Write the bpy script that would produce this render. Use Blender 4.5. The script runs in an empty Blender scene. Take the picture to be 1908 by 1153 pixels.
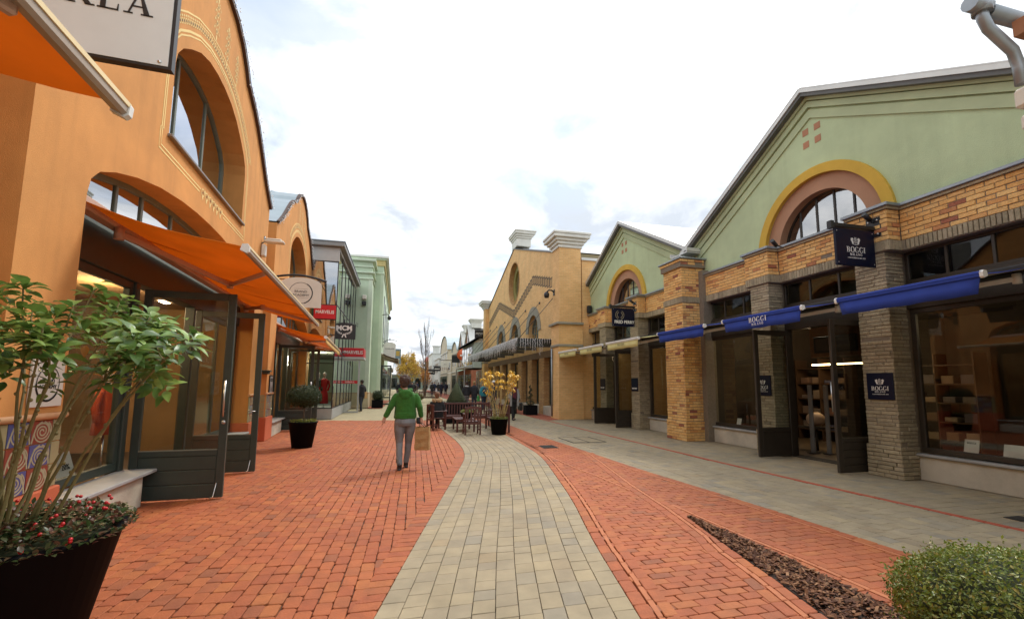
import bpy, bmesh, math, random
from math import sin, cos, pi, radians as R, sqrt, atan2, hypot
from mathutils import Vector, Matrix
from mathutils.geometry import tessellate_polygon

sc = bpy.context.scene
COL = sc.collection
rng = random.Random(7)

# ---------------------------------------------------------------- camera
cam = bpy.data.cameras.new('camera'); CAM = bpy.data.objects.new('camera', cam); COL.objects.link(CAM)
YAW, PITCH, ROLL = R(-14.037), R(6.392), R(0.4)
CAM.matrix_world = Matrix.Translation((0, 0, 1.6)) @ (Matrix.Rotation(YAW, 4, 'Z') @ Matrix.Rotation(pi/2 + PITCH, 4, 'X') @ Matrix.Rotation(ROLL, 4, 'Z'))
cam.sensor_width = 36; cam.lens = 36*848/1908; cam.shift_y = 43.5/1908
cam.clip_start = 0.05; cam.clip_end = 2000
sc.camera = CAM

# ---------------------------------------------------------------- light
SUN_EL, SUN_AZ = R(52), R(48)          # azimuth clockwise from +Y (street direction)
W = bpy.data.worlds.new('World'); sc.world = W; W.use_nodes = True
CLOUD = 0.86
def build_world():
    nt = W.node_tree; N = nt.nodes; L = nt.links; N.clear()
    out = N.new('ShaderNodeOutputWorld')
    sky = N.new('ShaderNodeTexSky'); sky.sky_type = 'NISHITA'; sky.sun_disc = False
    sky.sun_elevation = SUN_EL; sky.sun_rotation = SUN_AZ
    b1 = N.new('ShaderNodeBackground'); b1.inputs[1].default_value = 0.11; L.new(sky.outputs[0], b1.inputs[0])
    tc = N.new('ShaderNodeTexCoord'); sep = N.new('ShaderNodeSeparateXYZ'); L.new(tc.outputs['Generated'], sep.inputs[0])
    mz = N.new('ShaderNodeMath'); mz.operation = 'MAXIMUM'; L.new(sep.outputs[2], mz.inputs[0]); mz.inputs[1].default_value = 0
    az = N.new('ShaderNodeMath'); az.operation = 'ADD'; L.new(mz.outputs[0], az.inputs[0]); az.inputs[1].default_value = 0.16
    dv = N.new('ShaderNodeVectorMath'); dv.operation = 'DIVIDE'; L.new(tc.outputs['Generated'], dv.inputs[0])
    cb = N.new('ShaderNodeCombineXYZ')
    for i in range(3): L.new(az.outputs[0], cb.inputs[i])
    L.new(cb.outputs[0], dv.inputs[1])
    mp = N.new('ShaderNodeMapping'); mp.inputs['Scale'].default_value = (1, 1, 0.0); mp.inputs['Location'].default_value = (3.1, 1.7, 0); L.new(dv.outputs[0], mp.inputs[0])
    n1 = N.new('ShaderNodeTexNoise'); n1.inputs['Scale'].default_value = 1.15; n1.inputs['Detail'].default_value = 7; n1.inputs['Roughness'].default_value = 0.55; n1.inputs['Distortion'].default_value = 0.35
    L.new(mp.outputs[0], n1.inputs['Vector'])
    r1 = N.new('ShaderNodeValToRGB'); e = r1.color_ramp.elements
    e[0].position = 0.34; e[0].color = (0.45, 0.45, 0.45, 1); e[1].position = 0.52; e[1].color = (1, 1, 1, 1); L.new(n1.outputs[0], r1.inputs[0])
    n2 = N.new('ShaderNodeTexNoise'); n2.inputs['Scale'].default_value = 1.7; n2.inputs['Detail'].default_value = 8; n2.inputs['Roughness'].default_value = 0.58; n2.inputs['Distortion'].default_value = 0.4; L.new(mp.outputs[0], n2.inputs['Vector'])
    r2 = N.new('ShaderNodeValToRGB'); e = r2.color_ramp.elements
    e[0].position = 0.39; e[0].color = (0.45, 0.49, 0.545, 1); e[1].position = 0.64; e[1].color = (1.0, 1.0, 1.0, 1); L.new(n2.outputs[0], r2.inputs[0])
    b2 = N.new('ShaderNodeBackground'); b2.inputs[1].default_value = CLOUD; L.new(r2.outputs[0], b2.inputs[0])
    ov = N.new('ShaderNodeMath'); ov.operation = 'MULTIPLY_ADD'; L.new(mz.outputs[0], ov.inputs[0]); ov.inputs[1].default_value = 0.65*CLOUD; ov.inputs[2].default_value = 0.80*CLOUD; L.new(ov.outputs[0], b2.inputs[1])   # overcast: brighter towards the zenith
    mx = N.new('ShaderNodeMixShader'); L.new(r1.outputs[0], mx.inputs[0]); L.new(b1.outputs[0], mx.inputs[1]); L.new(b2.outputs[0], mx.inputs[2])
    L.new(mx.outputs[0], out.inputs[0])
build_world()
sun = bpy.data.lights.new('sun', 'SUN'); sun.energy = 1.3; sun.angle = R(14); sun.color = (1.0, 0.96, 0.9)
SUN = bpy.data.objects.new('sun', sun); COL.objects.link(SUN)
sdir = Vector((sin(SUN_AZ)*cos(SUN_EL), cos(SUN_AZ)*cos(SUN_EL), sin(SUN_EL)))
SUN.rotation_euler = sdir.to_track_quat('Z', 'Y').to_euler(); SUN.location = sdir*60
vs = sc.view_settings; vs.view_transform = 'Standard'; vs.look = 'None'; vs.exposure = 1.0; vs.gamma = 1; vs.use_curve_mapping = False
sc.cycles.max_bounces = 7; sc.cycles.diffuse_bounces = 4; sc.cycles.glossy_bounces = 3; sc.cycles.transmission_bounces = 4
sc.cycles.transparent_max_bounces = 16; sc.cycles.caustics_reflective = False; sc.cycles.caustics_refractive = False
sc.cycles.use_denoising = True
sc.cycles.sample_clamp_indirect = 6

def proj(p):
    q = CAM.matrix_world.inverted_safe() @ Vector(p)
    if q.z > -0.05: return None
    return (954 + 848*q.x/-q.z, 620 - 848*q.y/-q.z, -q.z)
def seen(p, m=40):
    q = proj(p)
    return q is not None and -m < q[0] < 1908+m and -m < q[1] < 1153+m

# ---------------------------------------------------------------- mesh builder
def basis(d):
    d = Vector(d).normalized(); a = Vector((0, 0, 1)) if abs(d.z) < 0.9 else Vector((1, 0, 0))
    x = d.cross(a).normalized(); return x, d.cross(x)
class MB:
    def __init__(s): s.v = []; s.f = []; s.mi = []; s.sm = []; s.rn = []; s.r = 0.0
    def face(s, pts, mi=0, sm=False):
        b = len(s.v); s.v += [tuple(p) for p in pts]; s.f.append(tuple(range(b, b+len(pts)))); s.mi.append(mi); s.sm.append(sm); s.rn.append(s.r)
    def add(s, vs, fs, mi=0, sm=False):
        b = len(s.v); s.v += [tuple(p) for p in vs]
        for f in fs: s.f.append(tuple(b+i for i in f)); s.mi.append(mi); s.sm.append(sm); s.rn.append(s.r)
        return s
    def box(s, x0, x1, y0, y1, z0, z1, mi=0, c=0.0, M=None):
        if x0 > x1: x0, x1 = x1, x0
        if y0 > y1: y0, y1 = y1, y0
        if z0 > z1: z0, z1 = z1, z0
        c = min(c, (x1-x0)*.45, (y1-y0)*.45, (z1-z0)*.45)
        X, Y, Z = (x0, x1), (y0, y1), (z0, z1)
        if c <= 0:
            vs = [(X[i], Y[j], Z[k]) for i in (0, 1) for j in (0, 1) for k in (0, 1)]
            fs = [(0, 1, 3, 2), (4, 6, 7, 5), (0, 4, 5, 1), (2, 3, 7, 6), (0, 2, 6, 4), (1, 5, 7, 3)]
        else:
            vs = []; ix = {}
            for i in (0, 1):
                for j in (0, 1):
                    for k in (0, 1):
                        p = [X[i], Y[j], Z[k]]; q = [p[0]+c*(1-2*i), p[1]+c*(1-2*j), p[2]+c*(1-2*k)]
                        for a in range(3):
                            r = list(q); r[a] = p[a]; ix[i, j, k, a] = len(vs); vs.append(tuple(r))
            fs = []
            for a in range(3):
                for e in (0, 1):
                    o = [(0, 0), (0, 1), (1, 1), (1, 0)]; f = []
                    for t in o:
                        t = list(t); t.insert(a, e); f.append(ix[t[0], t[1], t[2], a])
                    if (e == 0) ^ (a == 1): pass
                    else: f = f[::-1]
                    fs.append(f)
            for a in range(3):
                b_, c_ = [q for q in range(3) if q != a]
                for eb in (0, 1):
                    for ec in (0, 1):
                        def key(ea, ax):
                            t = [0, 0, 0]; t[a] = ea; t[b_] = eb; t[c_] = ec; return ix[t[0], t[1], t[2], ax]
                        fs.append((key(0, b_), key(1, b_), key(1, c_), key(0, c_)))
            for i in (0, 1):
                for j in (0, 1):
                    for k in (0, 1): fs.append((ix[i, j, k, 0], ix[i, j, k, 1], ix[i, j, k, 2]))
        if M is not None: vs = [tuple(M @ Vector(p)) for p in vs]
        return s.add(vs, fs, mi)
    def beam(s, a, b, w, h, mi=0, up=(0, 0, 1), c=0.0):
        a = Vector(a); b = Vector(b); d = b-a; L = d.length; y = d.normalized(); x = y.cross(Vector(up))
        if x.length < 1e-6: x = Vector((1, 0, 0))
        x.normalize(); z = x.cross(y); M = Matrix((x, y, z)).transposed().to_4x4(); M.translation = a
        return s.box(-w/2, w/2, 0, L, -h/2, h/2, mi, c, M)
    def tube(s, pts, r, n=8, mi=0, cap=True, sm=True, closed=False):
        P = [Vector(p) for p in pts]; m = len(P); rr = r if isinstance(r, (list, tuple)) else [r]*m
        vs = []; x = None
        for i in range(m):
            if closed: d = P[(i+1) % m]-P[i-1]
            else: d = P[min(i+1, m-1)]-P[max(i-1, 0)]
            d = d.normalized() if d.length > 1e-9 else Vector((0, 0, 1))
            if x is None: x, y = basis(d)
            else:
                x = x-d*x.dot(d)
                if x.length < 1e-6: x, y = basis(d)
                x.normalize(); y = d.cross(x)
            for k in range(n):
                t = 2*pi*k/n; vs.append(P[i]+(x*cos(t)+y*sin(t))*rr[i])
        fs = []
        for i in range(m if closed else m-1):
            j = (i+1) % m
            for k in range(n):
                k2 = (k+1) % n; fs.append((i*n+k, i*n+k2, j*n+k2, j*n+k))
        s.add(vs, fs, mi, sm)
        if cap and not closed:
            b = len(s.v)-len(vs)
            s.f.append(tuple(b+k for k in range(n))[::-1]); s.f.append(tuple(b+(m-1)*n+k for k in range(n)))
            s.mi += [mi, mi]; s.sm += [False, False]; s.rn += [s.r, s.r]
        return s
    def lathe(s, prof, c=(0, 0, 0), n=24, mi=0, sm=True, M=None):
        vs = []
        for r, z in prof:
            for k in range(n):
                t = 2*pi*k/n; p = Vector((r*cos(t), r*sin(t), z))
                if M is not None: p = M @ p
                vs.append(p+Vector(c))
        fs = []
        for i in range(len(prof)-1):
            for k in range(n):
                k2 = (k+1) % n; fs.append((i*n+k, i*n+k2, (i+1)*n+k2, (i+1)*n+k))
        s.add(vs, fs, mi, sm); b = len(s.v)-len(vs); m = len(prof)
        if prof[0][0] > 1e-4: s.f.append(tuple(b+k for k in range(n))[::-1]); s.mi.append(mi); s.sm.append(False); s.rn.append(s.r)
        if prof[-1][0] > 1e-4: s.f.append(tuple(b+(m-1)*n+k for k in range(n))); s.mi.append(mi); s.sm.append(False); s.rn.append(s.r)
        return s
    def ell(s, c, rx, ry, rz, n=12, m=8, mi=0, M=None):
        prof = [(max(1e-5, sin(pi*i/m)), -cos(pi*i/m)) for i in range(m+1)]
        vs = []
        for r, z in prof:
            for k in range(n):
                t = 2*pi*k/n; p = Vector((r*cos(t)*rx, r*sin(t)*ry, z*rz))
                if M is not None: p = M @ p
                vs.append(p+Vector(c))
        fs = [(i*n+k, i*n+(k+1) % n, (i+1)*n+(k+1) % n, (i+1)*n+k) for i in range(m) for k in range(n)]
        return s.add(vs, fs, mi, True)
    def panel(s, outer, holes, P, d0, d1, mi=0, mih=None):
        """flat slab: 2-D outline with holes, P(a, z, d) -> point; faces at d0 and d1, edges between"""
        loops = [outer]+list(holes); flat = [p for lp in loops for p in lp]
        tri = tessellate_polygon([[Vector((p[0], p[1], 0)) for p in lp] for lp in loops])
        b = len(s.v); n = len(flat)
        s.v += [tuple(P(a, z, d0)) for a, z in flat]+[tuple(P(a, z, d1)) for a, z in flat]
        def ff(f, m): s.f.append(f); s.mi.append(m); s.sm.append(False); s.rn.append(s.r)
        for t in tri: ff(tuple(b+i for i in t), mi); ff(tuple(b+n+i for i in t)[::-1], mi)
        o = 0
        for li, lp in enumerate(loops):
            k = len(lp)
            for i in range(k):
                j = (i+1) % k; ff((b+o+i, b+o+j, b+n+o+j, b+n+o+i), mi if (mih is None or li == 0) else mih)
            o += k
        return s
    def strip(s, path, w, P, d0, d1, mi=0, closed=False):
        """a flat band of width w following a 2-D path, lying between d0 and d1"""
        m = len(path); A = []; B = []
        for i in range(m):
            p = Vector(path[i]); q = Vector(path[(i+1) % m] if closed else path[min(i+1, m-1)]); o = Vector(path[i-1] if closed else path[max(i-1, 0)])
            t = (q-o).normalized(); nn = Vector((-t.y, t.x)); A.append(p+nn*w/2); B.append(p-nn*w/2)
        for i in range(m if closed else m-1):
            j = (i+1) % m
            a, b_, c, d = A[i], A[j], B[j], B[i]
            s.face([P(a.x, a.y, d1), P(b_.x, b_.y, d1), P(c.x, c.y, d1), P(d.x, d.y, d1)], mi)
            s.face([P(a.x, a.y, d0), P(b_.x, b_.y, d0), P(b_.x, b_.y, d1), P(a.x, a.y, d1)], mi)
            s.face([P(d.x, d.y, d0), P(c.x, c.y, d0), P(c.x, c.y, d1), P(d.x, d.y, d1)], mi)
        return s
    def mesh(s, name, mats, fix=True):
        me = bpy.data.meshes.new(name); me.from_pydata(s.v, [], s.f)
        for m in (mats if isinstance(mats, (list, tuple)) else [mats]): me.materials.append(m)
        me.polygons.foreach_set('material_index', s.mi); me.polygons.foreach_set('use_smooth', s.sm)
        if any(s.rn):
            at = me.attributes.new('rnd', 'FLOAT', 'FACE'); at.data.foreach_set('value', s.rn)
        if fix:
            bm = bmesh.new(); bm.from_mesh(me); bmesh.ops.recalc_face_normals(bm, faces=bm.faces); bm.to_mesh(me); bm.free()
        me.update(); return me
    def obj(s, name, mats, parent=None, fix=True):
        return link(name, s.mesh(name, mats, fix), parent)
def _objs(s, name, mats, parent=None):
    """every separate piece of the builder becomes an object of its own"""
    par = list(range(len(s.v)))
    def find(i):
        while par[i] != i: par[i] = par[par[i]]; i = par[i]
        return i
    for f in s.f:
        a = find(f[0])
        for i in f[1:]: par[find(i)] = a
    grp = {}
    for k, f in enumerate(s.f): grp.setdefault(find(f[0]), []).append(k)
    out = []
    for ks in grp.values():
        m = MB(); ix = {}
        for k in ks:
            for i in s.f[k]:
                if i not in ix: ix[i] = len(m.v); m.v.append(s.v[i])
            m.f.append(tuple(ix[i] for i in s.f[k])); m.mi.append(s.mi[k]); m.sm.append(s.sm[k]); m.rn.append(s.rn[k])
        out.append(m.obj(name, mats, parent))
    return out
MB.objs = _objs
def link(name, me, parent=None, loc=None, rz=None):
    o = bpy.data.objects.new(name, me); COL.objects.link(o)
    if parent is not None: o.parent = parent
    if loc is not None: o.location = loc
    if rz is not None: o.rotation_euler = (0, 0, rz)
    return o
def tag(o, label=None, cat=None, group=None, kind=None):
    if label: o['label'] = label
    if cat: o['category'] = cat
    if group: o['group'] = group
    if kind: o['kind'] = kind
    return o
def thing(name, label, cat, loc=(0, 0, 0), rz=0.0, group=None):
    o = bpy.data.objects.new(name, None); COL.objects.link(o); o.location = loc; o.rotation_euler = (0, 0, rz); o.empty_display_size = 0.2
    return tag(o, label, cat, group)
def dup(root, loc, rz, label, group=None):
    r = root.copy(); COL.objects.link(r); r.location = loc; r.rotation_euler = (0, 0, rz); r['label'] = label
    if group: r['group'] = group
    for ch in list(root.children):
        c = ch.copy(); COL.objects.link(c); c.parent = r
        for g in list(ch.children):
            d = g.copy(); COL.objects.link(d); d.parent = c
    return r

# ---------------------------------------------------------------- materials
MATS = {}
def mat(name, col, rough=0.7, var=0.12, vscale=3.0, bump=0.0, bscale=60.0, metal=0.0, spec=0.5, coat=0.0, emis=0.0, ramp=None, dirt=0.0, trans=0.0, sheen=0.0, streak=0.0):
    """principled material: base colour mottled by noise, optional per-piece ramp, fine bump"""
    if name in MATS: return MATS[name]
    m = bpy.data.materials.new(name); m.use_nodes = True; MATS[name] = m
    nt = m.node_tree; N = nt.nodes; L = nt.links; b = N['Principled BSDF']
    tc = N.new('ShaderNodeTexCoord'); geo = N.new('ShaderNodeNewGeometry')
    src = geo.outputs['Position']
    def math_(op, a, c):
        q = N.new('ShaderNodeMath'); q.operation = op
        for i, x in enumerate((a, c)):
            if isinstance(x, (int, float)): q.inputs[i].default_value = x
            elif x is not None: L.new(x, q.inputs[i])
        return q.outputs[0]
    if ramp:
        oi = N.new('ShaderNodeObjectInfo'); at = N.new('ShaderNodeAttribute'); at.attribute_name = 'rnd'
        fr = math_('FRACT', math_('ADD', oi.outputs['Random'], at.outputs['Fac']), None)
        cr = N.new('ShaderNodeValToRGB'); L.new(fr, cr.inputs[0]); el = cr.color_ramp.elements
        while len(el) > 1: el.remove(el[-1])
        for i, (p, c) in enumerate(ramp):
            e = el[0] if i == 0 else el.new(p)
            e.position = p; e.color = (*c, 1)
        base = cr.outputs[0]
    else:
        rgb = N.new('ShaderNodeRGB'); rgb.outputs[0].default_value = (*col, 1); base = rgb.outputs[0]
    if var > 0:
        n = N.new('ShaderNodeTexNoise'); n.inputs['Scale'].default_value = vscale; n.inputs['Detail'].default_value = 6; n.inputs['Roughness'].default_value = 0.6
        L.new(src, n.inputs['Vector'])
        mr = N.new('ShaderNodeMapRange'); mr.inputs[1].default_value = 0.3; mr.inputs[2].default_value = 0.7; mr.inputs[3].default_value = 1-var; mr.inputs[4].default_value = 1+var*0.8
        L.new(n.outputs[0], mr.inputs[0])
        mu = N.new('ShaderNodeVectorMath'); mu.operation = 'SCALE'; L.new(base, mu.inputs[0]); L.new(mr.outputs[0], mu.inputs['Scale']); base = mu.outputs[0]
        nl = N.new('ShaderNodeTexNoise'); nl.inputs['Scale'].default_value = 0.55; nl.inputs['Detail'].default_value = 5; nl.inputs['Roughness'].default_value = 0.65; L.new(src, nl.inputs['Vector'])
        ml = N.new('ShaderNodeMapRange'); ml.inputs[1].default_value = 0.3; ml.inputs[2].default_value = 0.7; ml.inputs[3].default_value = 0.86; ml.inputs[4].default_value = 1.08; L.new(nl.outputs[0], ml.inputs[0])
        mu = N.new('ShaderNodeVectorMath'); mu.operation = 'SCALE'; L.new(base, mu.inputs[0]); L.new(ml.outputs[0], mu.inputs['Scale']); base = mu.outputs[0]
    if streak > 0:                                                # rain streaks: noise stretched downwards
        mp = N.new('ShaderNodeMapping'); mp.inputs['Scale'].default_value = (5, 5, .28); L.new(src, mp.inputs[0]); n = N.new('ShaderNodeTexNoise'); n.inputs['Scale'].default_value = 1.0; n.inputs['Detail'].default_value = 6; L.new(mp.outputs[0], n.inputs['Vector'])
        ms_ = N.new('ShaderNodeMapRange'); ms_.inputs[1].default_value = 0.5; ms_.inputs[2].default_value = 0.75; ms_.inputs[3].default_value = 1.0; ms_.inputs[4].default_value = 1-streak; L.new(n.outputs[0], ms_.inputs[0])
        mu = N.new('ShaderNodeVectorMath'); mu.operation = 'SCALE'; L.new(base, mu.inputs[0]); L.new(ms_.outputs[0], mu.inputs['Scale']); base = mu.outputs[0]
    if dirt > 0:
        n = N.new('ShaderNodeTexNoise'); n.inputs['Scale'].default_value = 1.3; n.inputs['Detail'].default_value = 8; n.inputs['Roughness'].default_value = 0.7
        L.new(src, n.inputs['Vector'])
        cr = N.new('ShaderNodeValToRGB'); cr.color_ramp.elements[0].position = 0.48; cr.color_ramp.elements[0].color = (0, 0, 0, 1); cr.color_ramp.elements[1].position = 0.72; cr.color_ramp.elements[1].color = (dirt, dirt, dirt, 1)
        L.new(n.outputs[0], cr.inputs[0])
        mx = N.new('ShaderNodeMix'); mx.data_type = 'RGBA'; L.new(cr.outputs[0], mx.inputs[0]); L.new(base, mx.inputs[6]); mx.inputs[7].default_value = (col[0]*.35, col[1]*.33, col[2]*.3, 1); base = mx.outputs[2]
    L.new(base, b.inputs['Base Color'])
    b.inputs['Roughness'].default_value = rough; b.inputs['Metallic'].default_value = metal; b.inputs['Specular IOR Level'].default_value = spec
    b.inputs['Coat Weight'].default_value = coat
    if sheen: b.inputs['Sheen Weight'].default_value = sheen
    if trans:
        tr = N.new('ShaderNodeBsdfTranslucent'); L.new(base, tr.inputs[0]); ms = N.new('ShaderNodeMixShader'); ms.inputs[0].default_value = trans
        L.new(b.outputs[0], ms.inputs[1]); L.new(tr.outputs[0], ms.inputs[2]); L.new(ms.outputs[0], N['Material Output'].inputs[0])
    if emis > 0:
        b.inputs['Emission Color'].default_value = (*col, 1); b.inputs['Emission Strength'].default_value = emis
    if bump > 0:
        n = N.new('ShaderNodeTexNoise'); n.inputs['Scale'].default_value = bscale; n.inputs['Detail'].default_value = 5; L.new(src, n.inputs['Vector'])
        bp = N.new('ShaderNodeBump'); bp.inputs['Strength'].default_value = bump; bp.inputs['Distance'].default_value = min(0.02, 1.2/bscale); L.new(n.outputs[0], bp.inputs['Height']); L.new(bp.outputs[0], b.inputs['Normal'])
    return m
def glass_mat(name, tint=(0.75, 0.8, 0.78), refl=0.8, base=0.0):
    m = bpy.data.materials.new(name); m.use_nodes = True; nt = m.node_tree; N = nt.nodes; L = nt.links
    N.remove(N['Principled BSDF']); tr = N.new('ShaderNodeBsdfTransparent'); tr.inputs[0].default_value = (*tint, 1)
    gl = N.new('ShaderNodeBsdfGlossy'); gl.inputs['Roughness'].default_value = 0.015; gl.inputs[0].default_value = (refl, refl, refl, 1)
    fr = N.new('ShaderNodeFresnel'); fr.inputs[0].default_value = 1.65
    geo = N.new('ShaderNodeNewGeometry'); nz = N.new('ShaderNodeTexNoise'); nz.inputs['Scale'].default_value = 0.9; L.new(geo.outputs['Position'], nz.inputs['Vector'])
    bp = N.new('ShaderNodeBump'); bp.inputs['Strength'].default_value = 0.04; bp.inputs['Distance'].default_value = 0.05; L.new(nz.outputs[0], bp.inputs['Height']); L.new(bp.outputs[0], gl.inputs['Normal'])
    ad = N.new('ShaderNodeMath'); ad.operation = 'ADD'; ad.use_clamp = True; L.new(fr.outputs[0], ad.inputs[0]); ad.inputs[1].default_value = base
    bf = N.new('ShaderNodeMath'); bf.operation = 'SUBTRACT'; bf.inputs[0].default_value = 1; L.new(geo.outputs['Backfacing'], bf.inputs[1])   # reflect once, at the outer face
    m2 = N.new('ShaderNodeMath'); m2.operation = 'MULTIPLY'; L.new(ad.outputs[0], m2.inputs[0]); L.new(bf.outputs[0], m2.inputs[1]); ad = m2
    mx = N.new('ShaderNodeMixShader'); L.new(ad.outputs[0], mx.inputs[0]); L.new(tr.outputs[0], mx.inputs[1]); L.new(gl.outputs[0], mx.inputs[2]); L.new(mx.outputs[0], N['Material Output'].inputs[0])
    return m
def brick_mat(name, cols, mortar, bw, bh, axis='YZ', rough=0.85):
    """masonry too far away for single bricks"""
    m = bpy.data.materials.new(name); m.use_nodes = True; nt = m.node_tree; N = nt.nodes; L = nt.links; b = N['Principled BSDF']
    geo = N.new('ShaderNodeNewGeometry'); sp = N.new('ShaderNodeSeparateXYZ'); L.new(geo.outputs['Position'], sp.inputs[0])
    ad = N.new('ShaderNodeMath'); L.new(sp.outputs[0], ad.inputs[0]); L.new(sp.outputs[1], ad.inputs[1])
    cb = N.new('ShaderNodeCombineXYZ')
    if axis == 'YZ': L.new(ad.outputs[0], cb.inputs[0]); L.new(sp.outputs[2], cb.inputs[1])
    else: L.new(sp.outputs[0], cb.inputs[0]); L.new(sp.outputs[1], cb.inputs[1])
    t = N.new('ShaderNodeTexBrick'); t.inputs['Scale'].default_value = 1; t.inputs['Brick Width'].default_value = bw; t.inputs['Row Height'].default_value = bh
    t.inputs['Mortar Size'].default_value = 0.006; t.inputs['Color1'].default_value = (*cols[0], 1); t.inputs['Color2'].default_value = (*cols[1], 1); t.inputs['Mortar'].default_value = (*mortar, 1)
    L.new(cb.outputs[0], t.inputs['Vector'])
    n = N.new('ShaderNodeTexNoise'); n.inputs['Scale'].default_value = 1.6; n.inputs['Detail'].default_value = 7; L.new(geo.outputs['Position'], n.inputs['Vector'])
    mr = N.new('ShaderNodeMapRange'); mr.inputs[3].default_value = 0.75; mr.inputs[4].default_value = 1.22; L.new(n.outputs[0], mr.inputs[0])
    mu = N.new('ShaderNodeVectorMath'); mu.operation = 'SCALE'; L.new(t.outputs[0], mu.inputs[0]); L.new(mr.outputs[0], mu.inputs['Scale']); L.new(mu.outputs[0], b.inputs['Base Color'])
    bp = N.new('ShaderNodeBump'); bp.inputs['Strength'].default_value = 0.6; bp.inputs['Distance'].default_value = 0.01; L.new(t.outputs['Fac'], bp.inputs['Height']); bp.invert = True; L.new(bp.outputs[0], b.inputs['Normal'])
    b.inputs['Roughness'].default_value = rough
    return m

M_orange = mat('orange_render', (0.64, 0.29, 0.082), 0.92, 0.10, 1.9, 0.5, 150, streak=.14)
M_salmon = mat('salmon_render', (0.56, 0.135, 0.055), 0.85, 0.08, 2, 0.4, 90)
M_cream = mat('pale_yellow_paint', (0.82, 0.62, 0.25), 0.8, 0.05)
M_dgreen = mat('dark_green_joinery', (0.040, 0.054, 0.043), 0.42, 0.1, 8)
M_lgreen = mat('grey_green_window_frame', (0.17, 0.19, 0.15), 0.45, 0.06)
M_dbrown = mat('dark_bronze_joinery', (0.034, 0.026, 0.018), 0.42, 0.12, 8)
M_steel = mat('brushed_steel', (0.6, 0.6, 0.58), 0.28, 0.04, metal=1.0)
M_zinc = mat('zinc_capping', (0.3, 0.33, 0.35), 0.42, 0.12, 4, metal=0.6)
M_stone = mat('pale_plinth_stone', (0.55, 0.5, 0.4), 0.85, 0.12, 2.5, 0.25, 50, dirt=0.35)
M_sill = mat('grey_sill_stone', (0.34, 0.34, 0.33), 0.6, 0.1, 4)
M_awn_o = mat('orange_awning_cloth', (0.80, 0.33, 0.05), 0.85, 0.06, 2, trans=0.5)
M_awn_b = mat('blue_awning_cloth', (0.016, 0.05, 0.33), 0.75, 0.1, 4)
M_awn_y = mat('cream_awning_cloth', (0.72, 0.68, 0.3), 0.8, 0.06)
M_white = mat('white_paint', (0.78, 0.77, 0.72), 0.5, 0.05)
M_offwhite = mat('off_white_sign', (0.72, 0.69, 0.6), 0.5, 0.03)
M_black = mat('black_iron', (0.012, 0.012, 0.013), 0.45, 0.05)
M_navy = mat('navy_sign_panel', (0.004, 0.007, 0.024), 0.35, 0.05, spec=.25)
M_pinkarm = mat('salmon_awning_arm', (0.55, 0.36, 0.27), 0.5, 0.04)
M_green = mat('sage_green_render', (0.49, 0.585, 0.35), 0.92, 0.07, 1.4, 0.4, 60, streak=.07)
M_greentrim = mat('sage_green_moulding', (0.45, 0.52, 0.31), 0.85, 0.06, 2)
M_gold = mat('ochre_arch_render', (0.60, 0.38, 0.05), 0.85, 0.08, 3, 0.3, 80)
M_pink = mat('dusky_pink_render', (0.43, 0.235, 0.14), 0.88, 0.06, 2, 0.3, 80)
M_mortar = mat('grey_mortar', (0.22, 0.18, 0.13), 0.95, 0.15, 20)
M_joint = mat('dark_sand_joint', (0.10, 0.07, 0.05), 0.97, 0.2, 14, 0.4, 200)
M_obrick = mat('honey_brick', (0.5, 0.3, 0.1), 0.88, 0.16, 14, 0.7, 45, ramp=[(0, (0.778, 0.440, 0.150)), (0.22, (0.842, 0.539, 0.210)), (0.42, (0.713, 0.374, 0.115)), (0.6, (0.821, 0.495, 0.175)), (0.78, (0.756, 0.462, 0.180)), (0.88, (0.670, 0.330, 0.110)), (0.94, (0.583, 0.264, 0.100)), (0.965, (0.367, 0.132, 0.070)), (1, (0.302, 0.099, 0.060))])
M_gbrick = mat('taupe_brick', (0.25, 0.2, 0.13), 0.9, 0.16, 14, 0.8, 45, ramp=[(0, (0.347, 0.286, 0.181)), (0.3, (0.414, 0.346, 0.221)), (0.6, (0.297, 0.248, 0.157)), (0.85, (0.448, 0.367, 0.240)), (1, (0.246, 0.205, 0.137))])
M_redpave = mat('red_clay_paver', (0.45, 0.12, 0.06), 0.75, 0.17, 9, 0.35, 70, dirt=.3, ramp=[(0, (0.334, 0.082, 0.024)), (0.25, (0.367, 0.099, 0.027)), (0.45, (0.318, 0.077, 0.024)), (0.62, (0.351, 0.092, 0.028)), (0.82, (0.389, 0.118, 0.030)), (0.93, (0.295, 0.082, 0.028)), (1, (0.245, 0.077, 0.030))])
M_greypave = mat('buff_concrete_paver', (0.4, 0.36, 0.26), 0.85, 0.13, 4.5, 0.25, 130, dirt=.22, ramp=[(0, (0.295, 0.239, 0.148)), (0.3, (0.322, 0.263, 0.167)), (0.55, (0.277, 0.229, 0.153)), (0.75, (0.339, 0.272, 0.163)), (0.92, (0.246, 0.215, 0.159)), (1, (0.312, 0.238, 0.138))])
M_orangeline = mat('orange_clinker', (0.43, 0.14, 0.052), 0.75, 0.12, 9, 0.2, 90)
M_redline = mat('red_line_paver', (0.38, 0.075, 0.035), 0.75, 0.12, 9)
M_asph = mat('sand_bed', (0.36, 0.33, 0.25), 0.9, 0.15, 0.6)
M_glass = glass_mat('shop_glass', (0.88, 0.9, 0.87)); M_glassd = glass_mat('dark_glass', (0.6, 0.63, 0.62)); M_coat = glass_mat('coated_glass', (0.6, 0.66, 0.62), .85, .5); M_refl = glass_mat('reflecting_glass', (0.6, 0.66, 0.64), .8, .42)
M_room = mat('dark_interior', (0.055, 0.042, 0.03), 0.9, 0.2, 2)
M_roomw = mat('warm_interior', (0.30, 0.18, 0.08), 0.9, 0.2, 1)
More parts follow.
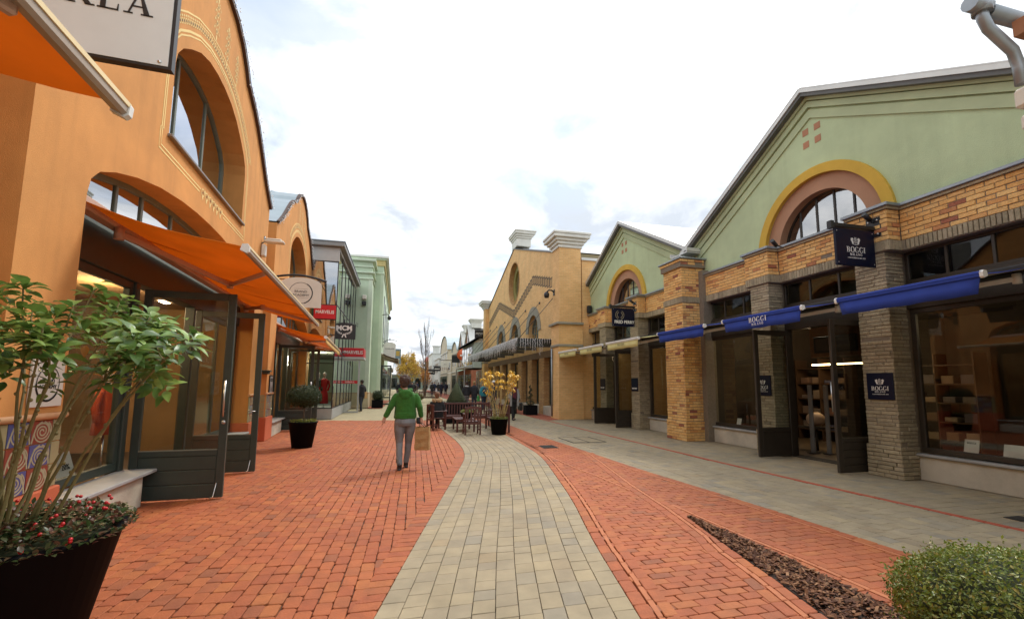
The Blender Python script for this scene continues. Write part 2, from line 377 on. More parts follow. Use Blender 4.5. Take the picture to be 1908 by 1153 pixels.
M_floor = mat('interior_floor', (0.10, 0.075, 0.05), 0.5, 0.2, 3)
M_warm = mat('warm_lamp', (1.0, 0.62, 0.25), emis=14.0)
M_spot = mat('spot_lamp', (1.0, 0.85, 0.6), emis=25.0)

# ================================================================= THE GROUND
def lerp_poly(P, y):
    if y <= P[0][1]: (x0, y0), (x1, y1) = P[0], P[1]
    elif y >= P[-1][1]: (x0, y0), (x1, y1) = P[-2], P[-1]
    else:
        for (x0, y0), (x1, y1) in zip(P, P[1:]):
            if y0 <= y <= y1: break
    return x0+(x1-x0)*(y-y0)/(y1-y0)
def smooth(P, y, w=0.5): return (lerp_poly(P, y-w)+lerp_poly(P, y)+lerp_poly(P, y+w))/3
PL = [(-0.75, 0.5), (-0.09, 3.49), (0.17, 4.61), (0.52, 6.06), (0.99, 8.0), (1.38, 9.56), (1.54, 10.4), (1.65, 11.8), (1.66, 13.7), (1.58, 15.55), (1.56, 17.3), (1.66, 21)]
PR = [(1.15, 0.5), (1.78, 3.49), (2.02, 4.61), (2.40, 6.06), (2.80, 8.0), (3.08, 9.4), (3.21, 10.34), (3.29, 12.1), (3.36, 14.2), (3.42, 17), (3.45, 26)]
PO = [(4.95, 0.5), (4.85, 3.65), (4.80, 4.73), (4.68, 6.6), (4.57, 7.77), (4.50, 9.8), (4.44, 11.9), (4.30, 14.1), (4.33, 17.7), (4.4, 26)]
ML = [(2.55, 0.5), (2.80, 2.0), (2.95, 2.71), (3.10, 3.29), (3.19, 3.72), (3.30, 4.26), (3.44, 4.86), (3.50, 5.1)]
MR = [(3.54, 0.5), (3.55, 2.78), (3.56, 3.12), (3.57, 3.52), (3.58, 3.85), (3.55, 4.61), (3.50, 5.1)]
RL = [(7.05, 0.5), (6.91, 3.79), (6.74, 6.0), (6.62, 8.48), (6.55, 13), (6.50, 19.4), (6.5, 26)]
lx = lambda y: -3.14-0.052*(y-7)               # front line of the left-hand shops

def paver_geo(mb, q, z=0.0, h=0.03, c=0.007, rr=0.0):
    jit = .0022 if rr > 0 else .0004
    """one paver: quad q (4 corners, counter-clockwise), optional rounded corners rr, chamfered top"""
    Q = [Vector((p[0]+rng.gauss(0, jit), p[1]+rng.gauss(0, jit))) for p in q]; out = []; jit = 0
    for i in range(4):
        p, a, b = Q[i], Q[i-1], Q[(i+1) % 4]
        if rr > 0: out += [p+(a-p).normalized()*rr, p+(b-p).normalized()*rr]
        else: out.append(p)
    ctr = sum(Q, Vector((0, 0)))/4; n = len(out)
    inn = [p+(ctr-p).normalized()*c*1.35 for p in out]
    vs = [(p.x, p.y, z-h) for p in out]+[(p.x, p.y, z-c*0.8) for p in out]+[(p.x, p.y, z) for p in inn]
    fs = [tuple(range(2*n, 3*n))]
    for i in range(n):
        j = (i+1) % n; fs += [(n+i, n+j, 2*n+j, 2*n+i), (i, j, n+j, n+i)]
    mb.add(vs, fs)
def quad_at(x, y, w, l, rz=0.0):
    c, s = cos(rz), sin(rz); return [(x+a*c-b*s, y+a*s+b*c) for a, b in ((-w/2, -l/2), (w/2, -l/2), (w/2, l/2), (-w/2, l/2))]
def lay(root, items, part, mats, limit=300, simple=18.0):
    """items: (quad, z, c, rr, mi). The pieces showing largest become parts, the rest one stuff part."""
    big = []; rest = []
    for it in items:
        q = it[0]; cx = sum(p[0] for p in q)/4; cy = sum(p[1] for p in q)/4; pr = proj((cx, cy, 0))
        if pr and -15 < pr[0] < 1923 and pr[1] < 1165: big.append((pr[2], it))
        else: rest.append(it)
    big.sort(key=lambda t: t[0])
    rest += [b[1] for b in big[limit:]]
    for d, (q, z, c, rr, mi) in big[:limit]:
        cx = sum(p[0] for p in q)/4; cy = sum(p[1] for p in q)/4
        m = MB(); paver_geo(m, [(p[0]-cx, p[1]-cy) for p in q], 0, 0.03, c, rr)
        o = link(part, m.mesh(part, mats[mi], False), root, (cx, cy, z)); o.rotation_euler = (rng.gauss(0, .008), rng.gauss(0, .008), 0)
    if rest:
        m = MB()
        for q, z, c, rr, mi in rest:
            m.r = rng.random(); b = len(m.mi); far = sum(p[1] for p in q)/4 > 12
            paver_geo(m, q, z+rng.gauss(0, .0008), 0.03, c, 0 if far else rr)
            for k in range(b, len(m.mi)): m.mi[k] = mi
        tag(m.obj(part, mats, root, False), kind='stuff')

def ground():
    m = MB(); m.face([(-300, -60, -0.05), (300, -60, -0.05), (300, 700, -0.05), (-300, 700, -0.05)])
    tag(m.obj('ground', M_asph), kind='structure')
    # bedding sheets with dark joints under the laid pavers
    m = MB(); m.face([(-6.0, 0.2, -0.022), (4.6, 0.2, -0.022), (4.6, 26, -0.022), (-6.0, 26, -0.022)])
    tag(m.obj('paving_bed', M_joint), kind='structure')
    m = MB(); m.face([(4.6, 0.2, -0.022), (9.2, 0.2, -0.022), (9.2, 26, -0.022), (4.6, 26, -0.022)])
    tag(m.obj('paving_bed', M_joint), kind='structure')
    # ---- left red field, columns of tumbled bricks running up the street
    root = tag(thing('red_brick_paving', 'tumbled red clay brick paving on the left beside the orange shops', None), kind='structure')
    items = []; pw, pl = 0.118, 0.184; rz = R(-2.2)
    c_, s_ = cos(rz), sin(rz)
    for i in range(-48, 42):
        off = rng.random()*pl
        for k in range(0, 118):
            a = i*pw; b = k*pl+off+0.4; x = a*c_-b*s_-0.6; y = a*s_+b*c_
            if y > 20.85-(x+2.1)*0.1 or y < 0.8: continue
            if x < lx(y)-0.75 or x > smooth(PL, y)-0.14: continue
            sh = rng.uniform(0.004, 0.009)
            items.append((quad_at(x+rng.gauss(0, .0016), y+rng.gauss(0, .002), pw-sh, pl-rng.uniform(.004, .010), rz+rng.gauss(0, .009)), rng.gauss(0, .0012), 0.0055, rng.uniform(.007, .018), 0))
    y = 0.8                                                         # soldier course along the buff path
    while y < 20.7:
        l = 0.125; x0, x1 = smooth(PL, y), smooth(PL, y+l); g = 0.004
        items.append(([(x0-0.205, y+g), (x0-g, y+g), (x1-g, y+l-g), (x1-0.205, y+l-g)], 0.004+rng.gauss(0, .001), 0.0055, .012, 0)); y += l
    lay(root, items, 'paver', [M_redpave])
    # ---- buff path: eleven columns that follow the curve
    root = tag(thing('buff_path', 'curving buff concrete paver path down the middle of the street', None), kind='structure'); items = []
    for k in range(11):
        y = 0.6-rng.random()*0.2
        while y < 21.2:
            l = rng.choice((0.16, 0.19, 0.19, 0.22, 0.25)); g = 0.0025
            f0, f1 = k/11, (k+1)/11; a0, b0, a1, b1 = smooth(PL, y), smooth(PR, y), smooth(PL, y+l), smooth(PR, y+l)
            X = lambda a, b, f: a+(b-a)*f
            items.append(([(X(a0, b0, f0)+g, y+g), (X(a0, b0, f1)-g, y+g), (X(a1, b1, f1)-g, y+l-g), (X(a1, b1, f0)+g, y+l-g)], 0.008+rng.gauss(0, .0007), 0.004, 0, 0)); y += l
    lay(root, items, 'paver', [M_greypave])
    # ---- right red field with clinker lines round the mulch bed
    root = tag(thing('red_brick_strip', 'narrow red brick paving strip between buff path and right pavement', None), kind='structure'); items = []
    LINE1 = lambda y: smooth(PR, y)+0.155; LINE3 = [(2.42, 0.5), (2.82, 2.76), (2.98, 3.43), (3.11, 4.06), (3.24, 4.39), (3.45, 5.36), (3.69, 6.8), (4.2, 9.17), (4.42, 10.3)]
    LINE4 = [(3.66, 0.5), (3.68, 3.63), (3.66, 3.98), (3.64, 4.35), (3.63, 5.02), (3.64, 5.57)]
    DIAG = [(3.49, 6.49), (3.47, 7.52), (3.37, 8.44), (3.36, 9.93)]
    pw, pl = 0.203, 0.098; row = 0
    for y in [0.6+pl*k for k in range(262)]:
        row += 1; off = (row % 2)*0.1+rng.gauss(0, .006)
        for i in range(-3, 22):
            x = 0.8+i*pw+off; yy = y+0.02*(x-3)
            if x < smooth(PR, yy)+0.195 or x > smooth(PO, yy)-0.09: continue
            if yy < 5.1 and lerp_poly(ML, yy)-0.105 < x < lerp_poly(MR, yy)+0.105: continue
            items.append((quad_at(x, yy, pw-rng.uniform(.004, .009), pl-rng.uniform(.004, .008), R(1.1)+rng.gauss(0, .006)), rng.gauss(0, .001), 0.005, rng.uniform(.005, .012), 0))
    def course(fx0, fx1, y0, y1, l, z, mi, rr=.012):
        y = y0
        while y < y1:
            g = .0035; items.append(([(fx0(y)+g, y+g), (fx1(y)-g, y+g), (fx1(y+l)-g, y+l-g), (fx0(y+l)+g, y+l-g)], z+rng.gauss(0, .0008), .006, rr, mi)); y += l
    pr = lambda y: smooth(PR, y); po = lambda y: smooth(PO, y)
    course(lambda y: pr(y)+.003, lambda y: pr(y)+.125, .6, 21, .2, .004, 0)
    course(lambda y: pr(y)+.13, lambda y: pr(y)+.18, .6, 10.2, .24, .0052, 1, .004)
    course(lambda y: pr(y)+.185, lambda y: pr(y)+.30, .6, 10.2, .2, .004, 0)
    course(lambda y: po(y)-.125, lambda y: po(y)-.003, .6, 21, .2, .004, 0)
    course(lambda y: po(y)-.18, lambda y: po(y)-.13, .6, 21, .24, .0052, 1, .004)
    l3 = lambda y: lerp_poly(LINE3, y)
    course(lambda y: l3(y)-.03, lambda y: l3(y)+.025, .6, 10.3, .24, .0075, 1, .004)
    course(lambda y: l3(y)-.145, lambda y: l3(y)-.034, .6, 10.0, .2, .0065, 0)
    course(lambda y: l3(y)+.03, lambda y: min(l3(y)+.14, max(lerp_poly(ML, y)-.005, l3(y)+.06)) if y < 5 else l3(y)+.14, .6, 10.0, .2, .0065, 0)
    l4 = lambda y: lerp_poly(LINE4, y)
    course(lambda y: l4(y)-.022, lambda y: l4(y)+.03, .6, 5.5, .24, .0075, 1, .004)
    course(lambda y: l4(y)+.034, lambda y: l4(y)+.14, .6, 5.4, .2, .0065, 0)
    course(lambda y: lerp_poly(MR, y)+.004, lambda y: max(l4(y)-.026, lerp_poly(MR, y)+.03), .6, 5.0, .2, .0065, 0)
    course(lambda y: lerp_poly(DIAG, y)-.02, lambda y: lerp_poly(DIAG, y)+.025, 6.5, 9.9, .24, .006, 1, .004)
    lay(root, items, 'paver', [M_redpave, M_orangeline])
    # ---- right pavement
    root = tag(thing('right_pavement', 'buff concrete paver pavement in front of the brick shops', None), kind='structure'); items = []
    for k in range(-1, 16):
        y = 0.6-rng.random()*.2
        while y < 21:
            l = rng.choice((.16, .2, .2, .24)); g = .003; yy = y+l/2
            x0 = 4.3+k*.172; x1 = x0+.172; a, b = smooth(PO, yy), lerp_poly(RL, yy)-.05
            if x1 > a+.03 and x0 < b-.03:
                x0, x1 = max(x0, a), min(x1, b); items.append(([(x0+g, y+g), (x1-g, y+g), (x1-g, y+l-g), (x0+g, y+l-g)], -0.002+rng.gauss(0, .0008), .005, 0, 0))
            y += l
    y = 0.6; row = 0
    while y < 21:
        x = lerp_poly(RL, y)+.055-rng.random()*.2; row += 1
        while x < 8.95:
            w = rng.choice((.18, .22, .26)); x0, x1 = max(x, lerp_poly(RL, y)+.052), min(x+w, 8.95); g = .003
            if x1-x0 > .03: items.append(([(x0+g, y+g), (x1-g, y+g), (x1-g, y+.172-g), (x0+g, y+.172-g)], -0.002+rng.gauss(0, .0008), .005, 0, 0))
            x += w
        y += .172
    y = 0.6
    while y < 26:
        a, b = lerp_poly(RL, y), lerp_poly(RL, y+.22); items.append(([(a-.045, y+.003), (a+.045, y+.003), (b+.045, y+.217), (b-.045, y+.217)], .002, .004, 0, 1)); y += .22
    lay(root, items, 'paver', [M_greypave, M_redline])
    # ---- far paving as sheets
    far = brick_mat('far_buff_paving', ((0.33, 0.28, 0.16), (0.37, 0.31, 0.18)), (0.2, 0.165, 0.11), 0.2, 0.17, 'XY')
    farred = brick_mat('far_red_paving', ((0.34, 0.085, 0.04), (0.42, 0.115, 0.055)), (0.12, 0.06, 0.04), 0.2, 0.1, 'XY')
    m = MB(); m.face([(-40, 20.0, -0.03), (-5.9, 20.0, -0.03), (-5.9, 25.9, -0.03), (8.95, 25.9, -0.03), (40, 26, -0.03), (40, 400, -0.03), (-40, 400, -0.03)]); 
    m.face([(-6, 20.3, -0.012), (3.46, 20.9, -0.012), (3.46, 26, -0.012), (-6, 26, -0.012)]); m.face([(4.36, 20.8, -0.012), (9.2, 20.8, -0.012), (9.2, 26, -0.012), (4.36, 26, -0.012)])
    tag(m.obj('far_paving', far), kind='structure')
    m = MB(); m.face([(6.62, 19.55, 0.004), (7.62, 19.95, 0.004), (8.0, 21.2, 0.004), (8.0, 41, 0.004), (6.2, 41, 0.004), (6.45, 26, 0.004)])
    m.face([(3.46, 20.9, -0.01), (4.36, 20.9, -0.01), (4.6, 34, -0.01), (3.3, 34, -0.01)]); m.face([(-1.82, 30.4, -0.01), (-0.9, 30.4, -0.01), (-0.6, 45, -0.01), (-1.82, 45, -0.01)])
    m.face([(5.0, 44, -0.01), (7.5, 44, -0.01), (7.5, 110, -0.01), (5.6, 110, -0.01)])
    tag(m.obj('far_red_paving', farred), kind='structure')
    # ---- bark mulch bed
    M_soil = mat('dark_soil', (0.035, 0.022, 0.015), 0.95, 0.3, 20)
    m = MB(); m.face([(x, y, 0.0) for x, y in ML]+[(x, y, 0.0) for x, y in MR[::-1]])
    tag(m.obj('mulch_bed_soil', M_soil), kind='structure')
    M_bark = mat('bark_chips', (0.2, 0.1, 0.05), 0.9, 0.25, 30, ramp=[(0, (0.07, 0.027, 0.014)), (.4, (0.12, 0.046, 0.020)), (.7, (0.19, 0.08, 0.032)), (.93, (0.32, 0.17, 0.085)), (1, (0.04, 0.02, 0.013))])
    m = MB()
    for i in range(3600):
        y = 1.8+3.25*rng.random()**0.8; a, b = lerp_poly(ML, y)+.01, lerp_poly(MR, y)-.01
        if b <= a: continue
        x = rng.uniform(a, b); t = rng.random()*pi; l, w = rng.uniform(.012, .034), rng.uniform(.005, .013); z = rng.uniform(.004, .026); tx, ty = rng.gauss(0, .35), rng.gauss(0, .3)
        ux, uy = cos(t), sin(t); m.r = rng.random()
        P = []
        for sa, sb in ((-1, -1), (1, -.7), (1, 1), (-1, .8)): P.append((x+ux*l*sa-uy*w*sb, y+uy*l*sa+ux*w*sb, z+tx*l*sa+ty*w*sb))
        m.face(P); q = [(p[0], p[1], p[2]-.004) for p in P]; m.face([P[0], P[1], q[1], q[0]]); m.face([P[2], P[3], q[3], q[2]])
    tag(m.obj('bark_mulch', M_bark, None, False), 'wedge of brown bark mulch between the red brick courses', 'mulch', kind='stuff')
    # ---- covers set in the paving
    M_iron = mat('cast_iron', (0.035, 0.034, 0.033), 0.55, 0.2, 20, metal=0.4)
    m = MB(); x, y = 3.82, 11.35
    m.box(x-.2, x+.2, y-.24, y+.24, -.02, .010)
    for k in range(8): m.box(x-.17, x+.17, y-.2+k*.055, y-.2+k*.055+.03, .010, .018)
    tag(m.obj('drain_grate', M_iron), 'small black drain grate set in the red brick strip', 'drain grate')
    t = thing('inspection_cover', 'large paved inspection cover outlined by dark frame in right pavement', 'manhole cover', (5.25, 12.6, 0))
    m = MB()
    for a in ((-.5, .5, -.62, -.59), (-.5, .5, .59, .62), (-.5, -.47, -.59, .59), (.47, .5, -.59, .59), (-.012, .012, -.59, .59)): m.box(a[0], a[1], a[2], a[3], -.02, .008)
    m.obj('frame', M_iron, t)
    m = MB()
    for i in range(2):
        for j in range(5):
            m.r = rng.random(); paver_geo(m, quad_at(-.24+i*.48, -.47+j*.235, .44, .225), .006, .03, .005)
    m.obj('infill_panel', M_greypave, t, False)
    m = MB(); m.box(7.34, 7.62, 3.7, 4.2, -.02, .006); m.box(7.38, 7.58, 3.75, 4.15, .006, .010); tag(m.obj('floor_grate', M_iron), 'dark square floor grate in right pavement near red line', 'drain grate')
    m = MB(); m.lathe([(.001, .007), (.14, .007), (.16, .004), (.16, -.02)], (7.57, 11.9, 0), 20); tag(m.obj('round_cover', mat('grey_cover', (.3, .27, .2), .7)), 'small round cover at the foot of the tall brick pillar', 'cover')
ground()

# ================================================================= LETTERS
def text(name, body, size, loc, rot, m, parent=None, ext=0.002, bold=0.0, sx=1.0, align='CENTER'):
    cu = bpy.data.curves.new(name, 'FONT'); cu.body = body; cu.size = size; cu.extrude = ext; cu.offset = bold; cu.align_x = align; cu.align_y = 'CENTER'; cu.space_character = 1.0; cu.resolution_u = 3
    tmp = bpy.data.objects.new(name, cu); COL.objects.link(tmp); bpy.context.view_layer.update()
    me = bpy.data.meshes.new_from_object(tmp.evaluated_get(bpy.context.evaluated_depsgraph_get())); me.name = name
    bpy.data.objects.remove(tmp); bpy.data.curves.remove(cu)
    me.materials.clear(); me.materials.append(m)
    o = link(name, me, parent, loc); o.rotation_euler = rot; o.scale = (sx, 1, 1); return o
def arcpoly(cx, cy, rx, ry, tx, ty, a0, a1, n=14):
    out = []
    for i in range(n):
        p, q = R(a0+(a1-a0)*i/n), R(a0+(a1-a0)*(i+1)/n)
        out.append([(cx+rx*cos(p), cy+ry*sin(p)), (cx+rx*cos(q), cy+ry*sin(q)), (cx+(rx-tx)*cos(q), cy+(ry-ty)*sin(q)), (cx+(rx-tx)*cos(p), cy+(ry-ty)*sin(p))])
    return out
def rct(x0, y0, x1, y1): return [(x0, y0), (x1, y0), (x1, y1), (x0, y1)]
def glyph(ch, T=0.17, h=0.055):
    """Roman capitals with serifs, cap height 1: list of convex polygons and the advance width"""
    def stem(x, y0=0, y1=1, w=T, s=.09): return [rct(x, y0, x+w, y1), rct(x-s, y0, x+w+s, y0+h), rct(x-s, y1-h, x+w+s, y1)]
    if ch == 'I': return stem(.1), .4
    if ch == 'L': return stem(.1)+[rct(.1, 0, .68, h), [(.62, 0), (.68, 0), (.68, .27), (.65, .27)]], .76
    if ch == 'F': return stem(.1)+[rct(.1, 1-h, .66, 1), [(.61, 1), (.66, 1), (.66, .74), (.64, .74)], rct(.2, .5-h/2, .5, .5+h/2), rct(.47, .38, .5, .62)], .74
    if ch == 'U': return [rct(.12, .34, .12+T, 1), rct(.03, 1-h, .38, 1), rct(.68, .34, .68+h*1.2, 1), rct(.56, 1-h, .86, 1)]+arcpoly(.43, .34, .31, .35, T, .07, 180, 360), .92
    if ch in 'RB':
        g = stem(.1)+arcpoly(.32, .73, .36, .27, T, h, -90, 90)+[rct(.2, 1-h, .34, 1), rct(.2, .46, .34, .46+h)]
        if ch == 'R': return g+[[(.36, .47), (.54, .47), (.88, 0), (.66, 0)], rct(.66, 0, .95, h)], .92
        return g+arcpoly(.34, .25, .40, .265, T, h, -90, 90)+[rct(.2, 0, .36, h)], .84
    if ch == 'A': return [[(.12, 0), (.18, 0), (.47, .86), (.44, 1)], [(.44, 1), (.5, 1), (.86, 0), (.66, 0)], rct(.24, .3, .68, .3+h), rct(.0, 0, .3, h), rct(.56, 0, .96, h)], .94
    if ch == 'O': return arcpoly(.46, .5, .43, .53, T, h, 0, 360, 28), .94
    if ch == 'G': return arcpoly(.46, .5, .43, .53, T, h, 38, 345, 26)+[rct(.66, .06, .66+T, .42), rct(.56, .42-h, .92, .42)], .96
    if ch == 'M': return [rct(.12, 0, .18, 1), rct(.03, 0, .28, h), rct(.0, 1-h, .2, 1), [(.12, 1), (.3, 1), (.58, .05), (.5, .05)], [(.5, .05), (.56, .05), (.86, 1), (.8, 1)], rct(.8, 0, .8+T, 1), rct(.7, 0, 1.06, h), rct(.8, 1-h, 1.06, 1)], 1.1
    if ch == 'N': return [rct(.12, 0, .18, 1), rct(.03, 0, .28, h), rct(.0, 1-h, .2, 1), [(.12, 1), (.3, 1), (.82, 0), (.72, 0)], rct(.76, 0, .82, 1), rct(.66, 1-h, .92, 1)], .96
    return [], .4
def serif(name, word, cap, loc, rz, m, parent=None, space=1.0, th=0.003):
    """a word in serif capitals; stands in the plane spanned by (cos rz, sin rz) and z"""
    mb = MB(); x = 0; G = []
    for ch in word:
        g, w = glyph(ch)
        for p in g: G.append([(x+a, b) for a, b in p])
        x += w*space
    for p in G:
        q = [((a-x/2)*cap, (b-.5)*cap) for a, b in p]; n = len(q)
        mb.add([(a, 0, b) for a, b in q]+[(a, -th, b) for a, b in q], [tuple(range(n)), tuple(range(n, 2*n))]+[(i, (i+1) % n, n+(i+1) % n, n+i) for i in range(n)])
    o = mb.obj(name, m, parent); o.location = loc; o.rotation_euler = (0, 0, rz); return o

# ================================================================= THE ORANGE GABLED SHOPS (left)
TH = math.asin(0.052/sqrt(1+0.052**2))
def lpos(s, d=0.0, z=0.0):
    return Vector((-3.14-0.052*s*0.99865+d*0.99865, 7.0+s*0.99865+d*0.052, z))
PX = lambda a, z, d: (d, a, z)                  # panel plane: a along the street, d towards the street
GABLE = [(0, 8.55), (.45, 8.5), (.9, 8.33), (1.25, 8.08), (1.5, 7.82), (1.56, 7.84), (1.62, 7.8), (2.1, 7.62), (2.5, 7.4), (2.9, 7.1), (3.25, 6.82), (3.6, 6.55), (3.95, 6.32), (4.25, 6.15)]
ARCH = [(3.42, 3.45), (3.38, 3.62), (3.25, 3.75), (2.95, 3.88), (2.5, 4.02), (1.9, 4.15), (1.2, 4.24), (.6, 4.28), (0, 4.29)]
UPW = [(1.82, 4.93), (1.82, 6.0), (1.77, 6.18), (1.62, 6.36), (1.35, 6.55), (1.0, 6.75), (.6, 6.88), (.2, 6.93), (0, 6.93)]
def mirror(P): return P+[(-x, z) for x, z in P[::-1] if abs(x) > 1e-6]
def offset(path, o):
    out = []
    for i in range(len(path)):
        a = Vector(path[max(i-1, 0)]); b = Vector(path[min(i+1, len(path)-1)]); t = (b-a).normalized(); out.append((path[i][0]+t.y*o, path[i][1]-t.x*o))
    return out
def resample(path, step):
    out = []; acc = 0
    for a, b in zip(path, path[1:]):
        a, b = Vector(a), Vector(b); L = (b-a).length; t = -acc
        while t+step <= L: t += step; p = a+(b-a)*t/L; out.append((p.x, p.y, atan2(b.y-a.y, b.x-a.x)))
        acc = L-t
    return out
def diamond(mb, y, z, w, h, ang=0, d=.004, mi=0):
    c, s = cos(ang), sin(ang); P = [(y+a*c-b*s, z+a*s+b*c) for a, b in ((w, 0), (0, h), (-w, 0), (0, -h))]
    mb.face([PX(p[0], p[1], d) for p in P], mi)
def ring(mb, y, z, r, w, d=.004, mi=0, n=10, sy=1.0):
    for k in range(n):
        a, b = 2*pi*k/n, 2*pi*(k+1)/n
        mb.face([PX(y+r*cos(a)*sy, z+r*sin(a), d), PX(y+r*cos(b)*sy, z+r*sin(b), d), PX(y+(r-w)*cos(b)*sy, z+(r-w)*sin(b), d), PX(y+(r-w)*cos(a)*sy, z+(r-w)*sin(a), d)], mi)
def motif(mb, y, z, h):
    for dz in (-.36, -.12, .12, .36):
        ring(mb, y, z+dz*h, .05*h+.02, .022, sy=.8); diamond(mb, y, z+dz*h, .016, .016, 0, .005, 1)
        for s in (-1, 1):
            ring(mb, y+s*.1*h, z+(dz+.1)*h, .045*h+.012, .016, sy=.6); diamond(mb, y+s*.18*h, z+(dz+.02)*h, .02*h+.006, .05*h+.01, s*.5)
    diamond(mb, y, z+.55*h, .035*h+.01, .1*h); diamond(mb, y, z-.55*h, .035*h+.01, .1*h)

M_frost = mat('warm_ceiling', (0.35, 0.2, 0.09), 0.9)
M_tileg = mat('olive_glazed_tile', (0.34, 0.31, 0.16), 0.3, 0.12, 9, coat=.3); M_tileb = mat('blue_glazed_tile', (0.065, 0.085, 0.26), 0.3, 0.1, 9, coat=.3); M_tiler = mat('brown_red_glazed_tile', (0.27, 0.045, 0.025), 0.3, 0.1, 9, coat=.3)
M_tilel = mat('sand_glaze', (0.42, 0.38, 0.24), 0.35, 0.05)
M_roof = mat('grey_blue_sheet_roof', (0.27, 0.33, 0.36), 0.4, 0.08, 2, metal=.5); M_edge = mat('dark_brown_verge', (0.07, 0.035, 0.022), 0.7, 0.1)

def spiral_tile(base, w=.27, h=.2):
    mb = MB(); mb.box(-.012, .010, -w/2+.004, w/2-.004, -h/2+.004, h/2-.004, 0, .003)
    sp = [((.012+.087*t/60)*1.22*cos(t*.33)*w/.27, (.012+.087*t/60)*sin(t*.33)) for t in range(61)]
    mb.strip(sp, .013, PX, .010, .012, 1)
    for s in (-1, 1):
        mb.strip([(s*w*.46, -h*.46), (s*w*.40, -.02), (s*w*.28, h*.28), (s*w*.05, h*.44)], .016, PX, .010, .0125, 1)
    return mb.mesh('tile', [base, M_tilel])
def plain_tile(w, h=.2):
    mb = MB(); mb.box(-.012, .010, -w/2+.003, w/2-.003, -h/2+.003, h/2-.003, 0, .003); return mb.mesh('tile', M_tileg)

def window_part(root, name, y0, y1, z0, z1, d, fm, mull=(), trans=(), fw=.07, dep=.07, pane=M_glass, outline=None):
    """a window: frame mesh with a pane as its child"""
    mb = MB()
    if outline is None:
        mb.box(d-dep, d, y0, y1, z0, z0+fw, 0, .006); mb.box(d-dep, d, y0, y1, z1-fw, z1, 0, .006); mb.box(d-dep, d, y0, y0+fw, z0+fw, z1-fw, 0, .006); mb.box(d-dep, d, y1-fw, y1, z0+fw, z1-fw, 0, .006)
    else:
        mb.strip(offset(outline, -fw/2), fw, PX, d-dep, d); mb.box(d-dep, d, y0, y1, z0, z0+fw, 0, .006)
    for y in mull: mb.box(d-dep-.004, d-.012, y-fw*.42, y+fw*.42, z0+.02, z1-.02 if outline is None else max(z for yy, z in outline if abs(yy-y) < .8)-.08, 0, .005)
    for z in trans: mb.box(d-dep-.006, d-.015, y0+.02, y1-.02, z-fw*.4, z+fw*.4, 0, .005)
    f = mb.obj(name, fm, root)
    g = MB()
    if outline is None: g.box(d-dep*.6, d-dep*.6+.008, y0+.02, y1-.02, z0+.02, z1-.02)
    else: g.panel([p for p in offset(outline, -.02)], [], PX, d-dep*.6, d-dep*.6+.008)
    g.obj('pane', pane, f); return f

def leaf_door(root, y, d0, d1, z0, z1, fm, pane, sgn, handle=True, planks=3, fw=.10, hz=(1.12, 1.62), kick=.62):
    """an opened glazed leaf standing square to the facade; the leaf lies in the plane y, from d0 (hinge) to d1"""
    t = .055; mb = MB(); lo, hi = min(d0, d1), max(d0, d1)
    mb.box(lo, lo+fw, y-t/2, y+t/2, z0, z1, 0, .006); mb.box(hi-fw, hi, y-t/2, y+t/2, z0, z1, 0, .006)
    mb.box(lo+fw, hi-fw, y-t/2, y+t/2, z1-fw, z1, 0, .005)
    mb.box(lo+fw, hi-fw, y-t/2, y+t/2, z0+kick-.05, z0+kick+.03, 0, .005)
    dr = mb.obj('door', fm, root)
    hgt = (kick-.05)/planks
    w = MB(); w.box(lo+fw-.004, hi-fw+.004, y-t/2+.016, y+t/2-.016, z0, z0+kick); w.obj('core_board', fm, dr)
    for k in range(planks):
        p = MB(); p.box(lo+fw+.001, hi-fw-.001, y-t/2+.006, y+t/2-.006, z0+k*hgt+.005, z0+(k+1)*hgt-.005, 0, .007); p.obj('plank', fm, dr)
    g = MB(); g.box(lo+fw-.01, hi-fw+.01, y-.005, y+.005, z0+kick+.02, z1-fw+.01); g.obj('pane', pane, dr)
    b = MB(); b.beam((lo+fw, y-sgn*t/2, z0+kick+.03), (hi-fw, y-sgn*t/2, z0+kick+.03), .012, .016); b.obj('glazing_bead', M_lgreen if fm is M_dgreen else fm, dr)
    e = hi-fw*.5 if d1 > d0 else lo+fw*.5; e2 = e
    if handle:
        for s in (sgn,):
            h = MB(); yy = y-s*(t/2+.05); h.tube([(e, yy, hz[0]), (e, yy, hz[1])], .013, 10)
            for z in (hz[0]+.07, hz[1]-.07): h.tube([(e, y-s*t/2, z), (e, yy, z)], .009, 8)
            h.obj('handle', M_steel, dr)
        k = MB(); k.lathe([(.001, .012), (.026, .012), (.028, 0)], (0, 0, 0), 14, M=Matrix.Translation((e, y-sgn*t/2, hz[0]-.08)) @ Matrix.Rotation(sgn*pi/2, 4, 'X')); k.obj('lock', M_steel, dr)
    else:
        h = MB(); h.tube([(e, y-sgn*t/2, 1.08), (e, y-sgn*(t/2+.05), 1.08), (e-.11*(1 if d1 > d0 else -1), y-sgn*(t/2+.055), 1.09)], .009, 8); h.obj('handle', M_steel, dr)
    q = MB(); q.tube([(e-.03, y-sgn*(t/2+.008), z0+.2), (e-.05, y-sgn*(t/2+.04), z0+.02), (e-.09, y-sgn*(t/2+.06), z0+.008)], .008, 6); q.obj('door_stop', M_steel, dr)
    return dr

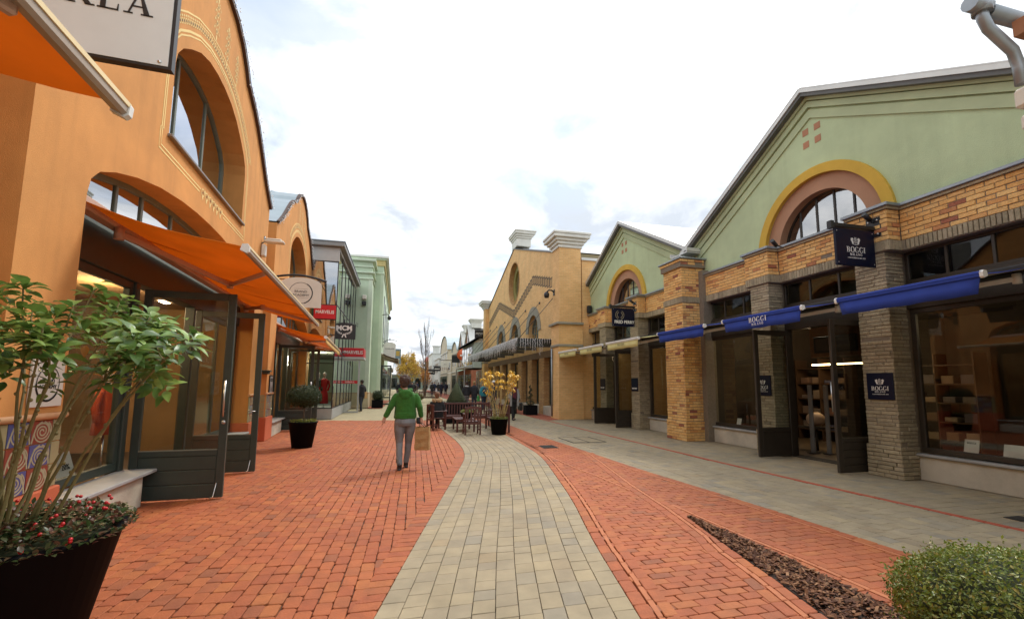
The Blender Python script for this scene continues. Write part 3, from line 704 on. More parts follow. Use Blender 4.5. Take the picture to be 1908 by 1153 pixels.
def orange_shop(label, scent):
    root = thing('gabled_shop', label, 'shop building', lpos(scent), TH, 'orange gabled shops on the left')
    # --- front wall with the arched shop opening and the upper window cut out
    ar = mirror(ARCH); gb = mirror(GABLE[::-1]); gb = [(x, z) for x, z in GABLE[::-1]]+[(-x, z) for x, z in GABLE[1:]]
    outer = [(3.42, 0), (4.25, 0)]+gb+[(-4.25, 0), (-3.42, 0)]+[(x, z) for x, z in ar[::-1]]
    hole = [(1.82, 4.93)]+mirror(UPW)[1:]
    m = MB(); m.panel(outer, [hole], PX, -.52, 0); m.obj('wall', M_orange, root)
    m = MB()
    for s in (-1, 1): m.box(-7, -.52, s*4.25, s*3.95, 0, 6.1)
    m.box(-7, -6.9, -3.95, 3.95, 0, 6.1); m.objs('side_wall', M_orange, root)
    # --- sheet roof following the gable, with a dark verge
    RO = [(x*1.0, z+.03) for x, z in gb]
    m = MB(); m.strip(RO, .03, PX, -7.1, -.02); m.obj('roof', M_roof, root)
    m = MB(); m.strip(RO, .07, PX, -.02, .06); m.obj('verge', M_edge, root)
    m = MB()
    for k in range(1, 8): m.strip([(x, z+.03) for x, z in RO], .02, PX, -k*.9-.03, -k*.9)
    m.objs('roof_seam', M_roof, root)
    # --- base, tiles, string course on the two piers
    for y0, y1 in ((-4.29, -3.40), (3.40, 4.29)):
        m = MB(); m.box(-.52, .045, y0, y1, 0, .645, 0, .012); m.obj('base', M_salmon, root)
        m = MB(); m.tube([(.016, y0-.004, 1.285), (.016, y1+.004, 1.285)], .03, 10); m.obj('string_course', mat('pale_orange_trim', (.66, .36, .17), .6), root)
    TW = .27; ms = [spiral_tile(M_tileb), spiral_tile(M_tiler), plain_tile(.12), plain_tile(TW)]
    for s in (-1, 1):
        for r_ in range(3):
            z = .645+.102+r_*.203
            link('tile', ms[2], root, (.004, s*3.485, z))
            for c in range(2): link('tile', ms[(r_+c+1) % 2], root, (.004, s*(3.55+TW/2+c*TW), z))
            link('tile', ms[2], root, (.004, s*(3.55+2*TW+.063), z))
        for r_ in range(3):                                  # return of the pier, plain tiles
            for k in range(2):
                o = link('tile', plain_tile(.24), root, (-.14-k*.245, s*4.254, .747+r_*.203)); o.rotation_euler = (0, 0, s*pi/2)
    # --- painted stencil band
    m = MB(); w = mirror(UPW)
    for o, wd in ((.17, .022), (.22, .022)): m.strip(offset(w, o), wd, PX, 0, .004)
    top = offset(w, .30)[2:-2]; m.strip(offset(w, .235)[2:-2], .018, PX, 0, .004); m.strip(offset(w, .47)[2:-2], .024, PX, 0, .004)
    for y, z, a in resample(offset(w, .35)[2:-2], .085):
        ring(m, y+.0, z, .042, .014, .004)
        diamond(m, y, z, .018, .018, 0, .005, 1)
    for y, z, a in resample(offset(w, .415)[2:-2], .085): diamond(m, y, z, .035, .02, a); 
    m.strip([(2.02, 4.93), (2.02, 4.70), (.55, 4.70)], .022, PX, 0, .004); m.strip([(-2.02, 4.93), (-2.02, 4.70), (-.55, 4.70)], .022, PX, 0, .004)
    m.strip([(2.07, 4.93), (2.07, 4.64), (.6, 4.64)], .022, PX, 0, .004); m.strip([(-2.07, 4.93), (-2.07, 4.64), (-.6, 4.64)], .022, PX, 0, .004)
    for y in (-.45, -.27, -.09, .09, .27, .45): ring(m, y, 4.68, .07, .02); diamond(m, y, 4.60, .03, .05); diamond(m, y+.09, 4.72, .03, .04); diamond(m, y, 4.68, .02, .02, 0, .005, 1)
    m.obj('stencil_band', [M_cream, M_edge], root, False)
    for s in (1,):
        for y, z, h in ((-.45, 7.78, .62), (.15, 7.72, .62), (.75, 7.66, .52)):
            mm = MB(); motif(mm, s*y, z, h); mm.obj('stencil_motif', [M_cream, M_edge], root, False)
    # --- upper window
    window_part(root, 'window', -1.8, 1.8, 4.97, 6.9, -.40, M_lgreen, mull=(-.62, .62), fw=.075, pane=M_coat, outline=[(1.8, 4.97)]+[(x, z) for x, z in mirror(UPW)[1:-1]]+[(-1.8, 4.97)])
    m = MB(); m.box(-.42, .06, -1.86, 1.86, 4.90, 4.945, 0, .008); m.obj('sill', mat('brown_grey_sill', (.2, .17, .15), .5), root)
    # --- shop front below the arch
    zt = 3.38
    window_part(root, 'transom_window', -3.4, 3.4, zt, 4.2, -.36, M_lgreen, mull=(-2.75, -2.1, -1.45, -.5, .55, 1.3, 2.0, 2.7), pane=M_coat, outline=[(3.40, zt)]+[(x, z) for x, z in ar]+[(-3.40, zt)])
    m = MB(); m.box(-.5, -.3, -3.42, 3.42, 2.92, zt, 0, .01); m.obj('fascia', M_dgreen, root)
    window_part(root, 'window', -3.40, -1.56, .46, 2.92, -.33, M_dgreen, fw=.10)
    window_part(root, 'window', .68, 3.40, .46, 2.92, -.33, M_dgreen, mull=(2.05,), fw=.10)
    m = MB(); m.box(-.45, -.3, -1.56, -1.44, 0, 2.92, 0, .008); m.box(-.45, -.3, .56, .68, 0, 2.92, 0, .008); m.objs('door_frame', M_dgreen, root)
    for y0, y1 in ((-3.42, -1.62), (.74, 3.42)):
        m = MB(); m.box(-.5, 0, y0, y1, 0, .40, 0, .01); m.obj('plinth', M_stone, root)
        m = MB(); m.box(-.34, .07, y0-.0, y1+(.22 if y1 < 0 else 0), .401, .445, 0, .008); m.obj('sill', M_sill, root)
    leaf_door(root, -1.40, -.26, .86, .02, 2.86, M_dgreen, M_glass, 1)
    leaf_door(root, .53, -.26, .84, .02, 2.86, M_dgreen, M_glass, 1, handle=False)
    # --- room behind
    m = MB(); m.box(-6.8, -.55, -3.9, 3.9, -.03, .012); m.obj('shop_floor', M_floor, root)
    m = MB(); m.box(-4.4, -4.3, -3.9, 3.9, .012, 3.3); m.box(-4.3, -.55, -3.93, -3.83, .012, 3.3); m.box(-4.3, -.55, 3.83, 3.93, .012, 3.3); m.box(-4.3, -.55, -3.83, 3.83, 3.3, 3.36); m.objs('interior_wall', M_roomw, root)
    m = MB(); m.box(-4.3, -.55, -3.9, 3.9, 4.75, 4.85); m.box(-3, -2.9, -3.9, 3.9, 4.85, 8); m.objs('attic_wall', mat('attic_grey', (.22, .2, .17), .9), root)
    m = MB()
    for y in (-2.6, -1.3, 1.2, 2.6): m.box(-1.6, -1.5, y-.15, y+.15, 3.28, 3.297)
    m.objs('ceiling_lamp', M_spot, root)
    m = MB()
    for y in (-2.4, 1.9):
        for z in (.6, 1.1, 1.6, 2.1): m.box(-4.25, -3.9, y-1.2, y+1.2, z, z+.03)
        for s in (-1.2, 0, 1.2): m.box(-4.28, -3.92, y+s-.02, y+s+.02, 0, 2.3)
    m.objs('shelf', mat('interior_wood', (.2, .1, .045), .6), root)
    return root
SHOP1 = orange_shop('nearest full orange gabled shop with arched upper window and stencilled band', 1.65)
SHOP2 = dup(SHOP1, lpos(11.18), TH, 'orange gabled shop beyond the first, beside the grey glass building')
SHOP0 = dup(SHOP1, lpos(-7.88), TH, 'orange shop at the left edge of the picture, behind the black bordered sign')
def links():
    for s, lab in ((-3.215, 'recessed orange link wall behind the black bordered sign'), (6.445, 'recessed orange link wall between the two orange gabled shops')):
        t = thing('link_building', lab, 'building', lpos(s), TH)
        m = MB(); m.box(-5, -.62, -.505, .505, 0, 6.0); m.obj('wall', M_orange, t)
        m = MB(); m.box(-.62, -.585, -.505, .505, 0, .64); m.obj('base', M_salmon, t)
        m = MB(); m.box(-5, -.5, -.6, .6, 6.0, 6.07, 0, .01); m.obj('roof', M_roof, t)
        m = MB(); m.tube([(-.5, -.5, 6.0), (-.5, .5, 6.0)], .06, 10); m.obj('gutter', M_zinc, t)
links()

# ---------------------------------------------------------------- awnings
def awning(label, root_loc, rz, y0, y1, zt, db, zb, m_cloth, bar_m, group, val=0.0, val_m=None, arms=(), arm_m=None, wall=-.1, sag=.06, under=None, lip_m=None):
    """folding arm awning: cassette on the wall, cloth down to a front bar, optional valance; x is outwards"""
    t = thing('awning', label, 'awning', root_loc, rz, group)
    m = MB(); n, k = 10, 6; P = []
    for i in range(n+1):
        a = y0+(y1-y0)*i/n
        for j in range(k+1):
            u = j/k; P.append((wall+(db-wall)*u, a, zt+(zb-zt)*u-sag*sin(pi*u)*(0.75+.25*sin(i*1.9))-.012*sin(i*2.3+u*5)))
    nn = len(P); vs = P+[(x, y, z-.006) for x, y, z in P]; fs = []; bot = []
    for i in range(n):
        for j in range(k):
            a = i*(k+1)+j; fs.append((a, a+1, a+k+2, a+k+1)); bot.append((nn+a, nn+a+k+1, nn+a+k+2, nn+a+1))
    for i in (0, n):
        for j in range(k): a = i*(k+1)+j; fs.append((a, a+1, nn+a+1, nn+a))
    b0 = len(m.f); m.add(vs, fs+bot, 0, True)
    for q in range(b0+len(fs), len(m.f)): m.mi[q] = 1
    for i in (2, 4, 6, 8):                                        # sewn seams
        a = y0+(y1-y0)*i/n
        m.tube([(wall+(db-wall)*j/k, a, zt+(zb-zt)*j/k-sag*sin(pi*j/k)*(0.75+.25*sin(i*1.9))-.005) for j in range(k+1)], .005, 4)
    m.obj('cloth', [m_cloth, under or m_cloth], t)
    m = MB(); pr = [(-.035, -.035), (.02, -.06), (.038, -.045), (.042, .0), (.025, .026), (-.02, .022)]
    m.add([(db+a, y0-.05, zb+b) for a, b in pr]+[(db+a, y1+.05, zb+b) for a, b in pr], [tuple(range(6)), tuple(range(6, 12))]+[(i, (i+1) % 6, 6+(i+1) % 6, 6+i) for i in range(6)])
    m.box(db+.036, db+.047, y0-.05, y1+.05, zb-.012, zb+.014, 1); m.obj('front_bar', [bar_m, lip_m or bar_m], t)
    for y in (y0-.05, y1+.05):
        m = MB(); q = MB(); pr2 = [(a*1.2, b*1.2) for a, b in pr]; w = .02
        q.add([(db+a, y-w, zb+b) for a, b in pr2]+[(db+a, y+w, zb+b) for a, b in pr2], [tuple(range(6)), tuple(range(6, 12))]+[(i, (i+1) % 6, 6+(i+1) % 6, 6+i) for i in range(6)]); q.obj('end_cap', M_white, t)
    m = MB(); m.box(wall-.12, wall+.03, y0-.02, y1+.02, zt-.07, zt+.07, 0, .02); m.obj('cassette', arm_m or M_dbrown, t)
    for ya, yb in arms:
        m = MB(); p0 = Vector((wall+.02, ya, zt-.13)); p2 = Vector((db-.03, ya+(yb-ya)*.2, zb-.05)); mid = Vector((wall+(db-wall)*.48, yb, (zt+zb)/2-.15))
        m.beam(p0, mid, .05, .07, c=.01); m.beam(mid, p2, .045, .06, c=.01); m.tube([mid+Vector((0, 0, -.05)), mid+Vector((0, 0, .05))], .045, 10); m.tube([p0+Vector((0, 0, -.07)), p0+Vector((0, 0, .07))], .05, 10); m.obj('arm', arm_m or M_white, t)
    if val:
        m = MB(); n = 16; vs = []
        for i in range(n+1):
            a = y0-.02+(y1-y0+.04)*i/n; w = .011*sin(i*1.9)+.004*sin(i*.7); tp = .05*(2*i/n-1)
            vs += [(db+.012, a, zb-.03), (db+.016+w*.6, a-tp*.5, zb-.02-val*.5), (db+.014+w, a-tp, zb-.02-val+.006*sin(i*1.3))]
        nn = len(vs); vs += [(x-.005, y, z) for x, y, z in vs]; fs = []
        for i in range(n):
            for j in range(2): a = i*3+j; fs += [(a, a+1, a+4, a+3), (nn+a, nn+a+3, nn+a+4, nn+a+1)]
            fs += [(i*3+2, nn+i*3+2, nn+i*3+5, i*3+5)]
        for i in (0, n): fs += [(i*3, i*3+1, nn+i*3+1, nn+i*3), (i*3+1, i*3+2, nn+i*3+2, nn+i*3+1)]
        m.add(vs, fs, 0, True); m.obj('valance', val_m or m_cloth, t)
    return t
M_bar = mat('taupe_awning_bar', (.40, .33, .26), .45, .04); M_lip = mat('cream_bar_lip', (.78, .62, .33), .5, .04); M_val = mat('pale_orange_valance', (.75, .5, .17), .8)
G = 'orange awnings over the left-hand shops'
awning('large orange awning at the top left corner with a long pale front bar', lpos(-7.88), TH, -3.3, 3.55, 3.42, 1.40, 3.10, M_awn_o, M_bar, G, lip_m=M_lip, arms=((-3.0, -1.4), (3.2, 1.6)), arm_m=M_pinkarm)
awning('orange awning with pinkish folding arms over the open dark green doors', lpos(1.65), TH, -3.3, 3.4, 3.42, 1.40, 3.06, M_awn_o, M_bar, G, lip_m=M_lip, arms=((-2.6, -.9), (3.0, 1.3)), arm_m=M_pinkarm)
awning('orange awning with hanging yellow valance over the second orange shop', lpos(11.18), TH, -3.3, 3.2, 3.38, 1.36, 3.0, M_awn_o, M_bar, G, lip_m=M_lip, val=.20, val_m=M_val, arms=((-2.6, -.9), (3.0, 1.3)), arm_m=M_pinkarm)

# ---------------------------------------------------------------- hanging signs on the left
def iron_bracket(t, d0, d1, z, bow=.12, thick=.022):
    m = MB(); n = 14
    m.tube([(d0+(d1-d0)*i/n, 0, z+bow*sin(pi*i/n*.9+.1)) for i in range(n+1)], thick, 8)
    m.tube([(d0, 0, z-.3), (d0+.04, 0, z-.28), (d0+.2, 0, z-.1), (d0+.26, 0, z+.06)], .014, 6)
    m.box(d0-.02, d0, -.06, .06, z-.4, z+.18, 0, .005)
    m.tube([(d1, 0, z+.04), (d1+.05, 0, z-.01), (d1+.045, 0, z-.14), (d1-.02, 0, z-.16), (d1-.05, 0, z-.08)], .012, 6)
    m.tube([(d0+.03, 0, z+.12), (d0+.15, 0, z+.16), (d0+.2, 0, z+.08)], .012, 6)
    m.obj('bracket', M_black, t)
def rim(outline, w): return outline
def left_signs():
    # FURLA: white board with a black edge
    t = thing('hanging_sign', 'white sign with black border and serif letters at the top left corner', 'sign', lpos(-3.2), TH)
    out = [(.13, 4.0), (1.19, 4.0), (1.19, 4.72)]+[(.66+.53*cos(R(a)), 4.72+.2*sin(R(a))) for a in range(15, 180, 15)]+[(.13, 4.72)]
    m = MB(); m.panel(out, [], lambda a, z, d: (a, d, z), -.03, .03); m.obj('border', M_black, t)
    m = MB(); m.panel([(.66+(x-.66)*.955, 4.36+(z-4.36)*.94) for x, z in out], [], lambda a, z, d: (a, d, z), -.034, .034); m.obj('board', mat('pale_grey_sign', (.66, .72, .72), .45, .03), t)
    serif('lettering', 'FURLA', .20, (.585, -.036, 4.50), 0, M_black, t, 1.1)
    m = MB(); m.lathe([(.001, .006), (.012, .006), (.012, 0)], (0, 0, 0), 10, M=Matrix.Translation((1.11, -.034, 4.05)) @ Matrix.Rotation(pi/2, 4, 'X')); m.obj('bolt', M_steel, t)
    iron_bracket(t, -.55, 1.25, 5.0)
    # BRAND ACADEMY
    t = thing('hanging_sign', 'off-white arched sign with BRAND ACADEMY in a black circle', 'sign', lpos(6.45), TH)
    out = [(.27, 3.66), (1.33, 3.66), (1.33, 4.3)]+[(.8+.53*cos(R(a)), 4.3+.2*sin(R(a))) for a in range(15, 180, 15)]+[(.27, 4.3)]
    m = MB(); m.panel(out, [], lambda a, z, d: (a, d, z), -.02, .02); m.obj('board', M_offwhite, t)
    m = MB()
    for r, w, a0, a1 in ((.30, .012, 0, 360), (.31, .028, -70, 60)):
        for p in arcpoly(.8, 4.06, r, r, w, w, a0, a1, 30): m.face([(a, -.023, b) for a, b in p])
    for z in (4.18, 3.93): m.face([(.62, -.023, z), (.98, -.023, z), (.98, -.023, z-.004), (.62, -.023, z-.004)])
    m.obj('circle', M_black, t, False)
    text('lettering', 'BRAND', .088, (.8, -.024, 4.10), (pi/2, 0, 0), M_black, t, sx=1.1); text('lettering', 'ACADEMY', .088, (.8, -.024, 4.0), (pi/2, 0, 0), M_black, t, sx=1.05)
    n = 14; m = MB(); m.tube([(-.55+2.0*i/n, 0, 4.36+.2*sin(pi*min(1, max(0, (i/n-.15)*1.05)))) for i in range(n+1)], .03, 8)
    m.tube([(1.45, 0, 4.38), (1.45, 0, 4.12), (1.30, 0, 4.34), (1.44, 0, 4.30)], .016, 6); m.tube([(-.5, 0, 4.2), (-.3, 0, 4.3), (.1, 0, 4.48)], .014, 6); m.box(-.6, -.57, -.08, .08, 4.1, 4.6)
    m.tube([(-.55, 0, 4.42), (1.45, 0, 4.42)], .012, 6); m.obj('bracket', M_black, t)
    # MCM
    t = thing('hanging_sign', 'black MCM sign with white laurel emblem on an iron bracket', 'sign', lpos(15.0), TH)
    out = [(.98, 3.58), (1.98, 3.58), (1.98, 4.22)]+[(1.48+.5*cos(R(a)), 4.22+.11*sin(R(a))) for a in range(15, 180, 15)]+[(.98, 4.22)]
    m = MB(); m.panel(out, [], lambda a, z, d: (a, d, z), -.02, .02); m.obj('board', M_black, t)
    text('lettering', 'MCM', .30, (1.48, -.024, 4.09), (pi/2, 0, 0), M_white, t, bold=.012)
    m = MB()
    for s in (-1, 1):
        for k in range(6):
            a = R(-95+s*(14+k*15)); x, z = 1.48+.27*cos(a)*1.05, 4.03+.22*sin(a); w = .034
            for dz in (-1, 1):
                m.face([(x, -.024, z), (x+s*.05, -.024, z+dz*.03+.01), (x+s*.075, -.024, z+dz*.035+.035), (x+s*.03, -.024, z+dz*.02+.04)])
        m.face([(1.48, -.024, 3.82), (1.48+s*.06, -.024, 3.80), (1.48+s*.11, -.024, 3.66), (1.48+s*.06, -.024, 3.66)])
    for p in arcpoly(1.48, 3.80, .055, .04, .015, .015, 0, 360, 14): m.face([(a, -.025, b) for a, b in p])
    m.obj('laurel_emblem', M_white, t, False)
    m = MB()
    for z in (4.36, 4.28): m.tube([(.05, 0, z), (2.0, 0, z-.02)], .014, 6)
    for a in (.1, .45, .8): m.tube([(a, 0, 4.36), (a+.12, 0, 4.05), (a+.3, 0, 3.98)], .012, 6)
    m.tube([(.05, 0, 4.36), (.05, 0, 3.95), (.9, 0, 3.98)], .014, 6); m.tube([(1.48, 0, 4.3), (1.48, 0, 4.5)], .03, 6); m.tube([(2.0, 0, 4.34), (2.06, 0, 4.34), (2.06, 0, 4.16), (1.96, 0, 4.3)], .014, 6)
    m.tube([(1.48, 0, 4.45), (1.1, 0, 5.2)], .006, 5); m.obj('bracket', M_black, t)
    # plaques on the piers
    t = thing('wall_plaque', 'white square plaque with black circle on the first orange pier', 'plaque', lpos(-2.05), TH)
    m = MB(); m.box(.003, .022, -.215, .215, 1.37, 1.78, 0, .004); m.obj('board', M_offwhite, t)
    m = MB()
    for r, w, a0, a1 in ((.155, .01, 0, 360), (.162, .02, 180, 330)):
        for p in arcpoly(0, 1.575, r, r, w, w, a0, a1, 26): m.face([(.0245, a, b) for a, b in p])
    m.obj('circle', M_black, t, False); text('lettering', 'BRAND', .05, (.0245, 0, 1.595), (pi/2, 0, pi/2), M_black, t); text('lettering', 'ACADEMY', .05, (.0245, 0, 1.545), (pi/2, 0, pi/2), M_black, t)
    t = thing('wall_plaque', 'narrow black plaque with white emblem on the second orange pier', 'plaque', lpos(7.4), TH)
    m = MB(); m.box(.003, .03, -.2, .2, 1.22, 1.80, 0, .006); m.obj('board', M_black, t); m = MB(); m.box(.031, .034, -.16, .16, 1.26, 1.76); m.obj('face', mat('grey_plaque', (.5, .5, .48), .4), t)
    text('lettering', 'MCM', .13, (.036, 0, 1.66), (pi/2, 0, pi/2), M_black, t, bold=.004); m = MB()
    for s in (-1, 1): m.face([(.036, 0, 1.36), (.036, s*.12, 1.56), (.036, s*.09, 1.42), (.036, s*.03, 1.30)])
    m.obj('emblem', M_black, t, False)
    t = thing('ash_tray', 'small dark wall box above the tiles between the two orange shops', 'wall box', lpos(6.9), TH); m = MB(); m.box(-.13, .1, -.13, .1, 1.88, 1.93, 0, .01); m.box(-.1, .06, -.1, .08, 1.82, 1.88, 0, .01); m.obj('box', M_dgreen, t)
    # floodlight and its ballast box
    t = thing('floodlight', 'pale floodlight with box on the first orange shop beside the gutter', 'floodlight', lpos(5.3), TH)
    m = MB(); m.box(.01, .11, -.08, .1, 4.72, 5.02, 0, .02); m.obj('ballast_box', M_offwhite, t)
    m = MB(); m.box(.06, .52, -.1, .1, 5.08, 5.14, 0, .02, Matrix.Translation((0, 0, 0)) @ Matrix.Rotation(0, 4, 'Y')); m.box(.1, .46, -.08, .08, 5.14, 5.19, 0, .02); m.obj('lamp_head', M_offwhite, t)
    m = MB(); m.tube([(.0, 0, 5.05), (.06, 0, 5.1), (.06, 0, 5.24)], .02, 8); m.tube([(.05, 0, 5.2), (.2, 0, 5.16)], .014, 6); m.obj('bracket', M_zinc, t)
left_signs()

# ================================================================= BRICK SHOPS WITH SAGE GABLES (right)
BRM = {}
def brick_mesh(w, h):
    """one brick face, front towards +x, arrises chamfered; 18 triangles"""
    k = (round(w, 3), round(h, 3))
    if k not in BRM:
        m = MB(); c = .006; a, b = w/2, h/2
        o = [(-a, -b), (a, -b), (a, b), (-a, b)]; i = [(-a+c, -b+c), (a-c, -b+c), (a-c, b-c), (-a+c, b-c)]
        vs = [(-.03, y, z) for y, z in o]+[(-c, y, z) for y, z in o]+[(0, y, z) for y, z in i]
        fs = [(8, 9, 10, 11)]
        for q in range(4): r_ = (q+1) % 4; fs += [(4+q, 4+r_, 8+r_, 8+q), (q, r_, 4+r_, 4+q)]
        BRM[k] = (vs, fs)
    return BRM[k]
class Masonry:
    """collects bricks in a building's own coordinates"""
    def __init__(s): s.it = []
    def wall(s, x, y, rz, L, z0, z1, bl, bh, mi, jt=.010, bond=.5, rough=.004):
        """a rectangle of bricks of length L starting at (x, y), running along direction rz, outward face to its right"""
        ux, uy = cos(rz), sin(rz); nr = max(1, round((z1-z0)/bh)); ph = (z1-z0)/nr
        for r_ in range(nr):
            t = -(bond*bl if r_ % 2 else 0)-(rng.random()*.06 if mi else 0)
            while t < L-.002:
                w = bl*(rng.choice((.8, 1, 1, 1.2)) if mi == 1 else 1); a, b = max(t, 0), min(t+w, L)
                if b-a > .03:
                    m = (a+b)/2; s.it.append((x+ux*m+rng.gauss(0, rough)*0+uy*rng.gauss(0, rough), y+uy*m-ux*rng.gauss(0, rough), z0+(r_+.5)*ph, rz-pi/2, b-a-jt, ph-jt, mi))
                t += w
    def soldier(s, x, y, rz, L, z0, z1, bw, mi):
        n = max(1, round(L/bw)); w = L/n
        for i in range(n): m = (i+.5)*w; s.it.append((x+cos(rz)*m, y+sin(rz)*m, (z0+z1)/2, rz-pi/2, w-.008, z1-z0-.008, mi))
    def build(s, root, mats, part='brick', limit=300):
        M = Matrix.Translation(root.location) @ Matrix.Rotation(root.rotation_euler.z, 4, 'Z'); big = []; rest = []
        for it in s.it:
            w = M @ Vector(it[:3]); q = proj(w); nrm = M.to_3x3() @ Vector((cos(it[3]), sin(it[3]), 0))
            if q and -10 < q[0] < 1918 and -10 < q[1] < 1163 and nrm.dot(Vector((0, 0, 1.6))-w) > 0: big.append((-it[4]*it[5]*nrm.dot((Vector((0, 0, 1.6))-w).normalized())/q[2]**2, it))
            else: rest.append(it)
        big.sort(key=lambda t: t[0]); rest += [b[1] for b in big[limit:]]; cache = {}
        for _, it in big[:limit]:
            k = (round(it[4], 2), round(it[5], 3), it[6])
            if k not in cache:
                m = MB(); m.add(*brick_mesh(k[0]-.002, k[1])); cache[k] = m.mesh(part, mats[it[6]], False)
            link(part, cache[k], root, it[:3], it[3])
        if rest:
            m = MB()
            for x, y, z, rz, w, h, mi in rest:
                vs, fs = brick_mesh(w, h); c, sn = cos(rz), sin(rz); m.r = rng.random()
                m.add([(x+a*c-b*sn, y+a*sn+b*c, z+e) for a, b, e in vs], fs, mi)
            tag(m.obj(part, mats, root, False), kind='stuff')
def arc2(r, z, a0=0, a1=180, n=28, sx=1.0): return [(r*cos(R(a0+(a1-a0)*i/n))*sx, z+r*sin(R(a0+(a1-a0)*i/n))) for i in range(n+1)]
M_roofw = mat('pale_zinc_roof', (.62, .62, .58), .4, .06, 2, metal=.3); M_fascia = mat('dark_grey_fascia', (.10, .10, .09), .5, .08)
BX = 8.9
def brick_shop(label, yc, win_far):
    root = thing('brick_shop', label, 'shop building', (BX, yc, 0), pi, 'brick shops with sage green gables on the right')
    # gable wall, mouldings, roof
    m = MB(); hole = arc2(1.45, 4.80)
    m.panel([(1.45, 4.74), (4.36, 4.74), (4.36, 5.80), (0, 8.16), (-4.36, 5.80), (-4.36, 4.74), (-1.45, 4.74)]+hole[::-1][0:], [], PX, -.35, 0); m.obj('gable_wall', M_green, root)
    for o, w, d in ((.37, .20, .035), (.18, .14, .07), (.06, .08, .11)):
        m = MB(); m.strip([(4.36, 5.80-o*1.14), (0, 8.16-o*1.14), (-4.36, 5.80-o*1.14)], w, PX, 0, d); m.obj('moulding', M_greentrim, root)
    m = MB(); m.strip([(4.62, 5.66), (0, 8.17), (-4.62, 5.66)], .09, PX, 0, .24); m.obj('fascia_board', M_fascia, root)
    m = MB(); m.strip([(4.66, 5.73), (0, 8.26), (-4.66, 5.73)], .10, PX, -9, .27); m.obj('roof', M_roofw, root)
    m = MB()
    for k in range(0, 9):
        for s in (-1, 1): m.beam((.26-k*1.0, s*.02, 8.305), (.26-k*1.0, s*4.68, 5.775), .03, .02)
    m.objs('roof_seam', M_roofw, root)
    m = MB(); m.box(-9, -.35, -4.30, -4.2, 0, 5.75); m.box(-9, -.35, 4.2, 4.30, 0, 5.75); m.box(-9, -8.9, -4.2, 4.2, 0, 5.75); m.objs('rear_wall', M_green, root)
    # arch
    m = MB(); m.strip(arc2(1.55, 4.80), .21, PX, -.02, .07); m.obj('gold_arch', M_gold, root)
    m = MB(); m.panel(arc2(1.45, 4.8)+arc2(1.10, 4.8)[::-1], [], PX, -.36, -.03); m.obj('pink_arch', M_pink, root)
    window_part(root, 'arch_window', -1.12, 1.12, 4.82, 5.9, -.22, M_dbrown, mull=(-.66, -.22, .22, .66), fw=.055, pane=M_refl, outline=arc2(1.12, 4.82))
    for sy in (-.15, .15):
        for sz in (-.15, .15):
            m = MB(); m.box(0, .008, sy-.075, sy+.075, 7.22+sz-.075, 7.22+sz+.075); m.obj('inset_tile', mat('terracotta_tile', (.42, .2, .11), .8), root)
    # parapet with cap and soldier course: piers stand proud
    B = Masonry(); seg = [(-3.87, -1.74, .12), (-1.74, -1.0, .43), (-1.0, 1.0, .12), (1.0, 1.74, .43), (1.74, 4.3, .12)]
    mt = MB(); cap = MB(); ledge = MB()
    for y0, y1, d in seg:
        mt.box(-.3, d-.011, y0+(.012 if d > .2 else 0), y1-(.012 if d > .2 else 0), 4.03, 4.80)
        B.wall(d, y0, pi/2, y1-y0, 4.23, 4.79, .25, .08, 0); B.soldier(d+.012, y0, pi/2, y1-y0, 4.04, 4.225, .072, 1)
        e = .07 if d > .2 else 0
        cap.box(-.05, d+.075, y0-e, y1+e, 4.845 if d > .2 else 4.846, 4.905 if d > .2 else 4.903, 0, .008); ledge.box(-.1, d+.035, y0-e*.5, y1+e*.5, 4.795, 4.845)
        if d > .2:
            for s, ye in ((-1, y0), (1, y1)):
                if s > 0: B.wall(d, ye, pi, .31, 4.23, 4.79, .25, .08, 0); B.soldier(d, ye+.012, pi, .31, 4.04, 4.225, .072, 1)
                else: B.wall(.12, ye, 0, .31, 4.23, 4.79, .25, .08, 0); B.soldier(.12, ye-.012, 0, .31, 4.04, 4.225, .072, 1)
    mt.objs('masonry_core', M_mortar, root); cap.objs('cap', M_zinc, root); ledge.objs('ledge', M_gbrick, root)
    # grey brick piers either side of the door
    for s in (-1, 1):
        y0, y1 = (1.06, 1.63) if s > 0 else (-1.63, -1.06)
        m = MB(); m.box(-.2, .389, y0+.011, y1-.011, 0, 4.035); m.obj('pier_core', M_mortar, root)
        for z0, z1, e in ((0, .56, .022), (.565, 4.03, 0)):
            B.wall(.40+e, y0-e, pi/2, y1-y0+2*e, z0, z1, .27, .066, 1); B.wall(.40+e, y1+e, pi, .42+e, z0, z1, .27, .066, 1); B.wall(-.02, y0-e, 0, .42+e, z0, z1, .27, .066, 1)
    B.build(root, [M_obrick, M_gbrick])
    # shop windows, transoms, plinths
    wins = [(1.66, 4.2), (-win_far, -1.66)]
    for y0, y1 in wins:
        L = y1-y0; nm = 4 if L > 2.2 else 3
        window_part(root, 'window', y0, y1, .47, 2.98, -.03, M_dbrown, fw=.085)
        window_part(root, 'transom_window', y0, y1, 3.46, 4.03, -.03, M_dbrown, mull=[y0+L*k/nm for k in range(1, nm)], fw=.055)
        m = MB(); m.box(-.2, .0, y0-.02, y1+.02, 2.98, 3.46, 0, .01); m.obj('fascia', M_dbrown, root)
        m = MB(); m.box(-.3, .03, y0-.03, y1+.03, 0, .405, 0, .01); m.obj('plinth', M_stone, root)
        m = MB(); m.box(-.12, .085, y0-.04, y1+.03, .406, .45, 0, .008); m.obj('sill', M_sill, root)
    window_part(root, 'transom_window', -1.05, 1.05, 3.46, 4.03, -.03, M_dbrown, mull=(-.35, .35), fw=.055)
    m = MB(); m.box(-.2, .0, -1.06, 1.06, 2.9, 3.46, 0, .01); m.obj('fascia', M_dbrown, root)
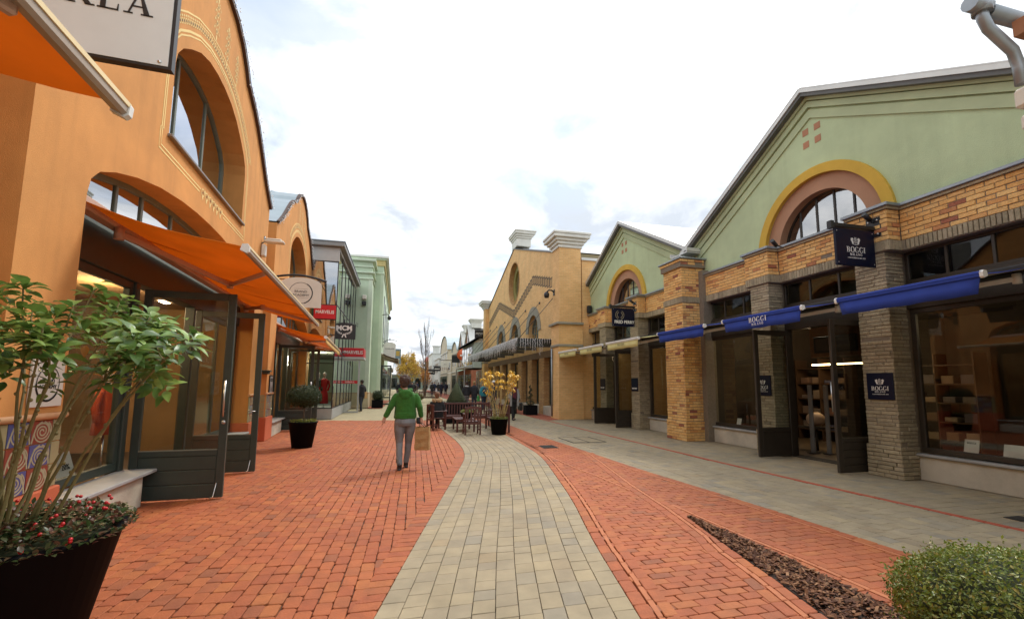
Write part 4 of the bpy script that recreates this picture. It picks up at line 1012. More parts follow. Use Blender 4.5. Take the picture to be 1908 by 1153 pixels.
    m = MB(); m.box(-.14, .0, -1.06, -.99, 0, 2.9, 0, .008); m.box(-.14, 0, .99, 1.06, 0, 2.9, 0, .008); m.objs('door_frame', M_dbrown, root)
    m = MB(); m.box(-.3, .04, -.99, .99, -.02, .012); m.obj('threshold', mat('black_mat', (.02, .02, .02), .8), root)
    leaf_door(root, .95, .0, 1.0, .02, 2.87, M_dbrown, M_glassd, 1, planks=4, fw=.11, hz=(1.12, 1.68), kick=.6)
    leaf_door(root, -.95, .0, 1.0, .02, 2.87, M_dbrown, M_glass, 1, handle=False, planks=1, fw=.11, kick=.6)
    # the room
    m = MB(); m.box(-6.8, -.32, -4.1, 4.1, -.03, .01); m.obj('shop_floor', M_floor, root)
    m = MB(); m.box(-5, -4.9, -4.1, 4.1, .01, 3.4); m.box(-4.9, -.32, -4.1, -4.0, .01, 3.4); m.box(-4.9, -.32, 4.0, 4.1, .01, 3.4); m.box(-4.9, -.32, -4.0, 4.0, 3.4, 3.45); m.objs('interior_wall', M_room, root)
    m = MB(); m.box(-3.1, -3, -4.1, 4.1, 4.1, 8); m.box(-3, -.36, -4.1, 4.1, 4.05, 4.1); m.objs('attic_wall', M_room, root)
    m = MB()
    for y in (-3, -1.6, 1.6, 3): m.lathe([(.001, 0), (.05, 0), (.05, .02)], (-1.2, y, 3.37), 10)
    m.objs('ceiling_lamp', M_spot, root)
    return root
SHOP3 = brick_shop('large brick shop with sage green gable, ochre arch and blue awnings on the right', 7.8, 3.84)
SHOP4 = dup(SHOP3, (BX, 16.6, 0), pi, 'brick shop with sage green gable and cream awnings next to the yellow building')
def tall_pillar():
    t = thing('brick_pillar', 'tall honey coloured brick pillar between the two sage green gables', 'brick pillar', (8.7, 12.13, 0), pi)
    B = Masonry(); y0, y1, d = -.47, .47, .6
    m = MB(); m.box(-.3, d-.011, y0+.011, y1-.011, 0, 5.1); m.box(-.3, d+.06, y0-.05, y1+.05, 5.1, 5.34); m.obj('core', M_mortar, t)
    for z0, z1, e in ((0, .56, .025), (.565, 4.02, 0), (4.21, 5.08, 0), (5.085, 5.165, .03), (5.17, 5.25, .055), (5.255, 5.335, .08)):
        B.wall(d+e, y0-e, pi/2, y1-y0+2*e, z0, z1, .25, .08, 0); B.wall(d+e, y1+e, pi, .75+e, z0, z1, .25, .08, 0); B.wall(-.15, y0-e, 0, .75+e, z0, z1, .25, .08, 0)
    B.soldier(d+.02, y0-.02, pi/2, y1-y0+.04, 4.025, 4.205, .072, 1); B.soldier(d+.02, y1+.02, pi, .77, 4.025, 4.205, .072, 1)
    B.build(t, [M_obrick, M_gbrick])
    m = MB(); m.box(-.3, d+.12, y0-.12, y1+.12, 5.34, 5.39, 0, .01); m.obj('cap', M_zinc, t)
    m = MB(); m.box(-.34, .02, .46, .66, 0, 5.0); m.box(-.34, .02, -.66, -.46, 0, 5.0); m.objs('flank', M_mortar, t)
    t = thing('valley_gutter', 'pale metal valley gutter where the two sage gables meet', 'gutter', (8.75, 12.2, 5.6)); m = MB(); m.box(-.35, 3, -.42, .42, 0, .05, 0, .01); m.box(-.36, 3, -.44, -.40, .05, .16); m.box(-.36, 3, .40, .44, .05, .16); m.obj('trough', M_roofw, t)
tall_pillar()

# ---------------------------------------------------------------- awnings, signs, plaques on the right
M_under = mat('lit_awning_underside', (.42, .40, .34), .85)  # pale, lit look of the cloth's underside put into its colour
def right_awning(label, yc, y0, y1, m_cloth, m_val, word=None, sub=None, col=None):
    t = awning(label, (BX, yc, 0), pi, -y1+yc, -y0+yc, 3.25, 1.66, 3.06, m_cloth, m_cloth if m_cloth is M_awn_b else M_white, 'awnings over the brick shops', val=.25, val_m=m_val, under=M_under, arms=((-y1+yc+.25, -y1+yc+1.1), (-y0+yc-.25, -y0+yc-1.1)), arm_m=M_white, wall=.46, sag=.02)
    for ch in t.children:
        if ch.name.startswith('cassette'): ch.data.materials[0] = M_black
    a = yc-(y0+y1)/2
    if sub: serif('lettering', word, .105, (1.702, a, 2.97), pi/2, col, t, 1.12); serif('lettering', sub, .05, (1.702, a, 2.875), pi/2, col, t, 1.3)
    elif word: text('lettering', word, .10, (1.702, a, 2.93), (pi/2, 0, pi/2), col, t, sx=.9)
    return t
M_faint = mat('faded_grey_lettering', (.30, .28, .16), .8)
right_awning('blue awning over the window beside the camera, the biggest in view', 7.8, 4.12, 6.03, M_awn_b, M_awn_b)
right_awning('blue awning lettered BOGGI MILANO over the open doors', 7.8, 6.82, 8.84, M_awn_b, M_awn_b, 'BOGGI', 'MILANO', M_white)
right_awning('blue awning hanging in front of the tall brick pillar', 7.8, 9.6, 11.55, M_awn_b, M_awn_b)
right_awning('cream awning nearest the tall brick pillar', 16.6, 12.75, 14.88, M_awn_y, M_awn_y, 'FRED PERRY', None, M_faint)
right_awning('cream awning over the doors of the second brick shop', 16.6, 15.35, 17.4, M_awn_y, M_awn_y, 'FRED PERRY', None, M_faint)
right_awning('cream awning against the side of the yellow building', 16.6, 17.9, 19.85, M_awn_y, M_awn_y, 'FRED PERRY', None, M_faint)

def crest(name, m, parent, x, z, s, y=-.024):
    """round shield with two beasts standing either side and a scroll below (flat print)"""
    mb = MB()
    def poly(P, dy=0): mb.face([(x+a*s, y-dy, z+b*s) for a, b in P])
    for p in arcpoly(0, .05, .26, .30, .05, .05, 0, 360, 20): poly(p)
    for g in glyph('B')[0]: poly([(a*.3-.13, b*.36-.12) for a, b in g], .001)
    for k in (-1, 1):
        poly([(k*.30, -.40), (k*.52, -.40), (k*.60, .0), (k*.42, .1), (k*.30, -.1)]); poly([(k*.42, .08), (k*.60, .0), (k*.64, .32), (k*.46, .42), (k*.36, .3)]); poly([(k*.30, .16), (k*.44, .18), (k*.42, .28), (k*.28, .26)], .0005); poly([(k*.58, -.1), (k*.70, .05), (k*.72, .34), (k*.66, .3), (k*.62, .08)])
    for p in arcpoly(0, -.28, .56, .18, .07, .07, 190, 350, 12): poly(p)
    for k in (-.12, 0, .12): poly([(k-.05, .38), (k+.05, .38), (k, .52)])
    return mb.obj(name, m, parent, False)
def arm_sign(label, loc, kind):
    """flag sign on a black arm; local x points to the wall"""
    t = thing('hanging_sign', label, 'sign', loc)
    m = MB(); m.box(-1.0, 0, -.04, .04, .70, .77, 0, .006); m.box(-1.02, -.95, -.045, .045, .66, .80); m.obj('arm', M_black, t)
    m = MB(); m.box(.0, .03, -.13, .13, .56, .94, 0, .006); m.obj('wall_plate', M_black, t)
    for z in (.62, .88):
        for y in (-.08, .08): b = MB(); b.ell((-.004, y, z), .012, .02, .02, 8, 5); b.obj('bolt', M_steel, t)
    m = MB(); m.tube([(-.05, 0, .9), (-.2, 0, 1.0)], .045, 10); m.tube([(-.02, 0, .85), (-.05, 0, .92)], .015, 6); m.obj('spotlight', M_black, t)
    m = MB(); m.box(-.92, -.02, -.022, .022, .0, .68, 0, .006); m.obj('board', M_navy, t)
    for px_ in (-.88, -.06):
        for z in (.05, .63): b = MB(); b.ell((px_, -.022, z), .01, .006, .01, 8, 5); b.obj('stud', M_steel, t)
    if kind == 'B':
        crest('crest', M_white, t, -.47, .46, .15); serif('lettering', 'BOGGI', .105, (-.47, -.023, .30), 0, M_white, t, 1.0); serif('lettering', 'MILANO', .045, (-.47, -.023, .21), 0, M_white, t, 1.25); text('lettering', 'CASA FONDATA NEL 1939', .034, (-.47, -.024, .145), (pi/2, 0, 0), M_white, t)
    else:
        mb = MB()
        for k in range(-62, 243, 13):
            if k > 60 and k < 120: continue
            a = R(k); r0 = .135
            for s_ in (-.03, .03):
                cx_, cz_ = -.62+(r0+s_)*cos(a), .42+(r0+s_)*sin(a); dx, dz = -sin(a)*.026, cos(a)*.026; nx, nz = cos(a)*.013, sin(a)*.013
                mb.face([(cx_-dx, -.024, cz_-dz), (cx_+nx, -.024, cz_+nz), (cx_+dx, -.024, cz_+dz), (cx_-nx, -.024, cz_-nz)])
        mb.obj('laurel_wreath', mat('pale_gold_print', (.42, .36, .22), .5), t, False)
        text('lettering', 'FRED PERRY', .155, (-.44, -.024, .16), (pi/2, 0, 0), M_white, t, bold=.004, sx=.95)
    return t
arm_sign('navy BOGGI sign with white crest on a black arm beside the brick pier', (8.47, 6.31, 3.76), 'B')
arm_sign('navy FRED PERRY sign with laurel wreath on a black arm', (8.47, 15.11, 3.72), 'F')
def plaques():
    for y, lab, k in ((6.42, 'navy BOGGI plaque on the grey brick pier right of the open doors', 'B'), (15.25, 'small navy FRED PERRY plaque on the second shop grey pier', 'F'), (9.15, 'navy BOGGI plaque on the grey brick pier seen through the open door glass', 'B'), (17.95, 'small navy plaque on the far grey pier of the second brick shop', 'F')):
        t = thing('wall_plaque', lab, 'plaque', (8.488, y, 1.605), pi/2*3)      # local -y faces the street
        m = MB(); m.box(-.235, .235, -.018, .0, -.24, .24, 0, .004); m.obj('board', M_navy, t)
        if k == 'B': crest('crest', M_white, t, 0, .08, .11, -.020); serif('lettering', 'BOGGI', .075, (0, -.020, -.04), 0, M_white, t); serif('lettering', 'MILANO', .03, (0, -.020, -.10), 0, M_white, t, 1.25); text('lettering', 'CASA FONDATA NEL 1939', .024, (0, -.021, -.145), (pi/2, 0, 0), M_white, t)
        else: text('lettering', 'FRED PERRY', .07, (0, -.021, -.14), (pi/2, 0, 0), M_white, t, bold=.003, sx=.95)
plaques()
def right_small():
    for (y, z, lab) in ((7.15, 4.97, 'small black spotlight on the parapet beside the BOGGI sign'),):
        t = thing('spotlight', lab, 'spotlight', (8.3, 8.35, 4.8)); m = MB(); m.tube([(.0, 0, -.02), (-.16, -.05, .07)], .045, 10); m.obj('housing', M_black, t); m = MB(); m.tube([(.2, 0, -.06), (-.02, 0, 0)], .014, 6); m.obj('bracket', M_black, t)
    # cards and goods in the windows
    M_card = mat('white_card', (.75, .74, .7), .6)
    for i, (y, w, h) in enumerate(((5.55, .2, .26), (5.02, .24, .24), (4.62, .2, .26))):
        t = thing('price_card', ('white printed price card nearest the grey brick pier in the right window', 'wide white card in the middle of the right window', 'white card at the right edge of the right window')[i], 'card', (9.12, y, .49), pi/2*3)
        m = MB(); m.box(-w/2, w/2, 0, .006, 0, h, M=Matrix.Rotation(-.25, 4, 'X')); m.obj('card', M_card, t)
        if i == 0: serif('lettering', 'BOGGI', .03, (0, .045, h-.06), 0, M_navy, t)
    t = thing('price_card', 'small white card in the window beside the brick pillar', 'card', (9.12, 10.80, .49), pi/2*3); m = MB(); m.box(-.08, .08, 0, .006, 0, .22, M=Matrix.Rotation(-.25, 4, 'X')); m.obj('card', M_card, t)
    t = thing('name_strip', 'pale lettered strip lying on the sill inside the right window', 'sign', (9.05, 4.95, .455), pi/2*3); m = MB(); m.box(-.42, .42, -.02, .02, 0, .08, 0, .004); m.obj('strip', mat('pale_grey_strip', (.4, .45, .5), .4), t)
    for x, y, r_ in ((9.1, 5.25, .07), (9.12, 9.85, .06)):
        t = thing('shoe', 'dark leather shoe displayed beside the white price cards in the right window' if y < 7 else 'dark leather shoe in the window beside the brick pillar', 'shoe', (x, y, .45)); m = MB(); m.ell((0, 0, .035), .05, .12, .035); m.ell((0, .07, .06), .04, .06, .05); m.obj('upper', M_black, t); m = MB(); m.box(-.045, .045, -.12, .12, 0, .012); m.obj('sole', M_black, t)
    t = thing('table_lamp', 'round cream lamp on a shelf inside the open doors', 'lamp', (10.2, 9.37, 0)); m = MB(); m.ell((0, 0, .78), .2, .22, .17, 18, 12); m.obj('globe', mat('cream_globe', (.55, .4, .28), .5), t); m = MB(); m.box(-.25, .25, -.3, .3, .56, .6); m.tube([(0, 0, 0), (0, 0, .56)], .03, 8); m.obj('stand', M_dbrown, t)
    for i, (x, y) in enumerate(((9.65, 8.98), (9.9, 8.78))):
        t = thing('security_gate', ('slim grey security gate just inside the doors, near the round lamp', 'slim grey security gate just inside the doors, nearer the handle')[i], 'security gate', (x, y, 0)); m = MB(); m.box(-.03, .03, -.05, .05, 0, 1.62, 0, .012); m.obj('panel', mat('grey_gate', (.22, .22, .21), .5), t); m = MB(); m.box(-.1, .1, -.09, .09, 0, .03); m.obj('foot', M_black, t)
    t = thing('strip_light', 'warm glowing strip light inside the open doors', 'strip light', (11.4, 9.7, 2.17)); m = MB(); m.box(-.03, .03, -.75, .75, 0, .035); m.obj('tube', M_warm, t)
    for i, (x, y) in enumerate(((12.3, 10.9), (12.9, 8.3), (13.4, 5.0))):
        t = thing('shop_shelving', ('dark shelving with folded clothes at the back of the open doors', 'dark shelving seen through the glass of the right-hand door leaf', 'dark shelving deep behind the right-hand window')[i], 'shelving', (x, y, 0))
        m = MB()
        for z in (.3, .75, 1.2, 1.65, 2.1): m.box(-.2, .2, -.8, .8, z, z+.03)
        for s_ in (-.8, 0, .8): m.box(-.22, .22, s_-.015, s_+.015, 0, 2.4)
        m.objs('shelf', mat('dark_interior_wood', (.07, .04, .022), .6), t); m = MB()
        for z in (.33, .78, 1.23, 1.68):
            for k in range(4):
                m.r = rng.random(); yy = -.6+k*.4; m.box(-.12, .2, yy-.13, yy+.13, z, z+rng.uniform(.06, .26), 0, .01)
        m.objs('folded_clothes', mat('folded_cloth', (.2, .15, .1), .9, ramp=[(0, (.05, .06, .12)), (.3, (.35, .28, .2)), (.6, (.12, .05, .04)), (1, (.4, .36, .3))]), t)
    # corner of the cream building above the camera's right
    t = thing('corner_building', 'cream building corner with corbels and grey gutter at the top right', 'building', (6.5, 3.08, 0))
    M_cr = mat('cream_render', (.66, .6, .5), .85, .06, 2, .2, 60)
    m = MB(); m.box(.0, 4, -2.5, .0, 0, 5.5); m.obj('wall', M_cr, t)
    for z, h, e in ((4.34, .17, .08), (4.60, .22, .11)): m = MB(); m.box(-.08, .7, -.6, e, z, z+h, 0, .025); m.obj('corbel', M_cr, t)
    m = MB(); m.box(-.05, 4.2, -2.5, .06, 5.42, 5.6); m.obj('eaves', mat('terracotta_eaves', (.4, .17, .08), .8), t)
    m = MB(); m.tube([(-.35, .1, 5.75), (-.6, .1, 5.75)], .085, 12); m.tube([(-.44, .1, 5.74), (-.42, .1, 5.60), (-.36, .1, 5.5), (-.05, .08, 5.28), (.02, .08, 5.1), (.03, .08, 4.9)], .055, 12); m.tube([(-.42, .1, 5.82), (-.42, .1, 5.66)], .09, 12); m.objs('downpipe', M_zinc, t)
    m = MB(); m.tube([(-.35, .1, 5.70), (3.5, .1, 5.70)], .08, 10); m.obj('gutter', M_zinc, t)
right_small()

# ---------------------------------------------------------------- the yellow brick building
M_ybrick = brick_mat('yellow_brick_wall', ((.73, .425, .165), (.80, .50, .215)), (.58, .40, .2), .25, .083)
M_ybrick2 = brick_mat('red_brown_brick_wall', ((.50, .27, .11), (.60, .36, .15)), (.28, .19, .10), .25, .083)
M_stoneg = mat('grey_stone_trim', (.28, .26, .2), .8, .1, 3); M_cornice = mat('white_cornice', (.68, .68, .62), .6, .06)
def yellow_building():
    yc = 29.9; t = thing('yellow_brick_building', 'yellow brick building with round window and icicle lit canopy on the right', 'building', (7.6, yc, 0), pi)
    A = lambda Y: yc-Y
    rw = [(1.5*cos(R(a)), 8.48+1.5*sin(R(a))) for a in range(0, 360, 12)]
    arcs = []
    for c in (4.6, .35, -3.9): arcs.append((c, [(c+1.0*cos(R(a)), 4.6+1.0*sin(R(a))) for a in range(0, 181, 15)]+[(c-1.0, 3.9), (c+1.0, 3.9)]))
    m = MB(); m.panel([(-9.0, 3.35), (9.0, 3.35), (9.0, 8.1), (0, 10.9), (-9.0, 8.1)], [rw]+[a for _, a in arcs], PX, -.45, 0); m.obj('wall', M_ybrick, t)
    m = MB(); m.strip([(9.05, 8.11), (0, 10.93), (-9.05, 8.11)], .06, PX, -.5, .05); m.obj('coping', M_fascia, t)
    m = MB(); m.strip([(9.1, 8.15), (0, 10.98), (-9.1, 8.15)], .06, PX, -10, -.52); m.obj('roof', M_roofw, t)
    # round window: brick reveal, ring, glass
    m = MB(); m.strip([(1.46*cos(R(a)), 8.48+1.46*sin(R(a))) for a in range(0, 361, 10)], .07, PX, -.4, .03); m.obj('round_window_rim', M_ybrick2, t)
    m = MB(); m.strip([(1.2*cos(R(a)), 8.48+1.2*sin(R(a))) for a in range(0, 361, 10)], .45, PX, -.44, -.3); f = m.obj('round_window', mat('olive_window_frame', (.25, .22, .07), .5), t); m = MB(); m.panel([(1.1*cos(R(a)), 8.48+1.1*sin(R(a))) for a in range(0, 360, 12)], [], PX, -.4, -.39); m.obj('pane', M_glass, f, False)
    for c, a in arcs:
        m = MB(); m.strip([(c+1.24*cos(R(k)), 4.6+1.24*sin(R(k))) for k in range(0, 181, 10)], .5, PX, -.02, .04); m.obj('arch_surround', M_stoneg, t)
        m = MB(); m.strip([(c+.95*cos(R(k)), 4.6+.95*sin(R(k))) for k in range(0, 181, 10)], .1, PX, -.32, -.22)
        for k in (-.45, 0, .45): m.box(-.30, -.24, c+k-.025, c+k+.025, 3.9, 4.6+sqrt(.9**2-k*k))
        for z in (4.55, 5.0): m.box(-.298, -.242, c-.9, c+.9, z-.02, z+.02)
        f = m.obj('arch_window', M_lgreen, t); g = MB(); g.panel(a, [], PX, -.28, -.27); g.obj('pane', M_refl, f)
    # stepped ladder pattern in dark brick
    m = MB(); path = [(8.2, 6.75), (4.6, 7.7), (0, 6.35), (-4.6, 7.7), (-8.6, 6.6)]; pts = resample(path, .42); M_dk = mat('dark_header_brick', (.05, .05, .045), .7)
    for y, z, a in pts:
        for k in (-.17, 0, .17): m.box(0, .012, y+k-.02, y+k+.02, z-.28, z+.28)
        for k in (-.24, .2): m.box(0, .010, y-.21, y+.21, z+k-.02, z+k+.02)
    tag(m.obj('ladder_pattern', M_dk, t), kind='stuff')
    # corner pier, its cornice and bands, side wall
    for s in (1, -1):
        y0, y1 = (8.95, 9.9) if s > 0 else (-9.9, -8.95)
        m = MB(); m.box(-.8, .3, y0, y1, 4.5, 8.12); m.obj('pier', M_ybrick, t)
        m = MB(); m.box(-.85, .36, y0-.06, y1+.06, .56, 4.38); m.box(-.85, .385, y0-.085, y1+.085, 0, .56); m.objs('pier', M_ybrick, t)
        m = MB(); m.box(-.85, .47, y0-.18, y1+.18, 4.38, 4.50, 0, .02); m.obj('band', M_stoneg, t)
        m = MB(); m.box(-.85, .41, y0-.11, y1+.11, 3.34, 3.46, 0, .02); m.obj('band', M_stoneg, t)
        m = MB(); z = 8.1
        for e, h in ((.06, .16), (.14, .14), (.24, .14), (.36, .16), (.40, .12)): m.box(-.8-e, .3+e, y0-e, y1+e, z, z+h-.001, 0, .02); z += h
        m.objs('cornice', M_cornice, t)
    m = MB(); m.box(-9, -.85, 9.45, 9.89, 0, 7.55); m.box(-9, -.85, -9.89, -9.45, 0, 7.55); m.objs('side_wall', M_ybrick, t); m = MB(); m.box(-9, -.82, 9.4, 9.96, 7.55, 7.68); m.obj('side_coping', M_roofw, t)
    m = MB(); z = 10.95
    for e, h in ((0, .55), (.07, .14), (.16, .14), (.28, .15), (.33, .1)): m.box(-1.0-e, .0+e*.6, -.7-e, .7+e, z, z+h-.001, 0, .02); z += h
    m.objs('ridge_block', M_cornice, t)
    # ground floor: brick piers, beam, glazing
    m = MB(); m.box(-.5, .0, -8.95, 8.95, 3.0, 3.35); m.obj('beam', mat('timber_beam', (.2, .12, .06), .7, .15, 6), t)
    for y in (6.2, 3.9, 1.7, -1.2, -3.8, -6.4): m = MB(); m.box(-.45, .02, y-.42, y+.42, 0, 3.0, 0, .01); m.obj('column', M_ybrick2, t)
    ys = [8.95, 6.62, 5.78, 4.32, 3.48, 2.12, 1.28, -.78, -1.62, -3.38, -4.22, -5.98, -6.82, -8.95]
    for a, b in zip(ys[0::2], ys[1::2]):
        f = window_part(t, 'window', b+.01, a-.01, .5, 2.98, -.3, M_dgreen, mull=((a+b)/2,), fw=.08)
        m = MB(); m.box(-.42, .05, b+.01, a-.01, 0, .46, 0, .01); m.obj('plinth', M_stone, t)
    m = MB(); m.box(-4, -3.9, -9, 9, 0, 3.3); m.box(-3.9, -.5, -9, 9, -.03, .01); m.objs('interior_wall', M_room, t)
    # canopy on tie rods
    m = MB(); m.box(.0, 1.85, -8.1, 8.2, 3.60, 3.68, 0, .01); m.obj('canopy_roof', M_glassd, t)
    m = MB(); m.box(1.80, 1.88, -8.12, 8.22, 3.44, 3.86, 0, .01); m.box(.03, 1.80, 8.14, 8.22, 3.44, 3.86, 0, .01); m.box(.03, 1.80, -8.12, -8.06, 3.44, 3.86, 0, .01); m.obj('canopy_edge', mat('dark_steel', (.05, .055, .05), .4, metal=.5), t)
    for y in (7.9, 5.2, 2.6, 0, -2.6, -5.2, -7.8): m = MB(); m.box(.0, 1.8, y-.03, y+.03, 3.5, 3.6); m.obj('canopy_beam', M_fascia, t)
    for y in (8.6, 5.9, 3.0, .2, -2.6, -5.4, -8.0): m = MB(); m.tube([(.03, y, 6.1 if abs(y) < 8.5 else 6.05), (1.8, y-.4, 3.86)], .018, 6); m.ell((.03, y, 6.1 if abs(y) < 8.5 else 6.05), .05, .07, .07, 8, 6); m.objs('tie_rod', M_fascia, t)
    m = MB(); m.tube([(.42, 9.1, 3.3), (.42, 9.1, .1)], .04, 8); m.obj('downpipe', M_zinc, t)
    # icicle lights
    M_bulb = mat('white_fairy_light', (.85, .85, .85), .3); l = thing('icicle_lights', 'white icicle lights hanging from the edge of the yellow building canopy', 'fairy lights', (7.6, yc, 0), pi); m = MB()
    def icicle(x, y, L):
        m.tube([(x, y, 3.86), (x+rng.uniform(-.02, .02), y, 3.86-L)], .006, 4)
        for k in range(int(L/.07)): z = 3.84-k*.07; dx, dy = rng.uniform(-.03, .03), rng.uniform(-.035, .035); m.ell((x+dx, y+dy, z), .014, .014, .024, 5, 3)
    for i in range(150): y = 8.2-i*.109; icicle(1.92, y, rng.choice((.25, .45, .7, .35, .55)))
    for i in range(14): icicle(1.75-i*.125, 8.27, rng.choice((.25, .5, .85, .4, .7)))
    tag(m.obj('light_string', M_bulb, l, False), kind='stuff'); m = MB()
    for i in range(2): m.tube([(1.91, 8.2, 3.88-i*.04), (1.91, -8.1, 3.88-i*.04)], .012, 5)
    m.objs('cable', M_white, l)
    # camera and lantern on the pier
    c = thing('security_camera', 'black dome camera on a curved arm on the yellow pier', 'camera', (7.29, 20.75, 5.95)); m = MB(); m.tube([(0, 0, .1), (-.12, 0, .2), (-.28, 0, .2), (-.36, 0, .1)], .035, 8); m.box(-.02, .05, -.1, .1, -.05, .25, 0, .02); m.obj('arm', M_black, c); m = MB(); m.lathe([(.001, -.2), (.1, -.18), (.13, -.08), (.13, .02), (.07, .1), (.001, .12)], (-.38, 0, .0), 16); m.obj('dome', M_black, c)
    c = thing('wall_speaker', 'small black speaker where yellow brick meets sage gable', 'speaker', (8.72, 19.88, 4.95)); m = MB(); m.box(-.11, .11, -.18, .0, 0, .36, 0, .03); m.obj('housing', M_black, c)
yellow_building()
def right_interior():
    M_suit = [mat('navy_wool', (.02, .025, .05), .9), mat('brown_wool', (.10, .06, .035), .9), mat('grey_wool', (.09, .09, .09), .9)]
    for i, (x, y, lab) in enumerate(((9.9, 10.35, 'dress form in grey jacket in the window beside the brick pillar'), (10.4, 11.1, 'dress form in brown jacket in the window beside the brick pillar'), (10.0, 4.9, 'dress form in navy jacket behind the white cards of the right window'), (9.9, 13.9, 'dress form in navy jacket in the window left of the tall brick pillar'))):
        q = thing('dress_form', lab, 'dress form', (x, y, .01)); m = MB(); m.lathe([(.001, .72), (.21, .72), (.185, .95), (.17, 1.12), (.205, 1.34), (.16, 1.48), (.05, 1.53)], (0, 0, 0), 18, M=Matrix.Diagonal((.72, 1, 1, 1)))
        for s in (-1, 1): m.tube([(0, s*.185, 1.42), (-.02, s*.25, 1.18), (-.03, s*.235, .86)], [.06, .055, .045], 8)
        m.obj('jacket', M_suit[(i+2) % 3], q); m = MB(); m.panel([(-.05, 1.46), (.05, 1.46), (.02, 1.15), (-.02, 1.15)], [], lambda a, z, d: (d, a, z), -.155, -.14); m.obj('shirt', M_white, q)
        m = MB(); m.tube([(0, 0, 0), (0, 0, .74)], .02, 8); m.lathe([(.001, 0), (.17, 0), (.17, .02)], (0, 0, 0), 16); m.obj('stand', M_black, q)
    for i, (y0, y1, lab) in enumerate(((4.2, 6.0, 'low display shelf behind the right window'), (9.7, 11.5, 'low display shelf in the window beside the brick pillar'))):
        q = thing('display_shelf', lab, 'display shelf', (9.35, (y0+y1)/2, 0)); w = (y1-y0)/2; m = MB(); m.box(-.25, .25, -w, w, .40, .44, 0, .005); m.obj('top', M_dbrown, q); m = MB(); m.box(-.2, .2, -w, -w+.05, 0, .4); m.box(-.2, .2, w-.05, w, 0, .4); m.objs('leg', M_dbrown, q)
    for i, (x, y, lab) in enumerate(((10.05, 8.9, 'dark framed picture high on the wall inside the open doors, left one'), (10.05, 8.3, 'dark framed picture high on the wall inside the open doors, right one'))):
        q = thing('picture_frame', lab, 'picture', (x, y, 2.6)); m = MB(); m.box(-.02, .02, -.24, .24, -.2, .2, 0, .01); m.obj('frame', M_black, q); m = MB(); m.box(-.024, -.02, -.18, .18, -.14, .14); m.obj('print', mat('dark_print', (.05, .04, .03), .6), q)
    q = thing('header_panel', 'brown wooden header panel inside above the open doors', 'panel', (10.1, 8.55, 2.3)); m = MB(); m.box(0, .05, -.75, .75, 0, .75); m.obj('panel', mat('walnut_panel', (.16, .085, .04), .6, .2, 6), q)
right_interior()

